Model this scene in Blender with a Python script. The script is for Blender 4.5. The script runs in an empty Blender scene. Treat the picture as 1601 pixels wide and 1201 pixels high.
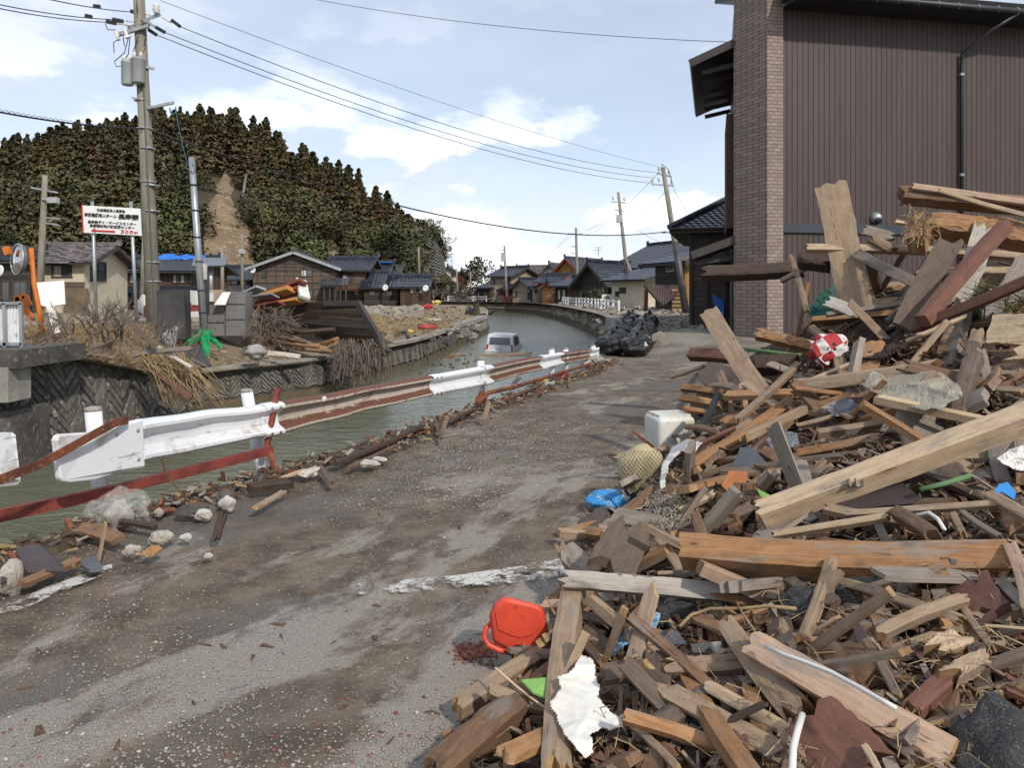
import bpy, bmesh, math, random
import numpy as np
from mathutils import Vector, Matrix, Quaternion, noise as mnoise
random.seed(7); np.random.seed(7)
R = math.radians
SC = bpy.context.scene
COL = SC.collection
# ------------------------------------------------------------------ camera, sky, sun, exposure
F = 1165.0; HZ = 457.0; CH = 1.6           # focal length in photo pixels, horizon row, eye height
cam_d = bpy.data.cameras.new('camera'); cam = bpy.data.objects.new('camera', cam_d); COL.objects.link(cam)
cam.location = (0, 0, CH); cam.rotation_euler = (R(90), 0, 0)
cam_d.sensor_fit = 'HORIZONTAL'; cam_d.sensor_width = 36.0
cam_d.lens = 36.0 * F / 1601.0
cam_d.shift_y = -(600.5 - HZ) / 1601.0
cam_d.clip_start = 0.05; cam_d.clip_end = 4000
SC.camera = cam
SUN_AZ, SUN_EL = R(150), R(38)            # azimuth clockwise from the view direction (+Y)
sdir = Vector((math.sin(SUN_AZ) * math.cos(SUN_EL), math.cos(SUN_AZ) * math.cos(SUN_EL), math.sin(SUN_EL)))
W = bpy.data.worlds.new('World'); SC.world = W; W.use_nodes = True
wn = W.node_tree; wn.nodes.clear()
def WN(t, **k):
    n = wn.nodes.new(t)
    for a, b in k.items():
        if isinstance(b, tuple) and a.startswith('i_'): pass
        setattr(n, a, b)
    return n
wo = WN('ShaderNodeOutputWorld'); wb = WN('ShaderNodeBackground')
sky = WN('ShaderNodeTexSky', sky_type='NISHITA', sun_disc=False)
sky.sun_elevation = SUN_EL; sky.sun_rotation = SUN_AZ; sky.air_density = 1.0; sky.dust_density = 0.6; sky.ozone_density = 1.0
tc = WN('ShaderNodeTexCoord')
sep = WN('ShaderNodeSeparateXYZ'); wn.links.new(tc.outputs['Generated'], sep.inputs[0])
def wmath(op, a, b=None, clamp=False):
    n = WN('ShaderNodeMath', operation=op, use_clamp=clamp)
    for i, v in enumerate((a, b)):
        if v is None: continue
        if isinstance(v, (int, float)): n.inputs[i].default_value = v
        else: wn.links.new(v, n.inputs[i])
    return n.outputs[0]
# clouds on a plane high above: direction divided by its height
zz = wmath('ADD', wmath('MAXIMUM', sep.outputs[2], 0.0), 0.10)
cx = wmath('DIVIDE', sep.outputs[0], zz); cy = wmath('DIVIDE', sep.outputs[1], zz)
comb = WN('ShaderNodeCombineXYZ'); wn.links.new(cx, comb.inputs[0]); wn.links.new(cy, comb.inputs[1])
def wnoise(vec, scale, detail, rough, off):
    m = WN('ShaderNodeMapping'); wn.links.new(vec, m.inputs[0]); m.inputs['Location'].default_value = off
    n = WN('ShaderNodeTexNoise'); n.inputs['Scale'].default_value = scale; n.inputs['Detail'].default_value = detail
    n.inputs['Roughness'].default_value = rough; wn.links.new(m.outputs[0], n.inputs['Vector']); return n.outputs['Fac']
def wramp(v, a, b):
    r = WN('ShaderNodeMapRange', interpolation_type='SMOOTHSTEP'); wn.links.new(v, r.inputs[0])
    r.inputs[1].default_value = a; r.inputs[2].default_value = b; return r.outputs[0]
dirmap = WN('ShaderNodeMapping'); wn.links.new(tc.outputs['Generated'], dirmap.inputs[0]); dirmap.inputs['Scale'].default_value = (1, 1, 2.2)
veil = wramp(wnoise(comb.outputs[0], 0.34, 5, 0.55, (3.1, 1.7, 0)), 0.30, 0.72)
puff_n = wnoise(dirmap.outputs[0], 5.2, 8, 0.55, (0.36, 0.1, 4.05))
low = wramp(sep.outputs[2], 0.40, 0.03)
puff = wmath('MULTIPLY', wramp(puff_n, 0.48, 0.60), wmath('ADD', wmath('MULTIPLY', low, 0.95), 0.05))
shade_n = wnoise(dirmap.outputs[0], 5.2, 8, 0.55, (0.36, 0.1, 4.13))      # the same field sampled a bit higher: cloud undersides
under = wramp(wmath('SUBTRACT', shade_n, puff_n), -0.04, 0.06)
def wmix(f, a, b):
    n = WN('ShaderNodeMix', data_type='RGBA')
    if isinstance(f, (int, float)): n.inputs[0].default_value = f
    else: wn.links.new(f, n.inputs[0])
    for i, v in ((6, a), (7, b)):
        if isinstance(v, tuple): n.inputs[i].default_value = (*v, 1)
        else: wn.links.new(v, n.inputs[i])
    return n.outputs[2]
c0 = wmix(wmath('ADD', wmath('MULTIPLY', veil, 0.50), 0.42), sky.outputs[0], (6.5, 7.0, 7.9))
cl = wmix(under, (10.6, 10.7, 10.9), (5.6, 6.0, 6.8))
c1 = wmix(wmath('MULTIPLY', puff, 0.88), c0, cl)
wn.links.new(c1, wb.inputs[0]); wb.inputs[1].default_value = 0.116
wn.links.new(wb.outputs[0], wo.inputs[0])
sl = bpy.data.lights.new('sun', 'SUN'); sl.energy = 2.95; sl.angle = R(2.2); sl.color = (1.0, 0.94, 0.85)
so = bpy.data.objects.new('sun', sl); COL.objects.link(so); so.rotation_euler = (-sdir).to_track_quat('-Z', 'Y').to_euler()
vs = SC.view_settings; vs.view_transform = 'Standard'; vs.look = 'None'; vs.exposure = 0.27; vs.gamma = 1.0; vs.use_curve_mapping = False
SC.cycles.max_bounces = 5; SC.cycles.diffuse_bounces = 3; SC.cycles.glossy_bounces = 3; SC.cycles.transparent_max_bounces = 8

# ------------------------------------------------------------------ helpers
def P(px, py, d): return Vector(((px - 800) / F * d, d, CH - (py - HZ) / F * d))
def G(px, py, z=0.0):
    d = (CH - z) * F / (py - HZ); return Vector(((px - 800) / F * d, d, z))
def rnd(a, b): return random.uniform(a, b)
def lerp(a, b, t): return a + (b - a) * t
def sstep(x, a, b):
    t = max(0.0, min(1.0, (x - a) / (b - a))); return t * t * (3 - 2 * t)
def tag(o, label=None, cat=None, group=None, kind=None):
    if label: o['label'] = label
    if cat: o['category'] = cat
    if group: o['group'] = group
    if kind: o['kind'] = kind
    return o
def thing(name, label, cat, base, group=None):
    e = bpy.data.objects.new(name, None); COL.objects.link(e); e.location = base; e.empty_display_size = 0.2
    return tag(e, label, cat, group)
def setpar(o, p):
    o.parent = p
    q = Vector((0, 0, 0)); a = p; 
    m = Matrix.Identity(4)
    chain = []
    while a is not None: chain.append(a); a = a.parent
    for a in reversed(chain): m = m @ a.matrix_parent_inverse @ a.matrix_basis if a.parent else m @ a.matrix_basis
    o.matrix_parent_inverse = m.inverted()
class MB:
    """collects faces of one mesh"""
    def __init__(s): s.v = []; s.f = []; s.m = []
    def add(s, vs_, fs, mi=0):
        b = len(s.v); s.v.extend([tuple(v) for v in vs_]); s.f.extend([tuple(i + b for i in f) for f in fs]); s.m.extend([mi] * len(fs)); return s
    def quad(s, a, b, c, d, mi=0): return s.add((a, b, c, d), ((0, 1, 2, 3),), mi)
    def box(s, c, size, rot=None, mi=0):
        hx, hy, hz = size[0] / 2, size[1] / 2, size[2] / 2
        vv = [Vector((x, y, z)) for x in (-hx, hx) for y in (-hy, hy) for z in (-hz, hz)]
        if rot is not None: vv = [rot @ v for v in vv]
        c = Vector(c); vv = [v + c for v in vv]
        return s.add(vv, ((0, 1, 3, 2), (4, 6, 7, 5), (0, 4, 5, 1), (2, 3, 7, 6), (0, 2, 6, 4), (1, 5, 7, 3)), mi)
    def bar(s, a, b, w, h, up=(0, 0, 1), mi=0):
        a = Vector(a); b = Vector(b); x = (b - a); L = x.length
        if L < 1e-6: return s
        x /= L; y = Vector(up).cross(x)
        if y.length < 1e-4: y = Vector((1, 0, 0)).cross(x)
        y.normalize(); z = x.cross(y)
        return s.box((a + b) / 2, (L, w, h), Matrix((x, y, z)).transposed(), mi)
    def tube(s, pts, r, n=6, mi=0, cap=True):
        pts = [Vector(p) for p in pts]; m = len(pts); rs = r if isinstance(r, (list, tuple)) else [r] * m
        vv = []; ref = None
        for i, p in enumerate(pts):
            t = (pts[min(i + 1, m - 1)] - pts[max(i - 1, 0)])
            if t.length < 1e-9: t = Vector((0, 0, 1))
            t.normalize()
            if ref is None:
                ref = Vector((0, 0, 1)).cross(t)
                if ref.length < 0.1: ref = Vector((1, 0, 0)).cross(t)
            ref = (ref - t * ref.dot(t)); ref.normalize(); o = t.cross(ref)
            for k in range(n):
                a = 2 * math.pi * k / n; vv.append(p + (ref * math.cos(a) + o * math.sin(a)) * rs[i])
        ff = [(i * n + k, i * n + (k + 1) % n, (i + 1) * n + (k + 1) % n, (i + 1) * n + k) for i in range(m - 1) for k in range(n)]
        if cap: ff += [tuple(range(n - 1, -1, -1)), tuple((m - 1) * n + k for k in range(n))]
        return s.add(vv, ff, mi)
    def lathe(s, base, prof, n=16, axis=(0, 0, 1), mi=0):
        z = Vector(axis).normalized(); x = z.orthogonal().normalized(); y = z.cross(x); base = Vector(base)
        vv = [base + z * h + (x * math.cos(2 * math.pi * k / n) + y * math.sin(2 * math.pi * k / n)) * r for (r, h) in prof for k in range(n)]
        m = len(prof)
        ff = [(i * n + k, i * n + (k + 1) % n, (i + 1) * n + (k + 1) % n, (i + 1) * n + k) for i in range(m - 1) for k in range(n)]
        ff += [tuple(range(n - 1, -1, -1)), tuple((m - 1) * n + k for k in range(n))]
        return s.add(vv, ff, mi)
    def prism(s, poly, thick, mi=0):
        """poly: planar list of points, extruded along its normal by thick (centred)"""
        p = [Vector(q) for q in poly]; nrm = Vector((0, 0, 0))
        for i in range(len(p)): nrm += p[i].cross(p[(i + 1) % len(p)])
        nrm.normalize(); h = nrm * thick / 2; n = len(p)
        vv = [q + h for q in p] + [q - h for q in p]
        ff = [tuple(range(n)), tuple(range(2 * n - 1, n - 1, -1))] + [(i, i + n, (i + 1) % n + n, (i + 1) % n) for i in range(n)]
        return s.add(vv, ff, mi)
    def mesh(s, name, mats, smooth=False):
        me = bpy.data.meshes.new(name); me.from_pydata(s.v, [], s.f)
        for m in (mats if isinstance(mats, (list, tuple)) else [mats]): me.materials.append(m)
        if any(s.m): me.polygons.foreach_set('material_index', s.m)
        if smooth: me.polygons.foreach_set('use_smooth', [True] * len(s.f))
        me.update()
        if getattr(s, 'nrm', None): me.normals_split_custom_set_from_vertices(s.nrm)
        return me
    def build(s, name, mats, parent=None, smooth=False):
        return put(name, s.mesh(name, mats, smooth), parent)
def put(name, me, parent=None, mw=None):
    o = bpy.data.objects.new(name, me); COL.objects.link(o)
    if mw is not None: o.matrix_basis = mw
    if parent is not None: setpar(o, parent)
    return o
def fix_normals(o):
    bm = bmesh.new(); bm.from_mesh(o.data); bmesh.ops.recalc_face_normals(bm, faces=bm.faces[:]); bm.to_mesh(o.data); bm.free(); return o
def copy_tree(root, mw=None, label=None, group=None):
    r = root.copy(); COL.objects.link(r)
    if mw is not None: r.matrix_basis = mw
    if label: r['label'] = label
    if group: r['group'] = group
    for c in root.children:
        k = c.copy(); COL.objects.link(k); k.parent = r
        for g in c.children:
            q = g.copy(); COL.objects.link(q); q.parent = k
    return r

# ------------------------------------------------------------------ materials
MATS = {}
class NT:
    def __init__(s, name):
        s.m = bpy.data.materials.new(name); s.m.use_nodes = True; s.t = s.m.node_tree
        s.b = s.t.nodes['Principled BSDF']; s.out = s.t.nodes['Material Output']; MATS[name] = s.m
    def n(s, t, **k):
        nd = s.t.nodes.new(t)
        for a, b in k.items(): setattr(nd, a, b)
        return nd
    def set(s, sock, v):
        if v is None: return
        if hasattr(v, 'is_linked'): s.t.links.new(v, sock)
        elif isinstance(v, (tuple, list)) and sock.type == 'RGBA': sock.default_value = (*v[:3], 1)
        else: sock.default_value = v
    def coord(s, kind='Object', scale=(1, 1, 1), rot=(0, 0, 0), rand=False):
        c = s.n('ShaderNodeTexCoord'); v = c.outputs[kind]
        if rand:
            oi = s.n('ShaderNodeObjectInfo'); ad = s.n('ShaderNodeVectorMath', operation='MULTIPLY_ADD')
            s.t.links.new(oi.outputs['Random'], ad.inputs[0]); ad.inputs[1].default_value = (37.0, 53.0, 71.0); s.t.links.new(v, ad.inputs[2]); v = ad.outputs[0]
        m = s.n('ShaderNodeMapping'); s.t.links.new(v, m.inputs[0]); m.inputs['Scale'].default_value = scale; m.inputs['Rotation'].default_value = rot
        return m.outputs[0]
    def noise(s, vec, scale=5, detail=4, rough=0.55, dist=0.0, col=False):
        nd = s.n('ShaderNodeTexNoise'); s.set(nd.inputs['Vector'], vec); nd.inputs['Scale'].default_value = scale; nd.inputs['Detail'].default_value = detail
        nd.inputs['Roughness'].default_value = rough; nd.inputs['Distortion'].default_value = dist; return nd.outputs['Color' if col else 'Fac']
    def voro(s, vec, scale=5, feature='F1', out='Distance'):
        nd = s.n('ShaderNodeTexVoronoi', feature=feature); s.set(nd.inputs['Vector'], vec); nd.inputs['Scale'].default_value = scale; return nd.outputs[out]
    def wave(s, vec, scale, dist=0.0, detail=2, direction='X', profile='SIN'):
        nd = s.n('ShaderNodeTexWave', bands_direction=direction, wave_profile=profile); s.set(nd.inputs['Vector'], vec); nd.inputs['Scale'].default_value = scale
        nd.inputs['Distortion'].default_value = dist; nd.inputs['Detail'].default_value = detail; return nd.outputs['Fac']
    def ramp(s, v, a, b, lo=0.0, hi=1.0):
        nd = s.n('ShaderNodeMapRange', interpolation_type='SMOOTHSTEP'); s.set(nd.inputs[0], v)
        for i, q in enumerate((a, b, lo, hi)): nd.inputs[i + 1].default_value = q
        return nd.outputs[0]
    def math(s, op, a, b=0.0, clamp=False):
        nd = s.n('ShaderNodeMath', operation=op, use_clamp=clamp); s.set(nd.inputs[0], a); s.set(nd.inputs[1], b); return nd.outputs[0]
    def mix(s, f, a, b, mode='MIX'):
        nd = s.n('ShaderNodeMix', data_type='RGBA', blend_type=mode); s.set(nd.inputs[0], f); s.set(nd.inputs[6], a); s.set(nd.inputs[7], b); return nd.outputs[2]
    def bump(s, h, strength=0.5, dist=0.02, prev=None):
        nd = s.n('ShaderNodeBump'); s.set(nd.inputs['Height'], h); nd.inputs['Strength'].default_value = strength; nd.inputs['Distance'].default_value = dist
        if prev is not None: s.set(nd.inputs['Normal'], prev)
        s.t.links.new(nd.outputs[0], s.b.inputs['Normal']); return nd.outputs[0]
    def fin(s, col=None, rough=0.7, metal=0.0, spec=0.4):
        s.set(s.b.inputs['Base Color'], col); s.set(s.b.inputs['Roughness'], rough); s.set(s.b.inputs['Metallic'], metal); s.b.inputs['Specular IOR Level'].default_value = spec
        return s.m
def simple(name, c1, c2=None, scale=4.0, rough=0.7, metal=0.0, bump=0.2, bdist=0.01, stretch=(1, 1, 1), fine=30.0, c3=None, spec=0.4, lo=0.35, hi=0.65, rand=False):
    t = NT(name); v = t.coord('Object', stretch, rand=rand)
    if c2 is None: c2 = tuple(x * 0.75 for x in c1)
    n1 = t.noise(v, scale, 5, 0.6); col = t.mix(t.ramp(n1, lo, hi), c1, c2)
    n2 = t.noise(v, scale * fine / 4, 3, 0.6)
    if c3 is not None: col = t.mix(t.ramp(n2, 0.55, 0.72), col, c3)
    col = t.mix(0.35, col, t.mix(n2, (0.45, 0.45, 0.45), (1.35, 1.35, 1.35)), 'MULTIPLY')
    if bump: t.bump(t.math('ADD', n1, t.math('MULTIPLY', n2, 0.5)), bump, bdist)
    return t.fin(col, rough, metal, spec)
def woodmat(name, light, dark, stain, stain_amt=0.5, rough=0.75, grey=None, grey_amt=0.0, spec=0.3):
    t = NT(name); v = t.coord('Object', (1, 1, 1), rand=True)
    def st(sc):
        m = t.n('ShaderNodeMapping'); t.t.links.new(v, m.inputs[0]); m.inputs['Scale'].default_value = sc; return m.outputs[0]
    g = t.noise(st((0.9, 30, 30)), 2.2, 4, 0.6, 1.2)
    fine = t.noise(st((4, 170, 170)), 2.0, 3, 0.6)
    big = t.noise(st((3, 6, 6)), 1.6, 5, 0.65, 0.4)
    mott = t.noise(st((5, 9, 9)), 2.4, 5, 0.7)
    col = t.mix(t.ramp(t.math('ADD', t.math('MULTIPLY', g, 0.55), t.math('MULTIPLY', mott, 0.45)), 0.36, 0.66), light, dark)
    if grey is not None: col = t.mix(t.ramp(t.noise(st((1.6, 7, 7)), 2.3, 5, 0.65), 0.62 - 0.3 * grey_amt, 0.76 - 0.2 * grey_amt, 0, .8), col, grey)
    col = t.mix(t.ramp(big, 0.70 - 0.32 * stain_amt, 0.90 - 0.26 * stain_amt, 0, .9), col, stain)
    col = t.mix(t.ramp(fine, 0.55, 0.8, 0.0, 0.5), col, tuple(x * 0.4 for x in dark))
    crack = t.math('MULTIPLY', t.ramp(t.noise(st((1.2, 55, 55)), 1.3, 2, .5, .6), .66, .70), t.ramp(mott, .45, .6))
    col = t.mix(t.math('MULTIPLY', crack, .8), col, tuple(x * 0.15 for x in dark))
    kn = t.voro(st((3.0, 9, 9)), 1.3); col = t.mix(t.ramp(kn, 0.09, 0.05, 0, .8), col, tuple(x * 0.35 for x in dark))
    oi = t.n('ShaderNodeObjectInfo')
    col = t.mix(1.0, col, t.mix(oi.outputs['Random'], (0.74, 0.72, 0.70), (1.18, 1.15, 1.1)), 'MULTIPLY')
    t.bump(t.math('SUBTRACT', t.math('ADD', t.math('MULTIPLY', mott, 0.5), t.math('MULTIPLY', fine, 0.35)), crack), 0.5, 0.004)
    return t.fin(col, rough, 0, spec)
# ------------------------------------------------------------------ shared materials
def road_material():
    t = NT('road_mud_asphalt'); v = t.coord('Object')
    az = R(31)
    along = t.coord('Object', (1, 1, 1), (0, 0, az))       # y' runs along the road, x' across it
    st = t.n('ShaderNodeMapping'); t.t.links.new(along, st.inputs[0]); st.inputs['Scale'].default_value = (1.0, 0.5, 1)
    sx = t.n('ShaderNodeSeparateXYZ'); t.t.links.new(along, sx.inputs[0])
    wob = t.math('MULTIPLY', t.math('SUBTRACT', t.noise(along, 0.55, 3), 0.5), 1.3)
    l = t.math('ADD', sx.outputs[0], wob)
    def band(c, w):
        a = t.math('ABSOLUTE', t.math('SUBTRACT', l, c)); return t.ramp(a, w, w * 0.35)
    tracks = t.math('MAXIMUM', t.math('MAXIMUM', band(-2.75, 0.42), band(-1.75, 0.5)), band(-0.35, 0.45))
    pn = t.noise(st.outputs[0], 1.25, 10, 0.74, 0.2)
    dry = t.ramp(t.math('ADD', pn, t.math('MULTIPLY', t.math('SUBTRACT', tracks, 0.45), 0.10)), 0.485, 0.575)
    sp = t.noise(v, 130, 3, 0.7); sp2 = t.voro(v, 120, 'F1', 'Color'); sv = t.n('ShaderNodeSeparateColor'); t.t.links.new(sp2, sv.inputs[0])
    asph = t.mix(t.ramp(sp, 0.35, 0.7), (0.055, 0.051, 0.046), (0.19, 0.175, 0.155))
    mud = t.mix(t.ramp(t.noise(v, 3.1, 6, 0.7), 0.35, 0.68), (0.070, 0.052, 0.037), (0.165, 0.128, 0.092))
    mud = t.mix(t.ramp(sv.outputs[0], 0.91, 0.97, 0, 0.6), mud, (0.30, 0.25, 0.18))
    col = t.mix(t.ramp(t.noise(st.outputs[0], 0.9, 6, 0.6), 0.34, 0.52), asph, mud)
    dust = t.mix(t.ramp(sp, 0.35, 0.68), (0.165, 0.146, 0.124), (0.36, 0.325, 0.28))
    col = t.mix(t.math('MULTIPLY', dry, 0.9), col, dust)
    red = t.ramp(t.noise(v, 1.3, 6, 0.7), 0.66, 0.74); col = t.mix(t.math('MULTIPLY', red, 0.6), col, (0.14, 0.055, 0.03))
    sy = t.n('ShaderNodeSeparateXYZ'); t.t.links.new(v, sy.inputs[0])
    far = t.ramp(t.math('ADD', sy.outputs[1], t.math('MULTIPLY', t.noise(v, 0.5, 5), 9)), 17, 27)
    fc = t.mix(t.ramp(t.noise(v, 0.7, 7, 0.65), 0.4, 0.62), (0.25, 0.225, 0.185), (0.13, 0.11, 0.085))
    fc = t.mix(t.ramp(t.noise(v, 4, 5, 0.7), 0.60, 0.7), fc, (0.33, 0.31, 0.28))
    col = t.mix(far, col, fc)
    wet = t.ramp(t.noise(st.outputs[0], 1.1, 5, 0.6), 0.56, 0.68)
    dn = t.n('ShaderNodeVectorMath', operation='MULTIPLY_ADD'); t.set(dn.inputs[0], t.noise(v, 2.2, 6, .7, 0, True)); dn.inputs[1].default_value = (.9, .9, 0); t.set(dn.inputs[2], st.outputs[0]); ck = t.voro(dn.outputs[0], 1.3, 'DISTANCE_TO_EDGE', 'Distance')
    crack = t.math('MULTIPLY', t.ramp(t.math('ADD', ck, t.math('MULTIPLY', t.noise(v, 9, 4), 0.02)), 0.018, 0.008), t.ramp(t.noise(v, 0.8, 2), 0.54, 0.62))
    col = t.mix(t.math('MULTIPLY', crack, 0.7), col, (0.02, 0.018, 0.015))
    h = t.math('ADD', t.math('MULTIPLY', sp, 0.5), t.math('ADD', t.math('MULTIPLY', t.noise(v, 7, 8, 0.7), 2.0), t.math('MULTIPLY', sv.outputs[0], 0.25)))
    t.bump(h, 0.7, 0.012)
    return t.fin(col, t.math('SUBTRACT', 0.86, t.math('MULTIPLY', wet, 0.42)), 0, 0.35)
road_material()
simple('bank_soil', (0.155, 0.115, 0.075), (0.075, 0.055, 0.036), 1.6, 0.95, bump=0.7, bdist=0.05, c3=(0.26, 0.22, 0.15))
simple('field_soil', (0.27, 0.22, 0.15), (0.16, 0.125, 0.08), 0.35, 0.95, bump=0.6, bdist=0.06, c3=(0.33, 0.28, 0.19))
simple('concrete', (0.30, 0.285, 0.255), (0.20, 0.185, 0.16), 2.5, 0.9, bump=0.4, bdist=0.01, c3=(0.11, 0.10, 0.085))
simple('concrete_dark', (0.09, 0.082, 0.072), (0.045, 0.04, 0.035), 1.7, 0.9, bump=0.5, bdist=0.01, c3=(0.20, 0.185, 0.16), rand=True)
simple('concrete_block', (0.15, 0.138, 0.12), (0.075, 0.068, 0.058), 1.5, 0.9, bump=0.5, bdist=0.01, c3=(0.27, 0.25, 0.22), rand=True)
simple('concrete_wet', (0.125, 0.095, 0.05), (0.065, 0.055, 0.035), 1.7, 0.6, bump=0.4, bdist=0.01)
simple('concrete_pole', (0.26, 0.235, 0.19), (0.17, 0.15, 0.115), 1.2, 0.85, bump=0.2, stretch=(4, 4, 0.6))
simple('steel_grey', (0.42, 0.44, 0.45), (0.30, 0.32, 0.33), 3, 0.45, 0.6, bump=0.1, stretch=(3, 3, .6))
simple('tank_grey', (0.36, 0.38, 0.38), (0.29, 0.31, 0.31), 2, 0.5, bump=0.05)
simple('black_plastic', (0.012, 0.012, 0.013), (0.022, 0.022, 0.024), 4, 0.45, bump=0.2)
simple('porcelain', (0.66, 0.65, 0.60), (0.55, 0.54, 0.50), 8, 0.25, bump=0)
simple('white_paint', (0.72, 0.73, 0.75), (0.62, 0.62, 0.61), 2.4, 0.38, bump=0.05, c3=(0.36, 0.33, 0.28), fine=14)
simple('cable_black', (0.02, 0.02, 0.022), None, 3, 0.6, bump=0)
simple('cable_grey', (0.10, 0.11, 0.12), None, 3, 0.6, bump=0)
simple('dark_metal', (0.045, 0.045, 0.048), (0.075, 0.07, 0.068), 2.2, 0.5, 0.2, bump=0.1)
simple('grey_cabinet', (0.185, 0.175, 0.17), (0.13, 0.122, 0.118), 1.3, 0.55, bump=0.1, c3=(0.085, 0.07, 0.055))
simple('white_plastic', (0.66, 0.66, 0.63), (0.52, 0.50, 0.45), 3.0, 0.5, bump=0.1, c3=(0.36, 0.31, 0.24))
simple('rust', (0.20, 0.065, 0.030), (0.085, 0.032, 0.020), 5, 0.85, bump=0.4, c3=(0.30, 0.13, 0.06))
simple('red_rust_paint', (0.235, 0.050, 0.035), (0.13, 0.030, 0.022), 4, 0.7, bump=0.3, c3=(0.075, 0.028, 0.02))
simple('glass_dark', (0.045, 0.055, 0.065), (0.085, 0.095, 0.10), 0.8, 0.08, bump=0, spec=0.7)
simple('curtain', (0.55, 0.54, 0.50), (0.36, 0.35, 0.33), 3, 0.9, bump=0.1, stretch=(4, 4, .3))
simple('blue_tarp', (0.015, 0.17, 0.62), (0.012, 0.11, 0.42), 3, 0.45, bump=0.5, bdist=0.05)
simple('green_cloth', (0.006, 0.27, 0.085), (0.004, 0.17, 0.055), 5, 0.75, bump=0.5, bdist=0.03)
simple('orange_paint', (0.62, 0.17, 0.015), (0.48, 0.12, 0.012), 4, 0.5, bump=0.05)
def tilemat(name, c, c2, rough=0.22):
    t = NT(name); v = t.coord('Object'); n = t.noise(v, 2.2, 5, 0.6); col = t.mix(t.ramp(n, 0.4, 0.65), c, c2)
    vc = t.voro(v, 3.6, 'F1', 'Color'); sv = t.n('ShaderNodeSeparateColor'); t.t.links.new(vc, sv.inputs[0])
    col = t.mix(0.6, col, t.mix(sv.outputs[0], (0.6, 0.6, 0.6), (1.5, 1.5, 1.5)), 'MULTIPLY')
    t.bump(n, 0.1, 0.01); return t.fin(col, rough, 0, 0.5)
tilemat('roof_tile_blue', (0.019, 0.022, 0.032), (0.038, 0.043, 0.058))
tilemat('roof_tile_grey', (0.045, 0.047, 0.052), (0.075, 0.077, 0.085), 0.35)
tilemat('roof_tile_worn', (0.085, 0.075, 0.078), (0.16, 0.125, 0.11), 0.6)
def boardmat(name, c1, c2, vertical=False, pitch=0.2, rough=0.85):
    t = NT(name); v = t.coord('Object'); s = t.n('ShaderNodeSeparateXYZ'); t.t.links.new(v, s.inputs[0])
    ax = t.math('ADD', s.outputs[0], s.outputs[1]) if vertical else s.outputs[2]
    k = t.math('DIVIDE', ax, pitch); fr = t.math('FRACT', k); fl = t.math('FLOOR', k)
    wn_ = t.n('ShaderNodeTexWhiteNoise', noise_dimensions='1D'); t.set(wn_.inputs['W'], fl)
    g = t.noise(t.coord('Object', (1, 1, 14) if not vertical else (14, 14, 1)), 1.6, 5, 0.65)
    col = t.mix(t.ramp(g, 0.35, 0.65), c1, c2)
    col = t.mix(1.0, col, t.mix(wn_.outputs[0], (0.65, 0.65, 0.65), (1.3, 1.28, 1.25)), 'MULTIPLY')
    gap = t.ramp(fr, 0.13, 0.05); col = t.mix(gap, col, tuple(x * 0.2 for x in c2))
    t.bump(t.math('ADD', t.math('MULTIPLY', fr, 1.0), t.math('MULTIPLY', g, 0.3)), 0.6, 0.03)
    return t.fin(col, rough, 0, 0.25)
boardmat('board_dark', (0.062, 0.054, 0.049), (0.036, 0.031, 0.028))
boardmat('board_grey_brown', (0.145, 0.108, 0.082), (0.080, 0.062, 0.050))
boardmat('board_brown', (0.095, 0.062, 0.045), (0.058, 0.040, 0.030), True)
boardmat('board_red', (0.16, 0.045, 0.03), (0.10, 0.03, 0.022), True)
boardmat('board_orange', (0.42, 0.20, 0.055), (0.32, 0.15, 0.045), True, 0.3)
simple('wall_cream', (0.55, 0.49, 0.36), (0.47, 0.42, 0.31), 1.0, 0.9, bump=0.1, c3=(0.40, 0.35, 0.25))
simple('wall_white', (0.62, 0.61, 0.57), (0.52, 0.51, 0.47), 1.0, 0.9, bump=0.1)
simple('wall_beige', (0.33, 0.26, 0.19), (0.27, 0.21, 0.155), 1.0, 0.9, bump=0.1)
simple('wall_orange', (0.46, 0.22, 0.06), (0.38, 0.18, 0.05), 1.0, 0.9, bump=0.1)
simple('wall_brown_mud', (0.18, 0.14, 0.085), (0.12, 0.095, 0.06), 1.0, 0.9, bump=0.1)
simple('fascia_dark', (0.055, 0.048, 0.043), None, 2, 0.7, bump=0.1)
simple('fascia_red', (0.20, 0.055, 0.035), None, 2, 0.7, bump=0.1)
simple('shoji_wood', (0.36, 0.22, 0.09), (0.26, 0.15, 0.06), 3, 0.8, bump=0.1)
def water_material():
    t = NT('canal_water'); v = t.coord('Object')
    n1 = t.noise(t.coord('Object', (1.0, 2.2, 1), (0, 0, R(-20))), 1.7, 4, 0.6, 0.4); n2 = t.noise(v, 7, 3, 0.6, 0.3)
    t.bump(t.math('ADD', n1, t.math('MULTIPLY', n2, 0.22)), 0.55, 0.10)
    return t.fin(t.mix(t.noise(v, 0.3, 3), (0.10, 0.108, 0.066), (0.12, 0.122, 0.078)), 0.06, 0, 0.5)
water_material()
M = MATS

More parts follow.
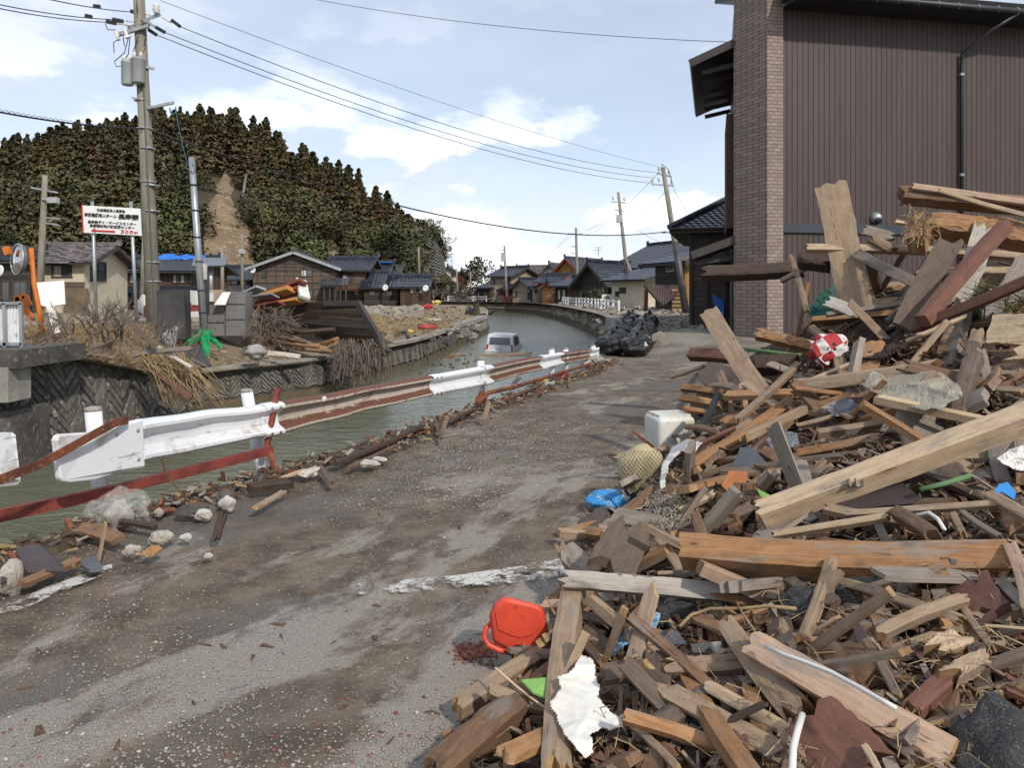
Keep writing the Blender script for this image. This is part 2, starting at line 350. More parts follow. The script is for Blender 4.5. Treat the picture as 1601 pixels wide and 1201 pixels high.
# ------------------------------------------------------------------ terrain
LB = [(-60, 10.2), (-20, 10.6), (-7.5, 10.9), (-7.2, 12), (-7.15, 13.5), (-7.1, 15.5), (-6.6, 17), (-5.0, 19.3), (-4.4, 22), (-4.0, 24), (-3.3, 27.5), (-2.9, 33), (-2.6, 37.5),
      (-2.1, 43), (-1.7, 49), (-1.75, 56), (-2.2, 66), (-3.2, 76), (-6, 84), (-13, 91), (-30, 98), (-80, 112), (-300, 150)]
RB = [(-7.5, -6), (-5.4, -1.0), (-4.3, 1.8), (-3.2, 4.4), (-2.75, 5.3), (-2.08, 6.66), (-1.59, 7.4), (-1.2, 8.47), (-0.94, 9.2), (-0.47, 10.2), (0.1, 11.6), (0.55, 12.7), (1.5, 14.8),
      (1.95, 16.4), (2.5, 19), (3.5, 26), (4.6, 34), (5.2, 43), (5.15, 52), (4.95, 60), (4.7, 67), (3.9, 80), (2.6, 92), (-1.9, 101), (-14, 107), (-40, 116), (-90, 130), (-300, 170)]
WZ = -1.0
def zr(X, d):
    z = 0.30 * sstep(d, 13, 26) + 0.18 * sstep(X, 3.6, 6.2) * sstep(d, 13, 18.5) * (1 - sstep(d, 23, 27))
    return z
def zl(X, d):
    # the left bank: raised by the small bridge, lower along the canal wall
    i = lb_x(d); off = i - X
    near = (1 - sstep(d, 10.9, 16.5))
    top = -0.18 + 0.83 * near
    plateau = lerp(0.62, 0.25, sstep(d, 26, 46))
    return lerp(top, plateau, sstep(off, 0.2, 3.2 if d < 26 else 9)) if off > 0 else top
def lb_x(d):
    d0 = [p[1] for p in LB[2:18]]; x0 = [p[0] for p in LB[2:18]]
    return float(np.interp(d, d0, x0))
def resample(pl, step_fn):
    out = []
    for (a, b) in zip(pl[:-1], pl[1:]):
        L = math.hypot(b[0] - a[0], b[1] - a[1]); n = max(1, int(L / step_fn((a[0] + b[0]) / 2, (a[1] + b[1]) / 2)))
        for k in range(n): out.append((lerp(a[0], b[0], k / n), lerp(a[1], b[1], k / n)))
    out.append(pl[-1]); return out
def smooth(pl, it=1):
    for _ in range(it):
        q = [pl[0]]
        for a, b in zip(pl[:-1], pl[1:]): q += [(a[0] * .75 + b[0] * .25, a[1] * .75 + b[1] * .25), (a[0] * .25 + b[0] * .75, a[1] * .25 + b[1] * .75)]
        q.append(pl[-1]); pl = q
    return pl
def sheet(edge, far_fn, zf, ts, name, mat, edge_drop=None):
    mb = MB(); rows = []
    for i, (x, d) in enumerate(edge):
        fx, fd = far_fn(x, d); row = []
        for t in ts:
            X = lerp(x, fx, t); D = lerp(d, fd, t)
            row.append((X, D, zf(X, D) + 0.012 * (mnoise.noise(Vector((X * .9, D * .9, 0)))) * (1 if t > 0 else 0)))
        rows.append(row)
    vv = [p for r in rows for p in r]; n = len(ts)
    ff = [(i * n + k, i * n + k + 1, (i + 1) * n + k + 1, (i + 1) * n + k) for i in range(len(rows) - 1) for k in range(n - 1)]
    mb.add(vv, ff); o = mb.build(name, mat, smooth=True); fix_up(o); return tag(o, kind='structure')
def fix_up(o):
    me = o.data
    if len(me.polygons) and sum(p.normal.z * p.area for p in me.polygons) < 0: me.flip_normals()
rb = resample(smooth(RB, 1), lambda x, d: 0.35 if abs(d) < 20 else (1.2 if d < 60 else 4))
def rfar(x, d):
    if d < 60: return (x + 90, d + (d - 8) * 0.25)
    t = sstep(d, 60, 103); return (lerp(x + 90, x * 1.6 + 40, t), lerp(d + 13, 700, t))
TS = [0, .002, .005, .009, .014, .02, .027, .035, .045, .056, .07, .09, .12, .17, .25, .4, .65, 1.0]
road = sheet(rb, rfar, zr, TS, 'road', M['road_mud_asphalt'])
lb = resample(smooth(LB[1:], 1), lambda x, d: 0.5 if d < 30 else (1.5 if d < 60 else 5))
def lfar(x, d):
    if d < 16: return (x - 120, d + 2 + (d - 10.6) * 6)
    t = sstep(d, 16, 80); return (lerp(x - 130, x - 260, t), lerp(60, 120, t) + d * 0.3)
tl = [0, .004, .009, .015, .022, .03, .045, .065, .09, .13, .2, .35, .6, 1.0]
def zl2(X, d):
    return zl(X, min(d, 48)) if d < 48 else lerp(zl(X, 48), 0.15, sstep(d, 48, 60))
field = sheet(lb, lfar, zl2, tl, 'field_ground', M['field_soil'])
wm = MB(); wm.quad((-400, -30, WZ), (120, -30, WZ), (120, 300, WZ), (-400, 300, WZ)); water = wm.build('water', M['canal_water']); tag(water, kind='structure')
bm_ = MB(); bm_.quad((-3000, -200, -1.6), (3000, -200, -1.6), (3000, 3800, -1.6), (-3000, 3800, -1.6)); tag(bm_.build('ground', M['field_soil']), kind='structure')

# canal walls: the wall body is a battered strip, its blocks are laid on it
def wall_strip(name, pts, ztop_fn, batter, mat, label, cap=0.0, side=1, thick=0.5, base=None):
    """pts: water-level polyline; the wall leans back by batter*height to the side (1: left of travel)"""
    mb = MB(); top = []
    n = len(pts); vv = []
    for i, (x, d) in enumerate(pts):
        a = Vector(pts[max(0, i - 1)]); b = Vector(pts[min(n - 1, i + 1)]); t = (b - a).normalized(); nn = Vector((-t.y, t.x)) * side
        zt = ztop_fn(x, d); h = zt - WZ + 0.6
        q = Vector((x, d))
        vv += [(q.x, q.y, WZ - 0.6), (q.x + nn.x * batter * h, q.y + nn.y * batter * h, zt), (q.x + nn.x * (batter * h + thick), q.y + nn.y * (batter * h + thick), zt), (q.x + nn.x * (batter * h + thick), q.y + nn.y * (batter * h + thick), zt - .5)]
    ff = [(i * 4 + k, (i + 1) * 4 + k, (i + 1) * 4 + k + 1, i * 4 + k + 1) for i in range(n - 1) for k in range(3)]
    mb.add(vv, ff)
    root = thing(name, label, 'wall', (pts[0][0], pts[0][1], WZ))
    o = mb.build('wall_body', mat, root); fix_normals(o); return root, vv
RBW = [p for p in rb if -3 < p[1] < 40]
right_wall, _ = wall_strip('canal_wall', RBW, lambda x, d: zr(x, d) - 0.03, -0.02, M['concrete'], 'low concrete canal wall under the near road edge', side=-1)
right_wall['kind'] = 'thing'
# ------------------------------------------------------------------ left canal wall: herringbone blocks
def chevrons(root, A, B, At, Bt, col_w, t, name, mat, single, rise=0.03, gap=0.12, kmax=300, skip=0.0, flip=0):
    """zigzag block pattern on the quad A-B (bottom) to At-Bt (top)"""
    A, B, At, Bt = map(Vector, (A, B, At, Bt)); L = (B - A).length; n = max(1, round(L / col_w))
    joined = MB(); cnt = 0
    nrm = (B - A).cross(At - A).normalized()
    if nrm.dot(Vector((0, 0, CH)) - A) < 0: nrm = -nrm
    for i in range(n):
        u0, u1 = i / n, (i + 1) / n
        H = lerp((At - A).length, (Bt - B).length, (u0 + u1) / 2)
        s = 1 if (i + flip) % 2 else -1; cw = L / n; k = -int(cw / t) - 1
        while k * t < H + cw:
            lo0 = k * t + (cw if s < 0 else 0); lo1 = k * t + (cw if s > 0 else 0)
            k += 1
            q = []
            g = t * gap
            for (u, lo) in ((u0, lo0), (u1, lo1)):
                q.append((u, max(0.0, min(1.0, (lo + g) / H)), max(0.0, min(1.0, (lo + t - g) / H))))
            if q[0][2] - q[0][1] < 0.001 and q[1][2] - q[1][1] < 0.001: continue
            if (q[0][2] - q[0][1]) + (q[1][2] - q[1][1]) < 0.6 * (t / H): continue
            if random.random() < skip: continue
            def pt(u, v): return lerp(lerp(A, B, u), lerp(At, Bt, u), v)
            du = 0.03
            c = [pt(u0 + du / n, q[0][1]), pt(u1 - du / n, q[1][1]), pt(u1 - du / n, q[1][2]), pt(u0 + du / n, q[0][2])]
            r = nrm * (rise * rnd(0.7, 1.25)); ctr = sum(c, Vector()) / 4
            top = [ctr + (p - ctr) * 0.86 + r for p in c]; bot = [p - nrm * 0.02 for p in c]
            mb = joined if not single else MB()
            mb.add(top + bot, ((0, 1, 2, 3), (0, 4, 5, 1), (1, 5, 6, 2), (2, 6, 7, 3), (3, 7, 4, 0)))
            if single and cnt < kmax: fix_normals(mb.build(name, mat, root)); cnt += 1
    if not single and joined.f:
        o = joined.build(name, mat, root); fix_normals(o); o['kind'] = 'stuff'
def ztl(x, d): return -0.18 + 0.83 * (1 - sstep(d, 10.9, 16.5))
w1 = [(-7.5, 10.9), (-7.25, 12), (-7.15, 13.5), (-7.1, 15.2), (-6.95, 16.1)]
lw1, vv1 = wall_strip('canal_wall', w1, ztl, 0.14, M['concrete_dark'], 'dark herringbone block wall beside the small bridge, left of the canal', side=1, thick=0.4); lw1['kind'] = 'thing'
for i in range(len(w1) - 1):
    a = Vector(vv1[i * 4]); b = Vector(vv1[i * 4 + 4]); at_ = Vector(vv1[i * 4 + 1]); bt_ = Vector(vv1[i * 4 + 5])
    a = lerp(a, at_, 0.6 / (at_.z - a.z)); b = lerp(b, bt_, 0.6 / (bt_.z - b.z))
    chevrons(lw1, a, b, at_, bt_, 0.42, 0.19, 'block', M['concrete_block'], True, 0.032, 0.08, skip=0.06, flip=i * 0)
w2 = [(-6.95, 16.1), (-6.6, 17), (-5.8, 18.2), (-5.0, 19.3), (-4.4, 22), (-4.0, 24), (-3.3, 27.5), (-2.9, 33), (-2.62, 37.2)]
lw2, vv2 = wall_strip('canal_wall', w2, ztl, 0.16, M['concrete_dark'], 'long herringbone block wall with pale coping on the far bank of the canal', side=1, thick=0.45); lw2['kind'] = 'thing'
cope = MB()
for i in range(len(w2) - 1):
    a = Vector(vv2[i * 4]); b = Vector(vv2[i * 4 + 4]); at_ = Vector(vv2[i * 4 + 1]); bt_ = Vector(vv2[i * 4 + 5])
    fa = 0.62 / (at_.z - a.z)
    chevrons(lw2, lerp(a, at_, fa + .08), lerp(b, bt_, fa + .08), lerp(a, at_, .92), lerp(b, bt_, .92), 0.30, 0.125, 'block', M['concrete_block'], False, 0.04, 0.14)
    cope.bar(at_ + Vector((-.12, 0.05, 0.0)), bt_ + Vector((-.12, 0.05, 0.0)), 0.36, 0.12)
    wt = MB(); wt.quad(lerp(a, at_, fa - .05) + Vector((.05, -.04, 0)), lerp(b, bt_, fa - .05) + Vector((.05, -.04, 0)), lerp(b, bt_, fa + .07) + Vector((.05, -.04, 0)), lerp(a, at_, fa + .07) + Vector((.05, -.04, 0)))
    fix_normals(wt.build('wet_band', M['concrete_wet'], lw2))
fix_normals(cope.build('coping', M['concrete'], lw2))
# big concrete blocks at the bend, two courses
root = thing('block_wall', 'two courses of large pale concrete blocks at the canal bend', 'wall', (-2.6, 37.5, WZ)); root['kind'] = 'thing'
w3 = [(-2.62, 37.2), (-2.1, 43), (-1.75, 48), (-1.8, 53)]
cum = [0]
for a, b in zip(w3[:-1], w3[1:]): cum.append(cum[-1] + math.hypot(b[0] - a[0], b[1] - a[1]))
def along3(s): return Vector((np.interp(s, cum, [p[0] for p in w3]), np.interp(s, cum, [p[1] for p in w3]), 0))
for row, z0, zt_, inn in ((0, -0.72, -0.38, 0.0), (1, -0.36, -0.02, 0.14)):
    s = 0.15 + row * 0.6
    while s < cum[-1] - .5:
        e = min(s + rnd(1.5, 1.9), cum[-1]); a = along3(s); b = along3(e - .06)
        mb = MB(); mb.bar(a + Vector((-.25 - inn, 0, (z0 + zt_) / 2)), b + Vector((-.25 - inn, 0, (z0 + zt_) / 2)), 0.55, zt_ - z0)
        o = mb.build('block', M['concrete'], root); fix_normals(o); s = e
mb = MB()
for a, b in zip(w3[:-1], w3[1:]): mb.bar((a[0] - .12, a[1], -1.15), (b[0] - .12, b[1], -1.15), .62, .9)
fix_normals(mb.build('footing', M['concrete_wet'], root))
w4 = [(-1.75, 53), (-1.75, 56), (-2.2, 66), (-3.2, 76), (-6, 84), (-13, 91), (-30, 98)]
o, _ = wall_strip('canal_wall', w4, lambda x, d: 0.05, 0.1, M['concrete_dark'], 'distant concrete wall where the canal turns left', side=1); o['kind'] = 'thing'
w5 = [p for p in rb if p[1] > 38 and p[0] > -60]
o, _ = wall_strip('canal_wall', w5, lambda x, d: -0.55, 0.05, M['concrete_wet'], 'stained concrete wall along the right bank below the far street', side=-1); o['kind'] = 'thing'
# rubble slope between that wall and the street
mb = MB(); rows = []
for i, (x, d) in enumerate(p for p in rb if 19 < p[1] and p[0] > -60):
    a = Vector((x, d)); 
    rows.append([(x - .05, d, -0.58), (x + .25, d + .05, -0.35 + rnd(-.06, .06)), (x + .55, d + .1, -0.05 + rnd(-.08, .08)), (x + .9, d + .1, 0.24 + rnd(-.05, .05)), (x + 1.3, d + .1, 0.33)])
vv = [p for r in rows for p in r]; n = 5
mb.add(vv, [(i * n + k, i * n + k + 1, (i + 1) * n + k + 1, (i + 1) * n + k) for i in range(len(rows) - 1) for k in range(4)])
o = mb.build('bank_slope', M['bank_soil']); fix_up(o); tag(o, kind='structure')
# the dark culvert and small bridge at the far left
rt = thing('small_bridge', 'dark concrete bridge deck over a side channel at the left edge', 'bridge', P(20, 560, 11.0)); rt['kind'] = 'thing'
mb = MB(); mb.bar(P(-420, 560, 10.9) + Vector((0, .6, 0)), P(44, 560, 10.75) + Vector((0, .6, 0)), 1.6, 0.26); fix_normals(mb.build('deck', M['concrete_dark'], rt))
mb = MB(); mb.box(P(6, 600, 10.7) + Vector((-.05, .1, 0)), (.42, .5, .5)); fix_normals(mb.build('beam', M['concrete'], rt))
mb = MB(); mb.box(P(12, 700, 11.0) + Vector((-.1, .3, -.2)), (.5, .9, 1.5)); fix_normals(mb.build('pier', M['concrete_dark'], rt))
mb = MB(); mb.box((-16, 12.4, -.5), (16.0, .3, 2.0)); fix_normals(mb.build('abutment', M['concrete_dark'], rt))
# white corrugated fence panel standing on the bridge
rt = thing('bridge_fence', 'white corrugated panel fence in a grey frame at the left edge', 'fence', P(15, 545, 11.2))
mb = MB()
for k in range(26):
    x = -30 + k * 2.45; mb.bar(P(x, 478, 11.2) + Vector((0, .015 * (k % 2), 0)), P(x, 537, 11.2) + Vector((0, .015 * (k % 2), 0)), 0.022, 0.02, (0, 1, 0))
fix_normals(mb.build('corrugated_panel', M['white_paint'], rt))
for a, b in (((-60, 474), (34, 474)), ((-60, 538), (34, 538)), ((6, 474), (8, 552)), ((32, 474), (34, 546))):
    mb = MB(); mb.bar(P(*a, 11.15), P(*b, 11.15), .045, .045, (0, 1, 0)); fix_normals(mb.build('frame_bar', M['steel_grey'], rt))

# ------------------------------------------------------------------ hill
SX = [-900, -500, -200, -60, 0, 50, 100, 150, 200, 250, 290, 330, 400, 450, 500, 545, 580, 620, 650, 672, 690]
SY = [330, 262, 236, 226, 222, 212, 195, 190, 182, 168, 160, 164, 186, 212, 240, 262, 290, 322, 338, 352, 385]
def ytop(px): return float(np.interp(px, SX, SY))
def hill_pt(px, v):
    """v 0 at the foot, 1 at the crest"""
    top = ytop(px) + 50 - 22 * sstep(px, 560, 650); e = sstep(px, 560, 690)
    d0 = lerp(92, 118, sstep(px, 200, 690)); d1 = lerp(190, 140, e)
    if px < 150: d0 = lerp(72, 92, sstep(px, -200, 150))
    vv_ = v ** lerp(0.72, 0.5, e)
    d = lerp(d0, d1, v); y0 = HZ + 1.2 * F / d0
    z0 = 0.2; z1 = CH - (top - HZ) * d1 / F
    z = lerp(z0, z1, vv_)
    return Vector(((px - 800) / F * d, d, z))
simple('hill_soil', (0.060, 0.055, 0.028), (0.045, 0.036, 0.022), 0.08, 1.0, bump=0.8, bdist=0.6, c3=(0.09, 0.08, 0.04))
mb = MB(); pxs = list(range(-900, 691, 15)) + [692]; vs_ = [i / 16 for i in range(17)]
vv = []
for px in pxs:
    col_ = [hill_pt(px, v) for v in vs_]
    col_ = [p + Vector((0, 0, 1.5 * mnoise.noise(p * 0.06))) if 0 < i else p for i, p in enumerate(col_)]
    top = col_[-1]; col_ += [top + Vector((-6, 30, -4)), top + Vector((-14, 90, -top.z))]
    vv += col_
n = len(vs_) + 2
mb.add(vv, [(i * n + k, (i + 1) * n + k, (i + 1) * n + k + 1, i * n + k + 1) for i in range(len(pxs) - 1) for k in range(n - 1)])
hill = mb.build('hill', M['hill_soil'], smooth=True); fix_up(hill); tag(hill, kind='structure')
# landslide scars
simple('scar_soil', (0.23, 0.165, 0.10), (0.15, 0.105, 0.065), 0.25, 1.0, bump=0.8, bdist=0.5, stretch=(1, 1, .5), c3=(0.40, 0.30, 0.18))
def scar(pts_left, pts_right, lift=1.2):
    mb = MB(); vv = []
    for (a, b) in zip(pts_left, pts_right):
        for k in range(7):
            t = k / 6; px = lerp(a[0], b[0], t); v = lerp(a[1], b[1], t); q = hill_pt(px, v)
            edge = min(t, 1 - t) * 2
            vv.append(q + Vector((0, -1, .55)).normalized() * ((lift + rnd(-.5, .5)) * (0.2 + edge)))
    n = 7; mb.add(vv, [(i * n + k, i * n + k + 1, (i + 1) * n + k + 1, (i + 1) * n + k) for i in range(len(pts_left) - 1) for k in range(6)])
    o = mb.build('landslide_scar', M['scar_soil'], smooth=True); fix_normals(o); return tag(o, kind='structure')
SCARS = [([(352, .50), (342, .42), (334, .34), (322, .24), (318, .14), (322, .04)], [(360, .51), (366, .42), (372, .33), (380, .25), (392, .16), (400, .05)]),
         ([(504, .50), (506, .40), (508, .30), (510, .20), (512, .08)], [(510, .51), (518, .40), (525, .30), (532, .20), (542, .07)]),
         ([(300, .24), (296, .14), (294, .05)], [(306, .24), (312, .14), (316, .05)])]
for a, b in SCARS: scar(a, b)
def in_scar(px, v):
    for a, b in SCARS:
        va = [q[1] for q in a][::-1]
        if va[0] - .04 < v < va[-1] + .03:
            l = np.interp(v, va, [q[0] for q in a][::-1]); r_ = np.interp(v, va, [q[0] for q in b][::-1])
            if l - 4 < px < r_ + 4: return True
    return False
# trees
def leafmat(name, c1, c2, c3):
    t = NT(name); v = t.coord('Object', (1, 1, 1), rand=True); n = t.noise(v, 9, 4, 0.65); col = t.mix(t.ramp(n, 0.35, 0.65), c1, c2)
    oi = t.n('ShaderNodeObjectInfo'); col = t.mix(t.ramp(oi.outputs['Random'], 0.1, 0.9, 0, 0.75), col, c3)
    return t.fin(col, 0.85, 0, 0.15)
leafmat('cedar_rust', (0.150, 0.098, 0.054), (0.098, 0.073, 0.038), (0.108, 0.096, 0.047))
leafmat('cedar_green', (0.092, 0.092, 0.046), (0.057, 0.061, 0.031), (0.120, 0.097, 0.051))
leafmat('broadleaf', (0.092, 0.096, 0.045), (0.058, 0.064, 0.030), (0.130, 0.120, 0.064))
leafmat('bamboo', (0.115, 0.125, 0.050), (0.070, 0.080, 0.030), (0.13, 0.13, 0.06))
simple('bark', (0.13, 0.10, 0.075), (0.085, 0.065, 0.05), 4, 0.95, bump=0.4)
simple('bare_wood', (0.20, 0.17, 0.14), (0.13, 0.105, 0.085), 4, 0.95, bump=0.2)
def quadcloud(mb, pts, size, droop=0.3, asp=1.7):
    for (p, r) in pts:
        a = Vector((rnd(-1, 1), rnd(-1, 1), rnd(-.5, .5) - droop)); a.normalize()
        b = a.cross(Vector((rnd(-1, 1), rnd(-1, 1), rnd(-1, 1)))); b.normalize()
        s = size * rnd(.6, 1.35); p = Vector(p)
        mb.add((p - a * s * asp * .5 - b * s * .35, p - a * s * .1 - b * s * .55, p + a * s * asp * .6, p - a * s * .1 + b * s * .55), ((0, 1, 2, 3),))
def softn(mb, kind):
    # crowns shade as rounded clumps: normals lean outward from the crown's axis
    out = []
    for i in range(0, len(mb.v), 4):
        c_ = sum((Vector(mb.v[i + k]) for k in range(4)), Vector()) / 4
        q = Vector((c_.x, c_.y, .10 if kind == 0 else (c_.z - .55))).normalized() + Vector((rnd(-1, 1), rnd(-1, 1), rnd(-1, 1))) * .38 + Vector((0, 0, .25)); q.normalize(); out += [q] * 4
        if (Vector(mb.v[i + 1]) - Vector(mb.v[i])).cross(Vector(mb.v[i + 3]) - Vector(mb.v[i])).dot(q) < 0: mb.v[i + 1], mb.v[i + 3] = mb.v[i + 3], mb.v[i + 1]
    mb.nrm = out
def cedar_mesh(seed, n=1500):
    random.seed(seed); mb = MB(); pts = []
    lean = (rnd(-.03, .03), rnd(-.03, .03)); lob = [(rnd(0, 6.28), rnd(.12, .98), rnd(.6, 1.25)) for _ in range(16)]
    for i in range(n):
        h = random.random() ** 0.85; rr = (0.235 * (1 - h) ** 0.72 + 0.012) * (0.75 + 0.25 * math.sin(h * 38 + seed))
        a = rnd(0, 6.283); k = 1.0
        for (la, lh, ls) in lob:
            if abs(h - lh) < .07 and abs((a - la + 3.14159) % 6.283 - 3.14159) < 0.8: k = ls
        q = rr * k * math.sqrt(rnd(.25, 1.0)); pts.append(((math.cos(a) * q + lean[0] * h, math.sin(a) * q + lean[1] * h, .08 + .92 * h), 1))
    quadcloud(mb, pts, 0.031, 0.5); softn(mb, 0); return mb
def round_mesh(seed, n=1500, flat=0.8):
    random.seed(seed); mb = MB(); pts = []
    blobs = [(Vector((rnd(-.3, .3), rnd(-.3, .3), rnd(.3, .85))), rnd(.16, .32)) for _ in range(9)]
    for i in range(n):
        c, r = random.choice(blobs); d = Vector((random.gauss(0, 1), random.gauss(0, 1), random.gauss(0, 1))).normalized()
        pts.append((c + d * r * rnd(.6, 1.0) * Vector((1, 1, flat)).length / 1.6, 1))
    quadcloud(mb, pts, 0.040, 0.1, 1.3); softn(mb, 1); return mb
def trunk_mesh(): return MB().tube([(0, 0, -.12), (0.004, 0, .3), (0, 0.004, .7), (0, 0, .96)], [.020, .017, .010, .003], 6).mesh('trunk', M['bark'])
tk = trunk_mesh()
NRM = {}
def crown_of(mb, mat): me = mb.mesh('crown', M[mat]); NRM[me.name] = mb.nrm; return (mat, me)
CV = [crown_of(cedar_mesh(s), 'cedar_rust') for s in (1, 2, 3, 4)] + [crown_of(cedar_mesh(s), 'cedar_green') for s in (5, 6, 7, 8)]
BV = [crown_of(round_mesh(s), 'broadleaf') for s in (11, 12, 13)] + [crown_of(round_mesh(s), 'bamboo') for s in (14, 15)]
def bare_mesh(seed, lv=4, spread=0.55):
    random.seed(seed); mb = MB()
    def br(p, d, L, r, k):
        q = p + d * L; m = (p + q) / 2 + Vector((rnd(-1, 1), rnd(-1, 1), rnd(-1, 1))) * L * .07
        mb.tube([p, m, q], [r, r * .85, r * .65], 4 if k < 3 else 3, cap=False)
        if k <= 0: return
        for _ in range(3 if k > 1 else 4):
            dd = (d + Vector((rnd(-1, 1), rnd(-1, 1), rnd(-.35, .9))) * spread * 1.3).normalized(); t = rnd(.45, 1.0)
            br(lerp(p, q, t), dd, L * rnd(.55, .8), r * .55, k - 1)
    br(Vector((0, 0, -.03)), Vector((rnd(-.1, .1), rnd(-.1, .1), 1)).normalized(), 0.34, 0.022, lv); return mb
BARE = [bare_mesh(s).mesh('branches', M['bare_wood']) for s in (21, 22, 23)]
random.seed(99)
TREES = []
rowsv = [i / 17 for i in range(18)]
for ri, v in enumerate(rowsv):
    px = -190
    while px < 690:
        sp = lerp(21, 14.5, v); px += sp * rnd(.8, 1.25)
        vv_ = min(1.0, max(0.0, v + rnd(-.025, .025)))
        if px > 688: break
        if in_scar(px, vv_) and random.random() > .07: continue
        if px > 648 and .02 < vv_ < .8: continue
        TREES.append((px, vv_))
LBL = {'cedar_rust': ('cedar_tree', 'rust brown cedar standing in the thick wood on the hillside', 'brown cedars on the hill'),
       'cedar_green': ('cedar_tree', 'dark green cedar standing in the thick wood on the hillside', 'green cedars on the hill'),
       'broadleaf': ('broadleaf_tree', 'round leafy green tree low on the wooded hillside', 'leafy trees on the hill'),
       'bamboo': ('bamboo_clump', 'pale yellow green bamboo clump on the lower hillside', 'bamboo clumps on the hill'),
       'bare': ('bare_tree', 'leafless grey tree among the greenery low on the hill', 'bare trees on the hill')}
def choose(px, v):
    low_ = 1 - sstep(v, .22, .5)
    if px > 600 and v < .9: low_ = max(low_, .5)
    if random.random() < low_ * .85:
        q = random.random()
        return 'broadleaf' if q < .5 else ('bamboo' if q < .72 else ('bare' if q < .86 else 'cedar_green'))
    if px > 540 and v > .6: return 'cedar_rust' if random.random() < .4 else 'cedar_green'
    return 'cedar_rust' if random.random() < .6 else 'cedar_green'
def zone_label(k, px, v):
    what = {'cedar_rust': 'rust brown cedar', 'cedar_green': 'dark green cedar', 'broadleaf': 'leafy green tree', 'bamboo': 'pale green bamboo clump', 'bare': 'leafless grey tree'}[k]
    lv = 'on the skyline' if v > .93 else ('high on the slope' if v > .66 else ('halfway up the slope' if v > .33 else 'low on the slope'))
    wh = 'left of the white sign' if px < 120 else ('above the white sign' if px < 222 else ('by the tall utility pole' if px < 300 else ('over the big landslide' if px < 420 else ('above the weathered gable house' if px < 510 else ('above the blue tiled roofs' if px < 600 else 'towards the lattice wall')))))
    return '%s %s %s' % (what, lv, wh)
masses = {k: MB() for k in ('cedar_rust', 'cedar_green', 'broadleaf', 'bamboo')}
random.shuffle(TREES); n_ind = 0
TREES.sort(key=lambda q: -(1 if 0 <= q[0] <= 690 else 0))
for (px, v) in TREES:
    k = choose(px, v); p = hill_pt(px, v); sc_ = in_scar(px, v)
    if sc_: k = random.choice(('broadleaf', 'bare', 'bamboo'))
    if k in ('cedar_rust', 'cedar_green'):
        h = rnd(5.5, 12.5) * (1.0 if v < .96 else rnd(.45, .8)); wd = h * rnd(.95, 1.5); me = random.choice([m for a, m in CV if a == k])
    elif k == 'bare': h = rnd(5, 8); wd = h * rnd(.8, 1.1); me = random.choice(BARE)
    else: h = rnd(3.5, 9) * (.5 if sc_ else 1); wd = h * rnd(1.0, 1.6); me = random.choice([m for a, m in BV if a == k])
    h *= .86; wd *= .9
    if px > 590: q_ = 1 - .5 * sstep(px, 590, 640); h *= q_; wd *= (q_ + .25)
    if (312 < px < 408 and v < .42) or (498 < px < 546 and v < .4): h *= .42; wd *= .6
    mw = Matrix.Translation(p + Vector((0, 0, -.5))) @ Matrix.Rotation(rnd(-.10, .10), 4, 'X') @ Matrix.Rotation(rnd(-.12, .12), 4, 'Y') @ Matrix.Rotation(rnd(0, 6.28), 4, 'Z') @ Matrix.Diagonal((wd, wd * rnd(.8, 1.2), h, 1))
    if n_ind < 300 and px > -8:
        nm, lb_, gp = LBL[k]; lb_ = zone_label(k, px, v); r_ = thing(nm, lb_, 'bamboo' if k == 'bamboo' else 'tree', (0, 0, 0), gp); r_.matrix_basis = mw
        t_ = bpy.data.objects.new('trunk' if k != 'bare' else 'branches', tk if k != 'bare' else me); COL.objects.link(t_); t_.parent = r_
        if k != 'bare':
            c_ = bpy.data.objects.new('crown', me); COL.objects.link(c_); c_.parent = r_
        n_ind += 1
    elif k != 'bare':
        mbm = masses[k]; co = np.empty(len(me.vertices) * 3); me.vertices.foreach_get('co', co); co = co.reshape(-1, 3)
        q = co @ np.array(mw.to_3x3()).T + np.array(mw.translation); b = len(mbm.v); mbm.v.extend(map(tuple, q)); nf = len(me.polygons)
        if not hasattr(mbm, 'nrm'): mbm.nrm = []
        mbm.nrm += [(mw.to_3x3() @ Vector(n_)).normalized() for n_ in NRM[me.name]]
        mbm.f.extend([(b + 4 * i, b + 4 * i + 1, b + 4 * i + 2, b + 4 * i + 3) for i in range(nf)]); mbm.m.extend([0] * nf)
for k, mbm in masses.items():
    if mbm.f: tag(mbm.build('woodland', M[k]), {'cedar_rust': 'mass of rust brown cedars covering the hill', 'cedar_green': 'mass of dark green cedars covering the hill', 'broadleaf': 'mass of leafy undergrowth on the hill', 'bamboo': 'mass of pale bamboo on the hill'}[k], 'woodland', kind='stuff')
# fallen pale trunks among the trees
for i, (x0, v0, x1, v1) in enumerate(((255, .42, 262, .56), (268, .40, 266, .55), (283, .38, 285, .52), (402, .30, 405, .44), (430, .25, 455, .38), (560, .32, 585, .2), (615, .28, 650, .36), (575, .45, 610, .40))):
    a = hill_pt(x0, v0) + Vector((0, -7, 1)); b = hill_pt(x1, v1) + Vector((0, -7, 2)); mb = MB(); mb.tube([a, (a + b) / 2 + Vector((0, 0, .2)), b], [.28, .22, .14], 6)
    tag(mb.build('dead_tree', M['bare_wood']), 'pale dead tree ' + ('left of the tall utility pole top', 'just right of the utility pole on the slope', 'above the grey steel pole', 'beside the big ochre landslide', 'leaning right of the big landslide', 'leaning above the blue tiled house', 'fallen across the slope near the lattice wall', 'lying high on the right slope')[i], 'dead tree', 'dead trees on the hill')
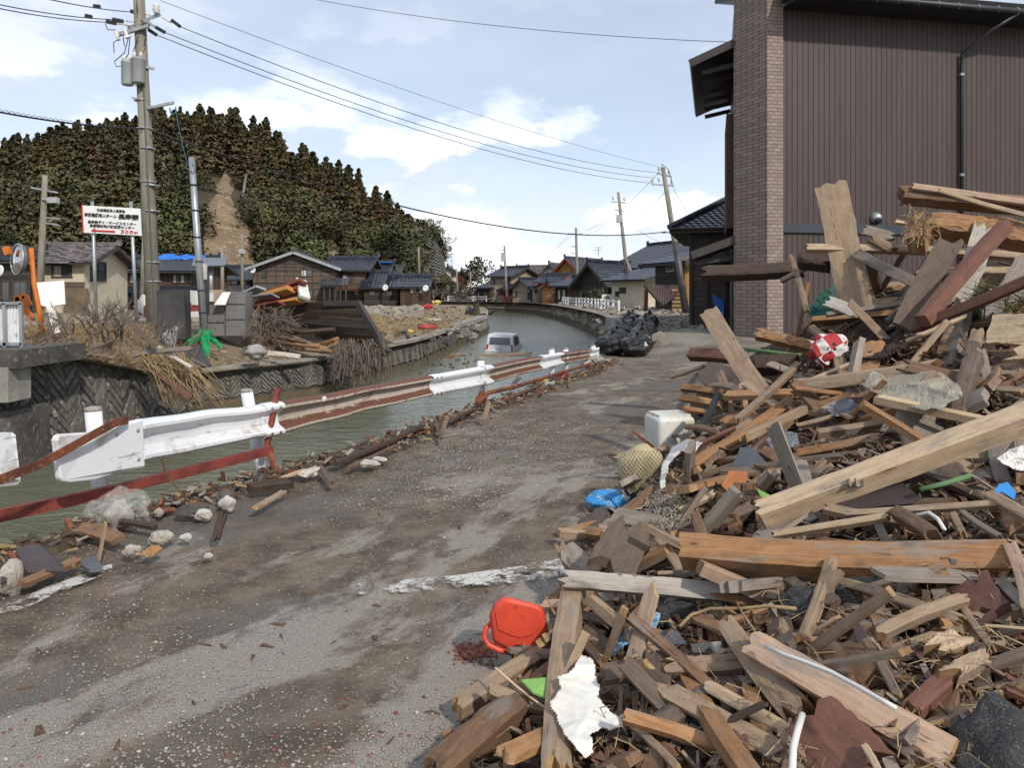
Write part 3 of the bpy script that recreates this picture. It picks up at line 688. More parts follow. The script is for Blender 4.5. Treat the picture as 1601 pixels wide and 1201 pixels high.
# concrete crib wall at the end of the hill
simple('crib_concrete', (0.20, 0.19, 0.17), (0.12, 0.112, 0.098), 0.5, 0.95, bump=0.3)
rt = thing('crib_wall', 'grey concrete lattice retaining wall at the steep end of the hill', 'retaining wall', P(665, 440, 117)); rt['kind'] = 'thing'
def cp(u, v):
    yt = np.interp(u, [0, .35, .7, 1], [362, 360, 370, 392]); yb = 441
    px = lerp(646, 690, u) - (1 - v) * -lerp(0, 10, u) * 0 + (1 - v) * lerp(6, 10, u) - (v * 8 * (1 - u)) * 0
    d = lerp(112, 122, v) + 14 * u * u
    return P(px, lerp(yb, yt, v), d) + Vector((0, -2, 0))
for j in range(15):
    mb = MB()
    for i in range(8): mb.bar(cp(i / 8, j / 14), cp((i + 1) / 8, j / 14), 0.6, 0.24)
    fix_normals(mb.build('lattice_beam', M['crib_concrete'], rt))
for i in range(13):
    mb = MB()
    for j in range(14): mb.bar(cp(i / 12, j / 14), cp(i / 12, (j + 1) / 14), 0.22, 0.5, (0, 1, 0))
    fix_normals(mb.build('lattice_post', M['crib_concrete'], rt))
mb = MB(); vv = [cp(i / 8, j / 6) + Vector((0, .6, 0)) for i in range(9) for j in range(7)]
mb.add(vv, [(i * 7 + j, (i + 1) * 7 + j, (i + 1) * 7 + j + 1, i * 7 + j + 1) for i in range(8) for j in range(6)]); fix_normals(mb.build('infill', M['concrete_dark'], rt))
for i, (px, py, s) in enumerate(((680, 372, 5), (688, 392, 5.5), (672, 362, 4.5))):
    q = P(px, py, 128); r_ = thing('bare_tree', ('leafless tree hanging over the lattice wall, %s of the three' % ('topmost', 'lowest', 'middle')[0 if i == 2 else (1 if i == 1 else 2)]), 'tree', (0, 0, 0), 'bare trees over the lattice wall')
    r_.matrix_basis = Matrix.Translation(q) @ Matrix.Rotation(R(35), 4, 'Y') @ Matrix.Diagonal((s, s, s, 1)); c_ = bpy.data.objects.new('branches', BARE[i]); COL.objects.link(c_); c_.parent = r_

for i, (px, py, d, h, k) in enumerate(((640, 432, 108, 5, 0), (646, 412, 110, 5, 2), (642, 395, 114, 6, 1), (648, 378, 118, 5, 0), (655, 366, 124, 5, 2), (664, 362, 126, 4.5, 1), (672, 366, 128, 4.5, 0), (680, 376, 130, 4, 2), (687, 392, 132, 3.5, 1), (652, 440, 106, 3, 0), (634, 372, 122, 7, 1), (660, 442, 107, 2.5, 2), (692, 440, 112, 2.6, 1), (636, 445, 104, 3.5, 2))):
    q = P(px, py, d) - Vector((0, 0, h * .45)); r_ = thing('broadleaf_tree', 'bushy tree %s' % ('low left of the lattice wall', 'left of the lattice wall, half height', 'left of the lattice wall, upper half', 'at the upper left corner of the lattice wall', 'first on top of the lattice wall from the left', 'second on top of the lattice wall from the left', 'third on top of the lattice wall from the left', 'fourth on top of the lattice wall from the left', 'rightmost on top of the lattice wall', 'small at the foot of the lattice wall', 'tall behind the lattice wall corner', 'smallest at the foot of the lattice wall', 'at the right foot of the lattice wall', 'beside the low house near the lattice wall')[i], 'tree', (0, 0, 0), 'trees around the lattice wall')
    r_.matrix_basis = Matrix.Translation(q) @ Matrix.Rotation(i * 1.3, 4, 'Z') @ Matrix.Diagonal((h * 1.2, h * 1.2, h, 1))
    for n2, m2 in (('trunk', tk), ('crown', BV[k][1])): c_ = bpy.data.objects.new(n2, m2); COL.objects.link(c_); c_.parent = r_
# ------------------------------------------------------------------ houses
def zat(py, d): return CH - (py - HZ) / F * d
def tile_slope(mb, A, B, C, D, tile=0.3, amp=0.035, step=0.035, jitter=0.0, mi=0):
    """A-B eave (left to right), D-C ridge above them"""
    A, B, C, D = map(Vector, (A, B, C, D)); nrm = (B - A).cross(D - A)
    if nrm.length < 1e-6: nrm = (B - A).cross(C - A)
    nrm.normalize()
    if nrm.z < 0: nrm = -nrm
    nu = max(2, int((B - A).length / tile)) * 3; nv = max(1, int(((D - A).length + (C - B).length) / 2 / tile))
    vv = []; rows = 0
    for j in range(nv):
        for (v, h) in ((j / nv, step), ((j + 1) / nv, 0.0)):
            for i in range(nu + 1):
                u = i / nu; p = lerp(lerp(A, B, u), lerp(D, C, u), v); ph = (i % 3)
                jt = jitter * mnoise.noise(Vector((i // 3 * 1.7, j * 2.3, A.x)))
                vv.append(p + nrm * (h + (amp if ph == 1 else (0.0 if ph == 0 else amp * .35)) + jt))
            rows += 1
    n = nu + 1
    mb.add(vv, [(r * n + k, r * n + k + 1, (r + 1) * n + k + 1, (r + 1) * n + k) for r in range(rows - 1) for k in range(nu)], mi)
def window(root, O, u, nrm, x0, x1, z0, z1, frame='fascia_dark', pane='glass_dark', split=2, curt=False):
    up = Vector((0, 0, 1)); c = lambda x, z, o=0.0: O + u * x + up * z + nrm * o
    fr = MB(); t = min(.09, (x1 - x0) * .12)
    fr.bar(c(x0 - t, z0, .03), c(x1 + t, z0, .03), .1, t, up); fr.bar(c(x0 - t, z1, .03), c(x1 + t, z1, .03), .1, t, up)
    fr.bar(c(x0, z0, .03), c(x0, z1, .03), t, .1, nrm); fr.bar(c(x1, z0, .03), c(x1, z1, .03), t, .1, nrm)
    for k in range(1, split): fr.bar(c(lerp(x0, x1, k / split), z0, .02), c(lerp(x0, x1, k / split), z1, .02), t * .7, .08, nrm)
    w = fr.build('window', M[frame], root); fix_normals(w)
    for k in range(split):
        a, b = lerp(x0, x1, k / split) + .01, lerp(x0, x1, (k + 1) / split) - .01
        pb = MB(); pb.quad(c(a, z0, .018), c(b, z0, .018), c(b, z1, .018), c(a, z1, .018))
        fix_normals(pb.build('pane', M['curtain' if (curt and k % 2 == 0) else pane], w))
def roof_gable(root, O, u, w, wd, dp, ze, zr_, ov, roof, fascia, tile, ridge_dir, jitter=0.0):
    """rectangular gable roof; ridge_dir 'u' runs across the front, 'w' runs back from it"""
    up = Vector((0, 0, 1)); c = lambda a, b, z: O + u * a + w * b + up * z
    mb = MB(); sl = MB()
    half = (dp if ridge_dir == 'u' else wd) / 2; drop = ov * (zr_ - ze) / half; zl_ = ze - drop
    if ridge_dir == 'u':
        S = [(c(-ov, -ov, zl_), c(wd + ov, -ov, zl_), c(wd + ov, dp / 2, zr_), c(-ov, dp / 2, zr_)), (c(wd + ov, dp + ov, zl_), c(-ov, dp + ov, zl_), c(-ov, dp / 2, zr_), c(wd + ov, dp / 2, zr_))]
        rg = (c(-ov - .1, dp / 2, zr_ + .12), c(wd + ov + .1, dp / 2, zr_ + .12))
    else:
        S = [(c(-ov, dp + ov, zl_), c(-ov, -ov, zl_), c(wd / 2, -ov, zr_), c(wd / 2, dp + ov, zr_)), (c(wd + ov, -ov, zl_), c(wd + ov, dp + ov, zl_), c(wd / 2, dp + ov, zr_), c(wd / 2, -ov, zr_))]
        rg = (c(wd / 2, -ov - .1, zr_ + .12), c(wd / 2, dp + ov + .1, zr_ + .12))
    for q in S:
        tile_slope(mb, *q, tile=tile, jitter=jitter); sl.prism([p - up * .10 for p in q], .12)
    o = mb.build('roof', M[roof], root); fix_up(o)
    fix_normals(sl.build('roof_board', M[fascia], root))
    rb_ = MB(); rb_.bar(rg[0], rg[1], .26, .26); fix_normals(rb_.build('ridge_cap', M[roof], o))
    for e, s_ in ((rg[0], -1), (rg[1], 1)):
        b_ = MB(); b_.box(e + up * .12, (.28, .28, .45)); fix_normals(b_.build('ridge_ornament', M[roof], o))
    for q in S:
        for (a, b) in ((q[0], q[3]), (q[1], q[2])):
            b_ = MB(); b_.bar(a - up * .14, b - up * .14, .10, .26, up); fix_normals(b_.build('barge_board', M[fascia], root))
    return o
def house(name, label, p0, p1, dp, base, y_e, y_r, ridge='u', wall='board_dark', roof='roof_tile_blue', fascia='fascia_dark', ov=0.6, tile=0.36, wins=(), win_kw=None, band=None, jitter=0.0, group=None):
    """p0, p1: (photo column, depth) of the front corners; heights as photo rows at the mean depth"""
    dm = (p0[1] + p1[1]) / 2
    O = Vector(((p0[0] - 800) / F * p0[1], p0[1], 0)); E = Vector(((p1[0] - 800) / F * p1[1], p1[1], 0))
    u = (E - O); wd = u.length; u.normalize(); w = Vector((-u.y, u.x, 0)); up = Vector((0, 0, 1)); nrm = -w
    ze = zat(y_e, dm); zr_ = zat(y_r, dm)
    root = thing(name, label, 'house', O + Vector((0, 0, base)), group)
    c = lambda a, b, z: O + u * a + w * b + up * z
    mb = MB()
    q = [c(0, 0, base - .3), c(wd, 0, base - .3), c(wd, dp, base - .3), c(0, dp, base - .3), c(0, 0, ze), c(wd, 0, ze), c(wd, dp, ze), c(0, dp, ze)]
    if ridge == 'u':
        q += [c(0, dp / 2, zr_ - .12), c(wd, dp / 2, zr_ - .12)]; ff = ((0, 1, 5, 4), (2, 3, 7, 6), (1, 2, 6, 9, 5), (3, 0, 4, 8, 7))
    else:
        q += [c(wd / 2, 0, zr_ - .12), c(wd / 2, dp, zr_ - .12)]; ff = ((0, 1, 5, 8, 4), (2, 3, 7, 9, 6), (1, 2, 6, 5), (3, 0, 4, 7))
    mb.add(q, ff); fix_normals(mb.build('wall', M[wall], root))
    roof_gable(root, O, u, w, wd, dp, ze, zr_, ov, roof, fascia, tile, ridge, jitter)
    for wn_ in wins:
        x0, x1, ya, yb = wn_[:4]; kw = dict(wn_[4]) if len(wn_) > 4 else {}
        # window rect given as photo columns and rows
        f0 = (x0 - p0[0]) / (p1[0] - p0[0]) * wd; f1 = (x1 - p0[0]) / (p1[0] - p0[0]) * wd
        window(root, O, u, nrm, f0, f1, zat(yb, dm), zat(ya, dm), **kw)
    if band:
        for (ya, yb, m_) in band:
            b_ = MB(); b_.bar(c(-.03, -.03, (zat(ya, dm) + zat(yb, dm)) / 2), c(wd + .03, -.03, (zat(ya, dm) + zat(yb, dm)) / 2), .1, abs(zat(ya, dm) - zat(yb, dm)), up); fix_normals(b_.build('wall_band', M[m_], root))
    return root, O, u, w, wd
def pent(root, O, u, w, a0, a1, z, depth, drop, roof='roof_tile_blue', fascia='fascia_dark', tile=.36, name='pent_roof'):
    up = Vector((0, 0, 1)); c = lambda a, b, zz: O + u * a + w * b + up * zz
    mb = MB(); q = (c(a0, -depth, z - drop), c(a1, -depth, z - drop), c(a1, 0.02, z), c(a0, 0.02, z)); tile_slope(mb, *q, tile=tile)
    o = mb.build(name, M[roof], root); fix_up(o)
    s_ = MB(); s_.prism([p - up * .09 for p in q], .11); fix_normals(s_.build('roof_board', M[fascia], root)); return o
CU = {'curt': True}
# left side of the canal, near to far
house('dark_house', 'dark tiled house half out of view at the left edge', (-75, 44), (47, 46), 9, .5, 405, 384, 'u', 'board_dark', 'roof_tile_blue', jitter=.05, wins=[(2, 12, 440, 470), (20, 40, 440, 470)])
r_, O, u, w, wd = house('cream_house', 'cream two storey house with broken blue grey tiles behind the road mirror', (46, 49), (131, 49.5), 8, .4, 406, 378, 'u', 'wall_cream', 'roof_tile_worn', ov=.7, jitter=.16, tile=.4,
    wins=[(82, 111, 415, 433, CU), (27 + 22, 38 + 22, 425, 434, CU), (103, 115, 463, 476)], band=[(441, 449, 'board_grey_brown')])
window(r_, O + u * wd, w, u, 1.0, 3.6, 2.4, 3.7)
b_ = MB(); b_.bar(O + u * (wd * .38) + Vector((0, -.5, zat(411, 49))), O + u * (wd * .84) + Vector((0, -.5, zat(411, 49))), .9, .06); fix_normals(b_.build('window_hood', M['steel_grey'], r_))
b_ = MB(); b_.box(O + u * (wd * .87) + Vector((0, -.12, zat(478, 49))), (1.5, .25, 2.3)); fix_normals(b_.build('brick_pier', M['wall_brown_mud'], r_))
house('brown_house', 'small brown house with orange wall behind the sign posts', (149, 68), (190, 68), 7, .3, 434, 417, 'u', 'board_orange', 'roof_tile_blue', wins=[(160, 173, 437, 448, CU)])
r_, O, u, w, wd = house('tarped_house', 'dark house with blue tarpaulin along its roof ridge', (190, 62), (297, 62), 8, .3, 420, 399, 'u', 'board_brown', 'roof_tile_blue', ov=.8, wins=[(202, 218, 428, 442, CU), (270, 294, 429, 442, {'split': 4, 'curt': True}), (300 - 6, 305 - 6, 430, 442)], band=[(421, 427, 'wall_beige')])
pent(r_, O, u, w, -1, wd + 1.0, zat(447, 62), 2.0, .7)
mb = MB()
for k in range(9):
    a = lerp(.5, wd - .2, k / 8); p = O + u * a + w * 4 + Vector((0, 0, zat(397, 62) + rnd(-.05, .12))); mb.v += [tuple(p + Vector((0, -1.0, -.45 + rnd(-.1, .1)))), tuple(p + Vector((0, 0, .12))), tuple(p + Vector((0, 1.0, -.4)))]
mb.f = [(i * 3 + k, (i + 1) * 3 + k, (i + 1) * 3 + k + 1, i * 3 + k + 1) for i in range(8) for k in range(2)]; mb.m = [0] * 16
o = mb.build('ridge_tarpaulin', M['blue_tarp'], r_); o['label'] = 'bright blue tarpaulin over the ridge'
house('row_house', 'long low house with blue tiles between steel pole and weathered gable', (318, 80), (392, 80), 7, .3, 434, 415, 'u', 'board_brown', 'roof_tile_blue', wins=[(350, 371, 437, 445, CU), (380, 391, 437, 445, CU)], band=[(446, 456, 'roof_tile_grey')])
r_, O, u, w, wd = house('weathered_gable_house', 'large weathered grey board house with wide gable left of the canal', (395, 75), (523, 76), 10, .3, 416, 393, 'w', 'board_grey_brown', 'roof_tile_grey', 'steel_grey', ov=.7,
    wins=[(409, 415, 421, 434, {'split': 1}), (449, 453, 423, 432, {'split': 1}), (470, 487, 421, 432, CU), (476, 489, 453, 465, CU)])
pent(r_, O, u, w, wd * .86, wd * 1.18, zat(434, 75), 2.2, .8, 'roof_tile_grey')
for k in range(5):
    b_ = MB(); x = lerp(wd * .9, wd * 1.16, k / 4); b_.bar(O + u * x - w * 1.9 + Vector((0, 0, .2)), O + u * x - w * 1.9 + Vector((0, 0, zat(444, 75))), .14, .14, (0, 1, 0)); fix_normals(b_.build('porch_post', M['fascia_dark'], r_))
for k, y in enumerate((402, 412, 422, 432, 442, 452, 462)):
    b_ = MB(); e = max(0, (412 - y) / 22 * wd / 2); b_.bar(O + u * (e + .1) - w * .02 + Vector((0, 0, zat(y, 75))), O + u * (wd - e - .1) - w * .02 + Vector((0, 0, zat(y, 75))), .05, .05); fix_normals(b_.build('batten', M['fascia_dark'], r_))
for k in range(9):
    b_ = MB(); x = wd * (k + .5) / 9; b_.bar(O + u * x - w * .03 + Vector((0, 0, .3)), O + u * x - w * .03 + Vector((0, 0, zat(lerp(412, 396, 1 - abs(x / wd - .5) * 2), 75))), .06, .05, (0, 1, 0)); fix_normals(b_.build('batten', M['fascia_dark'], r_))
r_, O, u, w, wd = house('blue_roof_house', 'brown house with broad blue tiled roof right of the weathered gable', (512, 80), (570, 80), 8, .3, 420, 400, 'u', 'board_grey_brown', 'roof_tile_blue', ov=.6, wins=[(521, 533, 430, 440, CU), (535, 550, 429, 440, CU), (552, 560, 455, 463)])
pent(r_, O, u, w, -.3, wd * 1.1, zat(450, 80), 1.2, .2, 'rust')
for nm, lb_, a, b, d, ye, yr, dp_, wl in (('low_annex', 'low dark annex with steep blue roof beside the broad roofed house', 569, 594, 79, 446, 424, 5, 'board_dark'), ('low_annex', 'low middle annex with blue roof and open dark front', 595, 622, 80, 446, 433, 4, 'board_dark'), ('low_house', 'low brown house with blue roof and two windows at the field edge', 625, 666, 79, 446, 430, 5, 'board_brown')):
    house(nm, lb_, (a, d), (b, d), dp_, .3, ye, yr, 'u', wl, 'roof_tile_blue', ov=.45, wins=[(641, 650, 451, 458, CU), (655, 663, 451, 458, CU)] if nm == 'low_house' else [((a + b) / 2 - 4, (a + b) / 2 + 4, 455, 462)])
r_, O, u, w, wd = house('small_house', 'small house with blue tarpaulin on its roof behind the annexes', (584, 96), (605, 96), 6, .3, 427, 408, 'u', 'board_dark', 'roof_tile_blue', ov=.4)
b_ = MB(); b_.bar(O + u * -.3 + w * 2.6 + Vector((0, 0, zat(409, 96))), O + u * (wd + .3) + w * 2.6 + Vector((0, 0, zat(409, 96))), 1.2, .1); fix_normals(b_.build('ridge_tarpaulin', M['blue_tarp'], r_))
house('small_house', 'small grey roofed house right behind the blue tarpaulin roof', (606, 98), (621, 98), 6, .3, 428, 415, 'u', 'board_dark', 'roof_tile_grey', ov=.4)
house('small_house', 'brown gabled house peeking over the field houses', (607, 100), (634, 100), 6, .3, 431, 422, 'w', 'board_brown', 'roof_tile_grey', ov=.4)
house('white_house', 'white gabled house on the slope past the lattice wall', (688, 128), (712, 128), 8, 2.2, 424, 416, 'w', 'wall_white', 'roof_tile_grey', ov=.6, wins=[(690, 694, 428, 433), (705, 710, 428, 433)])
house('white_annex', 'low white annex below the white gabled house', (688, 124), (712, 124), 5, .6, 443, 436, 'w', 'wall_white', 'roof_tile_grey', ov=.6, wins=[(703, 709, 449, 455)])
house('red_shed', 'small red walled shed beside the white gabled house', (715, 130), (728, 130), 5, 2.2, 427, 422, 'w', 'board_red', 'roof_tile_grey', ov=.6)
# right bank, far to near
house('far_house', 'small blue roofed house at the left end of the far street', (744, 108), (768, 106), 8, .3, 449, 441, 'u', 'board_dark', 'roof_tile_blue', ov=.6, wins=[(747, 751, 456, 465, CU), (757, 761, 456, 468, {'pane': 'shoji_wood'})])
house('tan_house', 'tall tan house with small gable left of the far utility pole', (766, 106), (797, 104), 7, .3, 430, 417, 'u', 'wall_beige', 'roof_tile_blue', ov=.6, wins=[(768, 773, 437, 444, CU), (786, 797, 434, 442, CU), (778, 785, 456, 467)])
house('red_sided_shed', 'low red brown shed behind the far utility pole', (782, 102), (801, 101), 4, .3, 452, 446, 'u', 'board_red', 'roof_tile_blue', ov=.4)
house('broken_roof_house', 'long house with broken brown roof tiles in the far row', (796, 112), (846, 110), 9, .3, 427, 415, 'u', 'board_dark', 'roof_tile_worn', ov=.6, jitter=.2)
house('white_gable_house', 'house with white gable and dark roof in the far row', (846, 108), (874, 107), 9, .3, 428, 412, 'w', 'wall_white', 'roof_tile_blue', ov=.6)
house('beige_gable_house', 'beige house with steep gable facing the bend', (801, 98), (829, 96), 8, .3, 449, 436, 'w', 'wall_beige', 'roof_tile_blue', ov=.5, wins=[(803, 808, 456, 464, CU), (830 - 5, 830, 457, 468)])
house('grey_shed', 'low grey shed between the beige gable and the orange shed', (832, 95), (848, 94), 6, .3, 446, 436, 'u', 'wall_beige', 'roof_tile_blue', ov=.4, wins=[(836, 845, 453, 458)])
house('orange_house', 'tall orange walled house rising behind the far row', (869, 100), (906, 98), 9, .3, 423, 403, 'w', 'wall_orange', 'roof_tile_blue', 'fascia_red', ov=.8)
house('brown_gable_house', 'gabled house with red fascia behind the orange shed', (840, 92), (872, 91), 7, .3, 440, 428, 'u', 'board_dark', 'roof_tile_blue', 'fascia_red', ov=.5)
house('orange_shed', 'bright orange wooden shed on the far street', (847, 88), (866, 87), 5, .3, 447, 441, 'w', 'board_orange', 'roof_tile_blue', 'fascia_red', ov=.3, wins=[(856, 864, 452, 469, {'frame': 'shoji_wood', 'pane': 'shoji_wood', 'split': 1})])
house('glass_door_house', 'dark red brown house with tall white curtained doors', (867, 84), (906, 81), 7, .3, 445, 432, 'u', 'board_brown', 'roof_tile_blue', ov=.6, wins=[(872, 884, 453, 469, {'curt': True, 'split': 3})])
house('dark_gable_house', 'dark board house with gable and satellite dish beside the street bend', (908, 73), (950, 70), 9, .3, 436, 410, 'w', 'board_dark', 'roof_tile_blue', 'fascia_dark', ov=.9, wins=[(914, 926, 452, 459), (904 + 5, 912, 453, 461, CU), (940, 950, 448, 457, CU)])
house('tall_roof_house', 'tall house with big blue tiled roof behind the cream house', (962, 76), (1062, 66), 9, .3, 412, 376, 'u', 'wall_beige', 'roof_tile_blue', ov=.9)
r_, O, u, w, wd = house('cream_street_house', 'low cream house between the two leaning utility poles', (956, 63), (1012, 58), 7, .3, 434, 416, 'u', 'wall_cream', 'roof_tile_blue', ov=.8, wins=[(963, 968, 456, 463), (970, 979, 450, 458)])
house('collapsed_front_house', 'dark board house with fallen metal canopy beside the dark leaning pole', (1024, 49), (1078, 45), 8, .35, 407, 384, 'u', 'board_dark', 'roof_tile_blue', ov=.8, wins=[(1044, 1055, 412, 424, {'frame': 'steel_grey'})])
# ------------------------------------------------------------------ brown building at the right
def tile_wall_mat():
    t = NT('stone_tile'); v = t.coord('Object'); s = t.n('ShaderNodeSeparateXYZ'); t.t.links.new(v, s.inputs[0])
    h = t.math('MULTIPLY', t.math('ADD', s.outputs[0], s.outputs[1]), 1.0)
    cb = t.n('ShaderNodeCombineXYZ'); t.set(cb.inputs[0], h); t.set(cb.inputs[1], s.outputs[2])
    br = t.n('ShaderNodeTexBrick'); t.t.links.new(cb.outputs[0], br.inputs['Vector']); br.inputs['Scale'].default_value = 1.0
    br.inputs['Brick Width'].default_value = 0.21; br.inputs['Row Height'].default_value = 0.098; br.inputs['Mortar Size'].default_value = 0.006; br.inputs['Bias'].default_value = 0.0
    br.inputs['Color1'].default_value = (0.29, 0.225, 0.185, 1); br.inputs['Color2'].default_value = (0.215, 0.165, 0.14, 1); br.inputs['Mortar'].default_value = (0.055, 0.045, 0.04, 1)
    vo = t.voro(v, 16, 'DISTANCE_TO_EDGE', 'Distance'); nz = t.noise(v, 20, 4, 0.6)
    col = t.mix(t.ramp(vo, 0.05, 0.0, 0, 0.4), br.outputs['Color'], (0.10, 0.075, 0.062)); col = t.mix(0.5, col, t.mix(nz, (0.6, .6, .6), (1.4, 1.4, 1.4)), 'MULTIPLY')
    t.bump(t.math('ADD', t.math('MULTIPLY', br.outputs['Fac'], -1.0), t.math('MULTIPLY', nz, .4)), 0.7, 0.015)
    return t.fin(col, 0.8, 0, 0.3)
tile_wall_mat()
simple('siding_brown', (0.070, 0.050, 0.046), (0.056, 0.040, 0.037), 1.2, 0.5, bump=0.04, spec=0.35, stretch=(2, 2, .25), rand=True, lo=.3, hi=.7)
simple('cable_blue', (.05, .16, .26), None, 3, .6, bump=0)
simple('trim_black', (0.016, 0.016, 0.019), (0.026, 0.026, 0.03), 2, 0.45, bump=0.05)
simple('band_blue', (0.040, 0.048, 0.064), None, 2, 0.5, bump=0.03)
BD = 20.0; C0 = Vector(((1199 - 800) / F * BD, BD, 0)); us = Vector((.982, .19, 0)); ad = Vector((-.44, .898, 0)); nS = Vector((.19, -.982, 0))
zb = .40; ztop = 9.35
bld = thing('brown_building', 'tall brown metal sided building with stone tiled corner pier behind the heap', 'building', C0 + Vector((0, 0, zb)))
up = Vector((0, 0, 1))
mb = MB(); q = [C0, C0 + us * .47, C0 + us * .47 + ad * 1.6, C0 + ad * 1.27]
mb.add([p + up * (zb - .5) for p in q] + [p + up * 11.5 for p in q], ((0, 1, 5, 4), (1, 2, 6, 5), (2, 3, 7, 6), (3, 0, 4, 7), (4, 5, 6, 7))); fix_normals(mb.build('tiled_pier', M['stone_tile'], bld))
S0 = C0 + us * .47 - nS * .12
BK = C0 + ad * 1.27 + us * .3 + Vector((.262, .965, 0)) * 7.0
mb = MB(); mb.add([S0 + up * (zb - .5), S0 + us * 11 + up * (zb - .5), S0 + us * 11 - nS * 7 + up * (zb - .5), BK + up * (zb - .5), S0 + up * ztop, S0 + us * 11 + up * ztop, S0 + us * 11 - nS * 7 + up * ztop, BK + up * ztop], ((0, 1, 5, 4), (1, 2, 6, 5), (2, 3, 7, 6), (4, 5, 6, 7))); fix_normals(mb.build('wall', M['trim_black'], bld))
pit = .161
for k in range(66):
    a = S0 + us * (k * pit + .008) + nS * .025; b = S0 + us * ((k + 1) * pit - .006) + nS * .025
    mb = MB(); c_, e_ = a + nS * -.03, b + nS * -.03
    mb.add([a + up * zb, b + up * zb, b + up * ztop, a + up * ztop, c_ + up * zb, e_ + up * zb, e_ + up * ztop, c_ + up * ztop], ((0, 1, 2, 3), (0, 3, 7, 4), (1, 5, 6, 2))); mb.build('siding_panel', M['siding_brown'], bld)
zbn = zat(356, 20.1); mb = MB(); mb.bar(S0 + nS * .06 + up * zbn, S0 + us * 11 + nS * .06 + up * zbn, .09, .24); fix_normals(mb.build('storey_band', M['band_blue'], bld))
# eave, soffit, gutter with brackets, downpipe
mb = MB(); mb.prism([S0 + nS * .95 + up * (ztop + .12) - us * .2, S0 + us * 11.4 + nS * .95 + up * (ztop + .12), S0 + us * 11.4 - nS * 3.5 + up * (ztop + 1.5), S0 - us * .2 - nS * 3.5 + up * (ztop + 1.5)], .18); rf = mb.build('roof', M['trim_black'], bld); fix_normals(rf)
mb = MB(); mb.prism([S0 + nS * .9 + up * (ztop - .05) - us * .0, S0 + us * 11.4 + nS * .9 + up * (ztop - .05), S0 + us * 11.4 + up * (ztop - .05), S0 + up * (ztop - .05)], .04); fix_normals(mb.build('soffit', M['trim_black'], bld))
g0 = S0 + nS * 1.0 + up * (ztop - .02); mb = MB(); mb.tube([g0 - us * .2, g0 + us * 11.4], .085, 10); fix_normals(mb.build('gutter', M['trim_black'], bld, True))
for k in range(14):
    p = g0 + us * (.3 + k * .62); mb = MB(); mb.tube([p + up * .1 + nS * -.1, p + up * .09 + nS * .03, p + nS * .092, p - up * .08 + nS * .03], .012, 5); mb.build('gutter_bracket', M['steel_grey'], bld)
dx = 5.55; pp = S0 + us * dx
mb = MB(); mb.tube([g0 + us * (dx + 1.0) - up * .05, g0 + us * (dx + .45) - up * .45 - nS * .35, pp + nS * .14 + up * (ztop - 1.0), pp + nS * .12 + up * (ztop - 1.35), pp + nS * .12 + up * .8], .052, 8); mb.build('downpipe', M['trim_black'], bld, True)
for z_ in (ztop - 1.6, 4.9, 3.0):
    mb = MB(); mb.lathe(pp + nS * .12 + up * z_, [(.066, 0), (.066, .07)], 10); mb.build('pipe_clip', M['steel_grey'], bld)
vp = P(1372, 340, 20.6); vp = S0 + us * ((vp - S0).dot(us)) + up * vp.z + nS * .03
mb = MB(); mb.lathe(vp, [(.16, 0), (.165, .03), (.15, .08), (.11, .16), (.04, .2)], 16, nS); mb.build('vent_hood', M['steel_grey'], bld, True)
mb = MB(); mb.lathe(vp + nS * .1 - up * .05, [(.10, 0), (.11, .08), (.07, .11)], 14, (nS - up * .8)); mb.build('vent_opening', M['trim_black'], bld, True)
# street side: wall, two projecting eaves with rafters, tall window box
st0 = C0 + ad * 1.27 + us * .06; sd = Vector((.262, .965, 0)); sn = Vector((-.965, .262, 0))
mb = MB(); q = [st0, st0 + sd * 7.2, st0 + sd * 7.2 - sn * 4, st0 - sn * .2]; mb.add([p + up * (zb - .4) for p in q] + [p + up * 10.4 for p in q], ((0, 1, 5, 4), (1, 2, 6, 5), (4, 5, 6, 7))); fix_normals(mb.build('street_wall', M['siding_brown'], bld))
for (zw, ze_, L, ov) in ((8.75, 8.25, 6.8, 1.25), (3.15, 2.72, 4.6, 1.2)):
    a = st0 + sn * .02; q = [a + up * zw, a + sn * ov + up * ze_, a + sn * ov + sd * L + up * ze_, a + sd * L + up * zw]
    mb = MB(); mb.prism(q, .12); o = mb.build('projecting_eave', M['trim_black'], bld); fix_normals(o)
    m2 = MB(); m2.bar(q[0] - sd * .03 - up * .06, q[1] - sd * .03 - up * .06, .07, .22); fix_normals(m2.build('barge_board', M['fascia_dark'], o))
    for k in range(6):
        p = a + sd * (L * (k + .4) / 6); m2 = MB(); m2.bar(p + up * (zw - .55), p + sn * (ov * .72) + up * (ze_ - .22), .10, .13); fix_normals(m2.build('rafter', M['fascia_dark'], o))
mb = MB(); mb.box(st0 + sd * 2.4 + sn * .12 + up * 5.2, (.25, 3.0, 3.4), Matrix.Rotation(-R(15), 3, 'Z')); fix_normals(mb.build('window_box', M['board_brown'], bld))
mb = MB(); mb.box(st0 + sd * 1.2 + sn * .05 + up * 1.6, (.12, 1.6, 2.3), Matrix.Rotation(-R(15), 3, 'Z')); fix_normals(mb.build('entrance_door', M['trim_black'], bld))
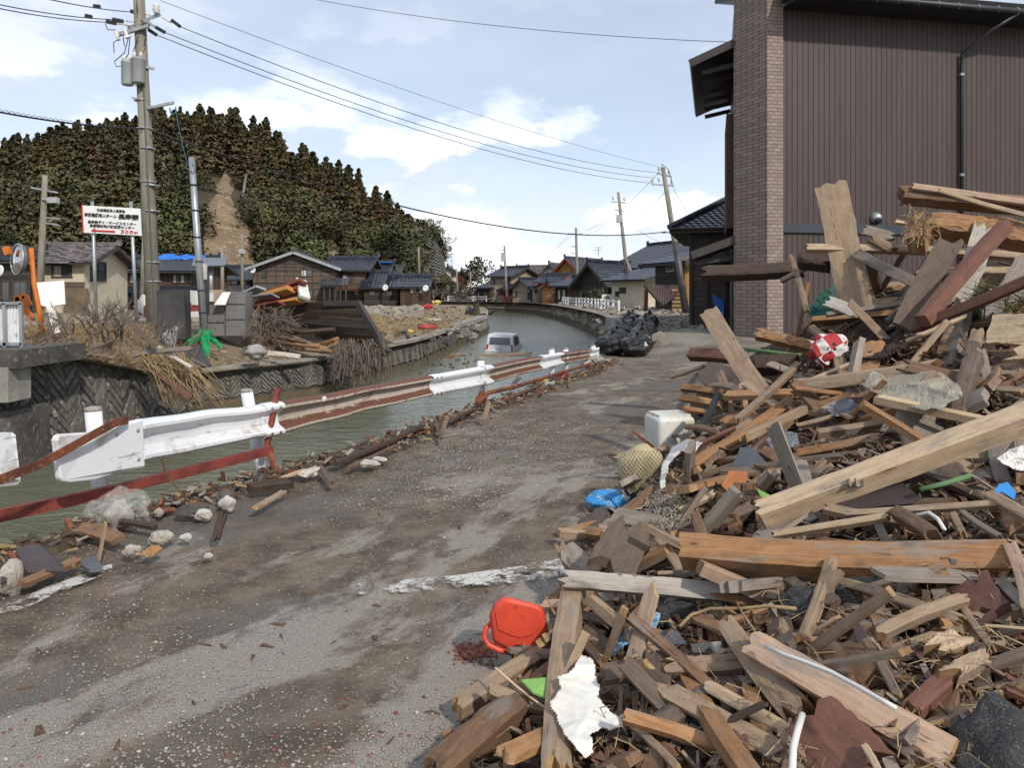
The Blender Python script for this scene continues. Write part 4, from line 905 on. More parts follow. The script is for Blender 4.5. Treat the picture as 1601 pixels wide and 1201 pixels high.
# ------------------------------------------------------------------ dark board house next along the street
hd = 29.0; H0 = Vector(((1079 - 800) / F * hd, hd, 0)); hu = Vector((.958, -.288, 0)).normalized(); hw = Vector((.288, .958, 0)).normalized()
hz = .25; hs = thing('board_house', 'dark lapped board house with blue tiled hip roof and blue sheet', 'house', H0 + up * hz)
HWD, HDP, HE = 5.5, 7.0, zat(352, hd)
c = lambda a, b, z: H0 + hu * a + hw * b + up * z
mb = MB(); q = [c(0, 0, hz - .3), c(HWD, 0, hz - .3), c(HWD, HDP, hz - .3), c(0, HDP, hz - .3)]; mb.add(q + [p + up * (HE - hz + .3) for p in q], ((0, 1, 5, 4), (1, 2, 6, 5), (2, 3, 7, 6), (3, 0, 4, 7))); fix_normals(mb.build('wall', M['fascia_dark'], hs))
woodmat('board_weathered', (0.105, 0.090, 0.080), (0.066, 0.056, 0.050), (0.040, 0.034, 0.031), .4, .85)
k = 0; z_ = hz
while z_ < HE - .15:
    for (a, b, side) in ((0.0, 1.35, 0), (0.02, HWD, 1)):
        if side == 0:   # street-facing end
            o_ = MB(); p0_, p1_ = c(-.03, 0.02, z_), c(-.03, HDP, z_)
        else: o_ = MB(); p0_, p1_ = c(0.0, -.03, z_), c(HWD, -.03, z_)
        nn = -hu if side == 0 else -hw
        o_.add([p0_ + nn * .035, p1_ + nn * .035, p1_ + up * .20 + nn * .004, p0_ + up * .20 + nn * .004, p0_ - nn * .02, p1_ - nn * .02], ((0, 1, 2, 3), (0, 4, 5, 1)))
        fix_normals(o_.build('board', M['board_weathered'], hs))
    z_ += .2
for x in (0.02, .62, 1.30, 2.4, 3.6):
    mb = MB(); mb.bar(c(x, -.10, hz), c(x, -.10, HE), .11, .1, (0, 1, 0)); fix_normals(mb.build('post', M['board_weathered'], hs))
ovh = .75; hr = 1.9; e0, e1, e2, e3 = c(-ovh, -ovh, HE - .2), c(HWD + ovh, -ovh, HE - .2), c(HWD + ovh, HDP + ovh, HE - .2), c(-ovh, HDP + ovh, HE - .2)
rg0, rg1 = c(2.6, HDP / 2, HE + hr), c(HWD + ovh, HDP / 2, HE + hr)
mb = MB(); tile_slope(mb, e0, e1, rg1, rg0, .27); tile_slope(mb, e3, e0, rg0, rg0 + hw * .01, .27); tile_slope(mb, e2, e3, rg0, rg1, .27); o = mb.build('roof', M['roof_tile_blue'], hs); fix_up(o)
for a, b in ((e0, rg0), (e3, rg0), (rg0, rg1)):
    m2 = MB(); m2.tube([a + up * .08, b + up * .12], .12, 8); m2.build('hip_cap', M['roof_tile_blue'], o, True)
mb = MB(); mb.prism([p - up * .1 for p in (e0, e1, e2, e3)], .1); fix_normals(mb.build('soffit', M['board_weathered'], hs))
mb = MB(); mb.tube([e0 - hw * .06, e1 - hw * .06], .06, 8); mb.build('gutter', M['trim_black'], hs, True)
window(hs, H0 + up * 0, hu, -hw, .75, 1.6, 2.9, 3.9, 'board_weathered', 'curtain', 2)
pent(hs, H0, hu, hw, .55, HWD, 2.95, 1.3, .45, tile=.27)
mb = MB(); pts = [P(1112, 459, 28.5), P(1131, 470, 28.4), P(1131, 502, 28.3), P(1127, 500, 28.4), P(1117, 478, 28.5)]; mb.prism(pts, .03); o = mb.build('blue_sheet', M['blue_tarp'], hs); fix_normals(o); o['label'] = 'blue plastic sheet hanging in the porch'
# fallen metal canopy of the house beside the dark pole
simple('canopy_metal', (0.105, 0.062, 0.055), (0.075, 0.045, 0.040), 2, 0.5, 0.2, bump=.05)
rt = thing('fallen_canopy', 'brown ribbed metal canopy slumped off the dark house front', 'canopy', P(1035, 482, 46))
A_, B_, C_, D_ = P(1007, 446, 46.5), P(1064, 446, 45.0), P(1062, 458, 44.4), P(1036, 479, 44.6)
mb = MB(); n = 14
vv = []
for i in range(n * 2 + 1):
    t_ = i / (n * 2); a = lerp(A_, B_, t_); b = lerp(A_, D_, t_ / .55) if t_ < .55 else lerp(D_, C_, (t_ - .55) / .45); h_ = Vector((0, -.05, .03)) * (i % 2); vv += [a + h_, b + h_]
mb.add(vv, [(2 * i, 2 * i + 2, 2 * i + 3, 2 * i + 1) for i in range(n * 2)]); fix_normals(mb.build('ribbed_sheet', M['canopy_metal'], rt))
mb = MB(); mb.bar(D_, A_, .12, .14); fix_normals(mb.build('edge_beam', M['fascia_dark'], rt)); mb = MB(); mb.bar(P(1010, 452, 46.4), P(1009, 488, 46.4), .22, .22, (0, 1, 0)); fix_normals(mb.build('post', M['fascia_red'], rt))
for nm, m_, a, b, w_ in (('wall_panel', 'shoji_wood', (1050, 452), (1068, 488), 0), ('wall_panel', 'board_orange', (1070, 402), (1079, 488), 0)):
    p, q_ = P(*a, 44.8), P(*b, 44.8); mb = MB(); mb.box((p + q_) / 2, (abs(q_.x - p.x), .1, abs(q_.z - p.z))); fix_normals(mb.build(nm, M[m_], rt))
for k in range(6):
    p = P(1050, 456 + k * 6, 44.72); mb = MB(); mb.bar(p, P(1068, 456 + k * 6, 44.72), .06, .06); fix_normals(mb.build('slat', M['fascia_dark'], rt))

# ------------------------------------------------------------------ poles and wires
def pole(name, label, a, b, r0, r1, mat='concrete_pole', group=None, cat='utility pole'):
    a, b = Vector(a), Vector(b); rt = thing(name, label, cat, a, group); mb = MB(); mb.tube([a - (b - a).normalized() * .4, lerp(a, b, .5), b], [r0, (r0 + r1) / 2, r1], 14); mb.build('shaft', M[mat], rt, True); return rt
def arm(rt, p, q, t=.09, mat='steel_grey', name='crossarm'): mb = MB(); mb.bar(p, q, t, t); fix_normals(mb.build(name, M[mat], rt))
def insul(rt, p, axis=(0, 0, 1), s=1.0):
    mb = MB(); mb.lathe(p, [(.03 * s, 0), (.06 * s, .02 * s), (.045 * s, .05 * s), (.075 * s, .08 * s), (.05 * s, .12 * s), (.07 * s, .15 * s), (.03 * s, .2 * s)], 8, axis); mb.build('insulator', M['porcelain'], rt, True)
def wire(label, a, b, sag, r=.012, mat='cable_black', n=18, name='overhead_wire', group=None):
    a, b = Vector(a), Vector(b); pts = [lerp(a, b, i / n) - up * sag * 4 * (i / n) * (1 - i / n) for i in range(n + 1)]
    mb = MB(); mb.tube(pts, r, 5); return tag(mb.build(name, M[mat], None, True), label, 'wire', group)
MD = 20.0
mp = pole('utility_pole', 'tall concrete utility pole with two grey transformers at left', P(241, 516, MD), P(216, -22, MD), .20, .145)
MPA = lambda x, y, o=0.0: P(x, y, MD + o)
arm(mp, MPA(222, 33, -.25), MPA(249, 22, .2)); arm(mp, MPA(183, 54, -.2), MPA(232, 40, -.2)); arm(mp, MPA(200, 43, .1), MPA(235, 36, .1)); arm(mp, MPA(231, 169, -.1), MPA(271, 160, -.1), .07); arm(mp, MPA(206, 152, -.1), MPA(222, 157, -.1), .05)
arm(mp, MPA(226, 30, -.2), MPA(240, 40, -.2), .05)
insul(mp, MPA(244, 21), s=1.4)
mb = MB()
for (x0, y0, x1, y1) in ((252, 26, 268, 35), (217, 19, 236, 23), (196, 32, 214, 34), (182, 36, 203, 39), (235, 40, 246, 44), (214, 40, 232, 42)):
    for k in range(4):
        p = lerp(MPA(x0, y0), MPA(x1, y1), k / 4); ax = (MPA(x1, y1) - MPA(x0, y0)); insul(mp, p, ax, ax.length / 4 / .2 * .9)
for (x0, y0, x1, y1) in ((268, 31, 281, 41), (204, 17, 218, 20), (166, 33, 181, 36), (176, 30, 192, 33), (232, 46, 244, 54), (243, 42, 257, 50), (146, 9, 156, 10), (133, 24, 143, 26)):
    mb = MB(); mb.bar(MPA(x0, y0), MPA(x1, y1), .08, .09); fix_normals(mb.build('clamp', M['black_plastic'], mp))
for (x0, x1, y0, y1) in ((190, 208, 97, 133), (206, 226, 92, 130)):
    cx_ = (x0 + x1) / 2; rr_ = (x1 - x0) / 2 * MD / F; hh_ = (y1 - y0) * MD / F; b_ = MPA(cx_, y1, -.3)
    mb = MB(); mb.lathe(b_, [(rr_ * .85, 0), (rr_ * .98, .03), (rr_, hh_ - .04), (rr_ * 1.06, hh_ - .03), (rr_ * 1.06, hh_), (rr_ * .5, hh_ + .04)], 20); t_ = mb.build('transformer', M['tank_grey'], mp, True)
    for k in (-1, 1): mb = MB(); mb.lathe(b_ + Vector((k * rr_ * .5, -.05, hh_ + .03)), [(.05, 0), (.035, .05), (.05, .08), (.03, .13)], 8); mb.build('bushing', M['porcelain'], t_, True)
    mb = MB(); mb.bar(b_ + Vector((0, .1, hh_ * .75)), b_ + Vector((.25, .35, hh_ * .75)), .06, .06); fix_normals(mb.build('hanger', M['steel_grey'], t_))
for (x, y) in ((180, 48), (194, 45)):
    mb = MB(); mb.tube([MPA(x, y, -.25), MPA(x + 5, y + 14, -.25)], [.045, .055], 8); mb.build('fuse_cutout', M['porcelain'], mp)
for pts in (((183, 62), (177, 66), (178, 82)), ((200, 60), (194, 82), (178, 96), (182, 104), (190, 102)), ((192, 57), (194, 72)), ((164, 36), (168, 46), (180, 46)), ((203, 56), (200, 85), (190, 97)), ((216, 55), (208, 80)), ((213, 0), (215, 20)), ((226, 45), (228, 60), (224, 72)), ((210, 132), (218, 137), (224, 130))):
    mb = MB(); mb.tube([MPA(x, y, -.25) for x, y in pts], .012, 5); mb.build('lead_wire', M['cable_black'], mp)
mb = MB(); mb.tube([MPA(x, y, -.1) for x, y in ((265, 168), (266, 175), (270, 178), (275, 175), (274, 167))], .018, 6); mb.build('blue_loop', M['cable_blue'], mp)
mb = MB(); mb.tube([MPA(x, y, -.1) for x, y in ((236, 168), (234, 178), (240, 190), (244, 180), (240, 168), (236, 172))], .018, 5); mb.build('cable_loop', M['cable_black'], mp)
for (x, y) in ((222, 157), (226, 201), (230, 232), (231, 284), (236, 330), (237, 290), (238, 410), (239, 440)):
    mb = MB(); mb.lathe(MPA(x, y) - up * .02, [(.205, 0), (.205, .035)], 14); mb.build('band', M['steel_grey'], mp, True)
mb = MB(); mb.tube([MPA(223, 100, -.18), MPA(229, 250, -.2), MPA(243, 510, -.22)], .022, 6); mb.build('riser_cable', M['cable_grey'], mp)
sp = pole('steel_pole', 'slim galvanised steel pole wrapped in green cloth at its foot', P(319, 528, 18), P(299, 246, 18), .088, .07, 'steel_grey', cat='pole')
for y in (290, 330, 372, 410, 455, 490):
    mb = MB(); mb.lathe(P(299 + (y - 246) / 282 * 20, y, 18), [(.095, 0), (.095, .03)], 12); mb.build('band', M['cable_black'], sp, True)
mb = MB(); mb.tube([P(x, y, 17.9) for x, y in ((291, 255), (290, 262), (302, 270), (306, 262), (300, 255))], .012, 5); mb.build('cable_loop', M['cable_grey'], sp)
wire('pale blue service wire from the transformer pole to the steel pole', MPA(275, 176, -.1), P(293, 256, 18), .1, .007, 'cable_blue')
lp = pole('utility_pole', 'grey utility pole with small transformer rising beside the cream house', P(61, 470, 40), P(70, 274, 40), .20, .13, 'concrete_pole')
arm(lp, P(48, 293, 40), P(90, 301, 40), .09); arm(lp, P(66, 310, 39.8), P(92, 318, 39.8), .1); arm(lp, P(68, 340, 40), P(94, 342, 40), .07); arm(lp, P(68, 348, 40), P(92, 352, 40), .07)
mb = MB(); mb.box(P(83, 313, 39.7), (.5, .3, .3)); fix_normals(mb.build('transformer', M['tank_grey'], lp))
p1 = pole('utility_pole', 'dark wrapped utility pole leaning left at the end of the road', P(1073, 496, 43), P(1036, 262, 43), .20, .12)
mb = MB(); a, b = P(1073, 496, 43), P(1055, 378, 43); mb.tube([a, b], [.225, .19], 12); mb.build('dark_sleeve', M['dark_metal'], p1, True)
arm(p1, P(1018, 288, 43), P(1053, 290, 43), .09); arm(p1, P(1027, 271, 43), P(1050, 276, 43), .09); arm(p1, P(1034, 364, 42.9), P(1060, 362, 42.9), .08)
for x, y in ((1020, 286), (1030, 284), (1050, 287), (1030, 267), (1046, 272)): insul(p1, P(x, y, 43), s=1.3)
mb = MB(); mb.tube([P(x, y, 42.8) for x, y in ((1036, 262), (1034, 256), (1044, 264), (1050, 284))], .02, 5); mb.build('lead_wire', M['cable_black'], p1)
p2 = pole('utility_pole', 'leaning utility pole with a brace in front of the cream house', P(986, 482, 66), P(966, 300, 66), .20, .12)
arm(p2, P(956, 315, 66), P(978, 317, 66), .1); arm(p2, P(960, 328, 66), P(976, 330, 66), .1)
mb = MB(); mb.tube([P(976, 400, 66), P(1003, 466, 64)], .11, 10); mb.build('brace', M['concrete_pole'], p2, True)
mb = MB(); mb.box(P(968, 342, 65.8), (.5, .4, .7)); fix_normals(mb.build('transformer', M['tank_grey'], p2))
for x, y in ((958, 312), (966, 311), (976, 314)): insul(p2, P(x, y, 66), s=1.6)
p3 = pole('utility_pole', 'straight utility pole before the dark gable house', P(903, 474, 82), P(900, 356, 82), .19, .12); arm(p3, P(887, 365, 82), P(910, 366, 82), .1); arm(p3, P(893, 385, 82), P(903, 386, 82), .1); arm(p3, P(892, 395, 82), P(903, 398, 82), .1)
p4 = pole('utility_pole', 'far utility pole with equipment beside the tan house', P(792, 470, 100), P(788, 384, 100), .2, .13); arm(p4, P(778, 392, 100), P(789, 391, 100), .12)
mb = MB(); mb.box(P(786, 402, 99.7), (.6, .4, 1.2)); fix_normals(mb.build('transformer', M['tank_grey'], p4))
p5 = pole('utility_pole', 'thin pole standing left of the weathered gable house', P(378, 470, 70), P(378, 366, 70), .17, .12); arm(p5, P(372, 371, 70), P(384, 370, 70), .09); mb = MB(); mb.box(P(378, 393, 69.7), (.55, .35, .4)); fix_normals(mb.build('transformer', M['tank_grey'], p5))
pole('utility_pole', 'thin pole in front of the lattice wall', P(655, 440, 104), P(654, 386, 104), .17, .12)
pole('utility_pole', 'short pole behind the steel pole shelter', P(347, 470, 60), P(347, 385, 60), .17, .12)
pole('utility_pole', 'thin pole at the right foot of the hill', P(716, 470, 112), P(713, 420, 112), .15, .1); pole('utility_pole', 'thin pole before the dark pine tree', P(735, 470, 112), P(735, 424, 112), .15, .1)
pole('utility_pole', 'leaning thin pole just left of the transformer pole', P(221, 470, 50), P(226, 340, 50), .16, .11)
T1 = lambda x, y: P(x, y, 43)
wire('highest thin wire from the upper left to the far leaning pole', MPA(250, 0, .3), T1(1037, 262), .35, .008)
wire('uppermost of the three power wires right of the transformer pole', MPA(281, 41), T1(1031, 270), .7)
wire('middle of the three power wires right of the transformer pole', MPA(257, 50), T1(1023, 278), .7)
wire('lowest of the three power wires right of the transformer pole', MPA(244, 54), T1(1018, 286), .7)
wire('upper power wire leaving the picture at the top left', MPA(203, 18), P(40, -10, 14), .05); wire('middle power wire leaving the picture at the left edge', MPA(175, 30), P(-60, -6, 14), .08); wire('lowest power wire leaving the picture at the left edge', MPA(165, 34), P(-60, 0, 14), .08)
wire('thick telephone cable from the transformer pole to the road end', MPA(235, 203, -.2), P(1042, 362, 43), 1.15, .026)
wire('coiled telephone cable running left from the transformer pole', MPA(222, 201, -.2), P(-60, 163, 15), .1, .022)
mb = MB(); pts = []; CB0, CB1 = MPA(222, 201, -.2), P(-60, 163, 15)
for i in range(150):
    t_ = i / 149; q = CB0 + (CB1 - CB0) * (.12 + t_ * .8) - up * .1 * 4 * (.12 + t_ * .8) * (.88 - t_ * .8) + up * (.035 + .035 * math.sin(i * 1.2)); pts.append(q + Vector((0, .03 * math.cos(i * 1.2), 0)))
mb.tube(pts, .006, 4); tag(mb.build('cable_spiral', M['cable_grey'], None), 'thin grey spiral wrapped along the telephone cable at the left', 'wire')
wire('single wire across the top of the sky to the brown building', P(430, -14, 30), P(1160, 66, 22), .35, .010)
for i, (a, b, s, l) in enumerate(((P(900, 360, 82), P(1030, 268, 43), 1.0, 'upper wire between the straight pole and the dark leaning pole'), (P(905, 366, 82), P(958, 315, 66), .6, 'left wire between straight and braced poles'), (P(908, 367, 82), P(976, 317, 66), .7, 'right wire between straight and braced poles'),
     (P(895, 366, 82), P(790, 415, 100), 1.2, 'upper wire sagging from the straight pole to the far row'), (P(889, 366, 82), P(782, 420, 100), 1.5, 'lower wire sagging from the straight pole to the far row'), (P(978, 330, 66), P(1050, 285, 43), .8, 'wire between the braced and the dark leaning pole'), (P(978, 345, 66), P(1075, 392, 50), .4, 'service wire from the braced pole to the dark house'),
     (P(1050, 287, 43), P(1090, 345, 30), .3, 'service wire from the dark pole to the board house'), (P(66, 300, 40), P(-60, 262, 30), .3, 'upper wire left of the small transformer pole'), (P(66, 340, 40), P(-60, 318, 30), .3, 'lower wire left of the small transformer pole'), (P(92, 350, 40), P(240, 420, 55), .6, 'wire from the small transformer pole to the tarped house'))):
    wire(l, a, b, s, .012 if i < 8 else .010)
# ------------------------------------------------------------------ plank helper
def plank_mesh(L, Wd, T, mats, seed=0, j0=0.6, j1=0.6, k=5, n=8, warp=0.02, taper=0.0, chew=0.0):
    """a board along local X; j0, j1 how ragged its ends are (0 sawn)"""
    rs = random.Random(seed); mb = MB()
    e0 = [rs.uniform(0, 1) ** 1.5 * j0 * Wd * 1.3 for _ in range(k + 1)]; e1 = [rs.uniform(0, 1) ** 1.5 * j1 * Wd * 1.3 for _ in range(k + 1)]
    bw, bt, ph = rs.uniform(-1, 1) * warp * L, rs.uniform(-1, 1) * warp * L * .5, rs.uniform(0, 6)
    vv = []
    for i in range(n + 1):
        t = i / n; w = Wd * (1 - taper * t)
        cy = bw * math.sin(t * 3.14) + (rs.uniform(-1, 1) * chew * Wd * .1); cz = bt * math.sin(t * 3.14 + ph * .1)
        for side in (1, -1):
            for j in range(k + 1):
                s = j / k; x0 = e0[j] * (1.0 if side > 0 else .75); x1 = L - e1[j] * (1.0 if side > 0 else .8)
                x = lerp(x0, x1, t); edge = (j == 0 or j == k)
                th = T / 2 * (0.86 if edge else 1.0) * (1 + chew * rs.uniform(-.25, .1)); yy = (s - .5) * w * (1.0 if not edge else rs.uniform(.97, 1.0) - chew * rs.uniform(0, .12))
                vv.append((x - L / 2, yy + cy, side * th + cz))
    m = k + 1; st = 2 * m
    ff = []; mi = []
    for i in range(n):
        a, b = i * st, (i + 1) * st
        for j in range(k):
            ff.append((a + j, b + j, b + j + 1, a + j + 1)); ff.append((a + m + j + 1, b + m + j + 1, b + m + j, a + m + j))
        ff.append((a, a + m, b + m, b)); ff.append((a + k, b + k, b + m + k, a + m + k))
    mb.add(vv, ff, 0)
    b = n * st
    mb.f += [(j, j + 1, m + j + 1, m + j) for j in range(k)] + [(b + j + 1, b + j, b + m + j, b + m + j + 1) for j in range(k)]; mb.m += [1] * (2 * k)
    return mb.mesh('plank', mats)
WM = {}
for nm, a in (('pale', ((0.50, 0.385, 0.265), (0.35, 0.255, 0.165), (0.20, 0.145, 0.095), .35)), ('pink', ((0.46, 0.325, 0.235), (0.345, 0.235, 0.165), (0.20, 0.14, 0.10), .3)), ('tan', ((0.305, 0.225, 0.155), (0.195, 0.138, 0.092), (0.095, 0.066, 0.045), .5)),
              ('grey', ((0.27, 0.235, 0.20), (0.18, 0.15, 0.125), (0.095, 0.08, 0.068), .5)), ('white', ((0.56, 0.52, 0.465), (0.42, 0.375, 0.32), (0.21, 0.18, 0.145), .35)), ('orange', ((0.34, 0.185, 0.085), (0.20, 0.105, 0.050), (0.080, 0.050, 0.032), .55)),
              ('brown', ((0.205, 0.122, 0.072), (0.125, 0.072, 0.043), (0.052, 0.034, 0.025), .55)), ('red', ((0.165, 0.078, 0.055), (0.105, 0.050, 0.038), (0.05, 0.03, 0.025), .45)), ('dark', ((0.082, 0.056, 0.041), (0.048, 0.034, 0.027), (0.026, 0.02, 0.018), .5)),
              ('dim', ((0.155, 0.115, 0.086), (0.098, 0.072, 0.055), (0.05, 0.042, 0.037), .5))):
    WM[nm] = woodmat('wood_' + nm, *a, grey=(.22, .195, .17) if nm in ('pale', 'tan', 'brown', 'pink', 'orange', 'white') else None, grey_amt=.35)
woodmat('wood_break', (0.38, 0.255, 0.135), (0.24, 0.145, 0.07), (0.10, 0.055, 0.03), .5, .9)
BRK = {'pale': 'wood_break', 'tan': 'wood_break', 'pink': 'wood_break', 'orange': 'wood_break'}
def wm(m): return [M['wood_' + m], M[BRK.get(m, 'wood_' + m)]]
def frame_mat(a, b, nrm):
    a, b = Vector(a), Vector(b); x = (b - a).normalized(); z = Vector(nrm); z = z - x * z.dot(x)
    if z.length < 1e-4: z = Vector((0, 0, 1)).cross(x).cross(x)
    z.normalize(); y = z.cross(x); m = Matrix((x, y, z)).transposed().to_4x4(); m.translation = (a + b) / 2; return m
SEED = [100]
def plank(a, b, w, t, mat, nrm, label=None, name='plank', cat='plank', group=None, parent=None, **kw):
    SEED[0] += 1; a, b = Vector(a), Vector(b); kw.setdefault('chew', .22); kw.setdefault('n', 12); me = plank_mesh((b - a).length, w, t, wm(mat), SEED[0], **kw)
    o = put(name, me, parent, frame_mat(a, b, nrm))
    return tag(o, label, cat, group) if parent is None else o
# ------------------------------------------------------------------ left bank
def LG(px, d, dz=0.0): X = (px - 800) / F * d; return Vector((X, d, zl2(X, d) + dz))
simple('sign_white', (.74, .74, .73), (.70, .70, .69), 2, .5, bump=0)
sg = thing('direction_sign', 'white Japanese direction sign with red arrow on two grey posts', 'sign', LG(175, 19))
q = [P(128, 321, 19), P(219, 326, 19), P(221, 368.5, 19), P(130, 363.5, 19)]
mb = MB(); mb.prism(q, .05); o = mb.build('panel', M['sign_white'], sg); fix_normals(o)
simple('sign_black', (0.015, 0.015, 0.016), None, 3, .6, bump=0); simple('sign_red', (0.55, 0.025, 0.03), None, 3, .5, bump=0)
mb = MB(); mb.bar(P(128, 320, 18.98), P(130, 364, 18.98), .025, .05, (0, 1, 0)); fix_normals(mb.build('red_edge', M['sign_red'], sg))
for x0, x1 in ((143.5, 151), (204, 214)):
    mb = MB(); mb.tube([P(x0, 315, 19.06), P(x1, 520, 19.06)], .042, 10); mb.build('post', M['steel_grey'], sg, True)
def text(body, x, y, hpx, d, mat, parent, wpx=None, name='lettering', slope=.055, bold=0.022):
    cu = bpy.data.curves.new(name, 'FONT'); cu.body = body; cu.size = 1.0; cu.extrude = 0.004; cu.offset = bold; cu.resolution_u = 2
    t_ = bpy.data.objects.new(name + '_tmp', cu); COL.objects.link(t_); bpy.context.view_layer.update()
    me = bpy.data.meshes.new_from_object(t_.evaluated_get(bpy.context.evaluated_depsgraph_get())); bpy.data.objects.remove(t_)
    co = np.empty(len(me.vertices) * 3); me.vertices.foreach_get('co', co); co = co.reshape(-1, 3)
    lo, hi = co.min(0), co.max(0); s = hpx / (hi[1] - lo[1]); sx = (wpx / (hi[0] - lo[0])) if wpx else s
    k = d / F
    m = Matrix(((sx * k, 0, 0, 0), (0, 0, -1, 0), (-slope * sx * k, s * k, 0, 0), (0, 0, 0, 1)))
    m.translation = P(x, y, d) - (m.to_3x3() @ Vector((lo[0], lo[1], 0)))
    me.transform(m); me.materials.clear(); me.materials.append(M[mat]); return put(name, me, parent)
FD = 18.965
try:
    text('社会福祉法人長寿会', 151, 330.5, 5.0, FD, 'sign_black', sg, 44); text('特別養護老人ホーム', 131.5, 338.5, 6.4, FD, 'sign_black', sg, 50); text('長寿園', 184, 343, 9.2, FD, 'sign_black', sg, 32, bold=.045)
    text('長寿園デイ・サービスセンター', 136.5, 349.0, 5.2, FD, 'sign_black', sg, 76); text('長寿園在宅介護支援センター', 139.5, 355.0, 5.2, FD, 'sign_black', sg, 70); [text(ch_, 188 + k_ * 7.0, 364.6 + k_ * .36, 5.6 if k_ < 3 else 3.8, FD, 'sign_red', sg, 5.4) for k_, ch_ in enumerate('300m')]
except Exception as ex: print('text', ex)
mb = MB(); mb.prism([P(x, y, FD) for x, y in ((141.5, 360.5), (148.5, 356.0), (148.2, 359.2), (179.5, 360.6), (179.5, 363.4), (148.6, 361.8), (149.0, 363.2))], .012); fix_normals(mb.build('arrow', M['sign_red'], sg))
# road mirror
mr = thing('road_mirror', 'round convex road mirror with orange hood on orange post at left', 'mirror', P(64, 512, 13.5))
mc = P(26, 405, 13.3); ax = Vector((-.75, -1, .05)).normalized()
mb = MB(); mb.lathe(mc - ax * .10, [(.05, -.06), (.16, -.03), (.265, .03), (.28, .06), (.27, .075)], 28, ax); mb.build('housing', M['grey_cabinet'], mr, True)
mb = MB(); mb.tube([mc + (ax.orthogonal().normalized() * math.cos(a) + ax.cross(ax.orthogonal()).normalized() * math.sin(a)) * .272 for a in [i * 6.2832 / 30 for i in range(31)]], .015, 6); mb.build('rim', M['steel_grey'], mr, True)
simple('mirror_glass', (0.55, 0.55, 0.55), None, 1, .06, 1.0, bump=0); mb = MB(); mb.lathe(mc - ax * .03, [(.268, 0), (.22, .03), (.12, .052), (.01, .06)], 28, ax); mb.build('glass', M['mirror_glass'], mr, True)
mb = MB(); mb.bar(P(9, 386, 13.25), P(13, 398, 13.25), .09, .10, (0, 1, 0)); fix_normals(mb.build('hood', M['orange_paint'], mr))
mb = MB(); mb.tube([P(48, 388, 13.5), P(53, 445, 13.5), P(60, 480, 13.5), P(66, 520, 13.5)], .042, 10); mb.build('post', M['orange_paint'], mr, True)
mb = MB(); mb.bar(P(30, 408, 13.45), P(50, 412, 13.5), .06, .05); fix_normals(mb.build('bracket', M['steel_grey'], mr))
ob = thing('orange_barrier', 'fallen orange barrier frame lying by the mirror post', 'barrier', P(40, 500, 14.2))
for a, b in (((25, 466), (52, 500)), ((24, 468), (38, 462)), ((38, 462), (46, 478))):
    mb = MB(); mb.bar(P(*a, 14.2), P(*b, 14.2), .05, .10); fix_normals(mb.build('rail', M['orange_paint'], ob))
simple('white_board', (.68, .67, .63), (.58, .57, .53), 1.5, .6, bump=.1)
mb = MB(); mb.prism([P(49, 443, 14.6), P(100, 439, 14.8), P(102, 476, 14.6), P(84, 479, 14.4), P(94, 520, 14.3), P(84, 522, 14.3), P(72, 480, 14.4), P(60, 477, 14.4)], .03); tag(fix_normals(mb.build('torn_wallboard', M['white_board'])), 'torn white panel leaning in the brush beside the mirror', 'panel')
# cabinets, shelter and clutter behind the steel pole
cb_ = thing('dark_cabinet', 'tall black metal cabinet standing beside the utility pole', 'cabinet', LG(272, 17.6))
mb = MB(); mb.box(P(272, 493, 17.8), (.58, .5, 1.22), Matrix.Rotation(R(-2), 3, 'Y')); o = mb.build('body', M['dark_metal'], cb_); fix_normals(o)
mb = MB(); mb.box(P(272, 493, 17.53), (.50, .02, 1.14), Matrix.Rotation(R(-2), 3, 'Y')); fix_normals(mb.build('door', M['dark_metal'], cb_))
gc = thing('grey_cabinet', 'pair of grey metal lockers with handles behind the steel pole', 'cabinet', LG(358, 18.6))
for (x0, x1, y0, y1, nm) in ((323, 351, 477, 527, 'body'), (352, 384, 456, 526, 'body')):
    mb = MB(); a, b = P(x0, y1, 18.6), P(x1, y0, 18.6); mb.box(((a + b) / 2) + Vector((0, .25, 0)), (b.x - a.x, .5, b.z - a.z)); o = mb.build(nm, M['grey_cabinet'], gc); fix_normals(o)
for (x0, x1, y0, y1) in ((353, 383, 458, 475), (353, 383, 477, 499), (353, 383, 501, 525), (324, 350, 479, 504), (324, 350, 506, 525)):
    mb = MB(); a, b = P(x0, y1, 18.58), P(x1, y0, 18.58); mb.box((a + b) / 2, (b.x - a.x, .03, b.z - a.z)); o = mb.build('door', M['grey_cabinet'], gc); fix_normals(o)
    m2 = MB(); m2.bar(P(lerp(x0, x1, .45), lerp(y0, y1, .35), 18.55), P(lerp(x0, x1, .55), lerp(y0, y1, .30), 18.55), .02, .02); fix_normals(m2.build('handle', M['steel_grey'], o))
mb = MB(); mb.prism([P(348, 457, 18.5), P(360, 457, 18.5), P(352, 477, 18.3), P(334, 477, 18.3)], .02); fix_normals(mb.build('open_flap', M['white_board'], gc))
sh = thing('solar_shelter', 'small solar panel on a post behind the steel pole', 'solar panel', P(327, 470, 19.5))
mb = MB(); mb.prism([P(299, 417, 19.2), P(352, 416, 19.2), P(355, 404, 19.9), P(303, 404, 19.9)], .04); fix_normals(mb.build('panel', M['glass_dark'], sh)); mb = MB(); mb.tube([P(329, 412, 19.5), P(330, 470, 19.5)], .06, 8); mb.build('post', M['steel_grey'], sh, True)
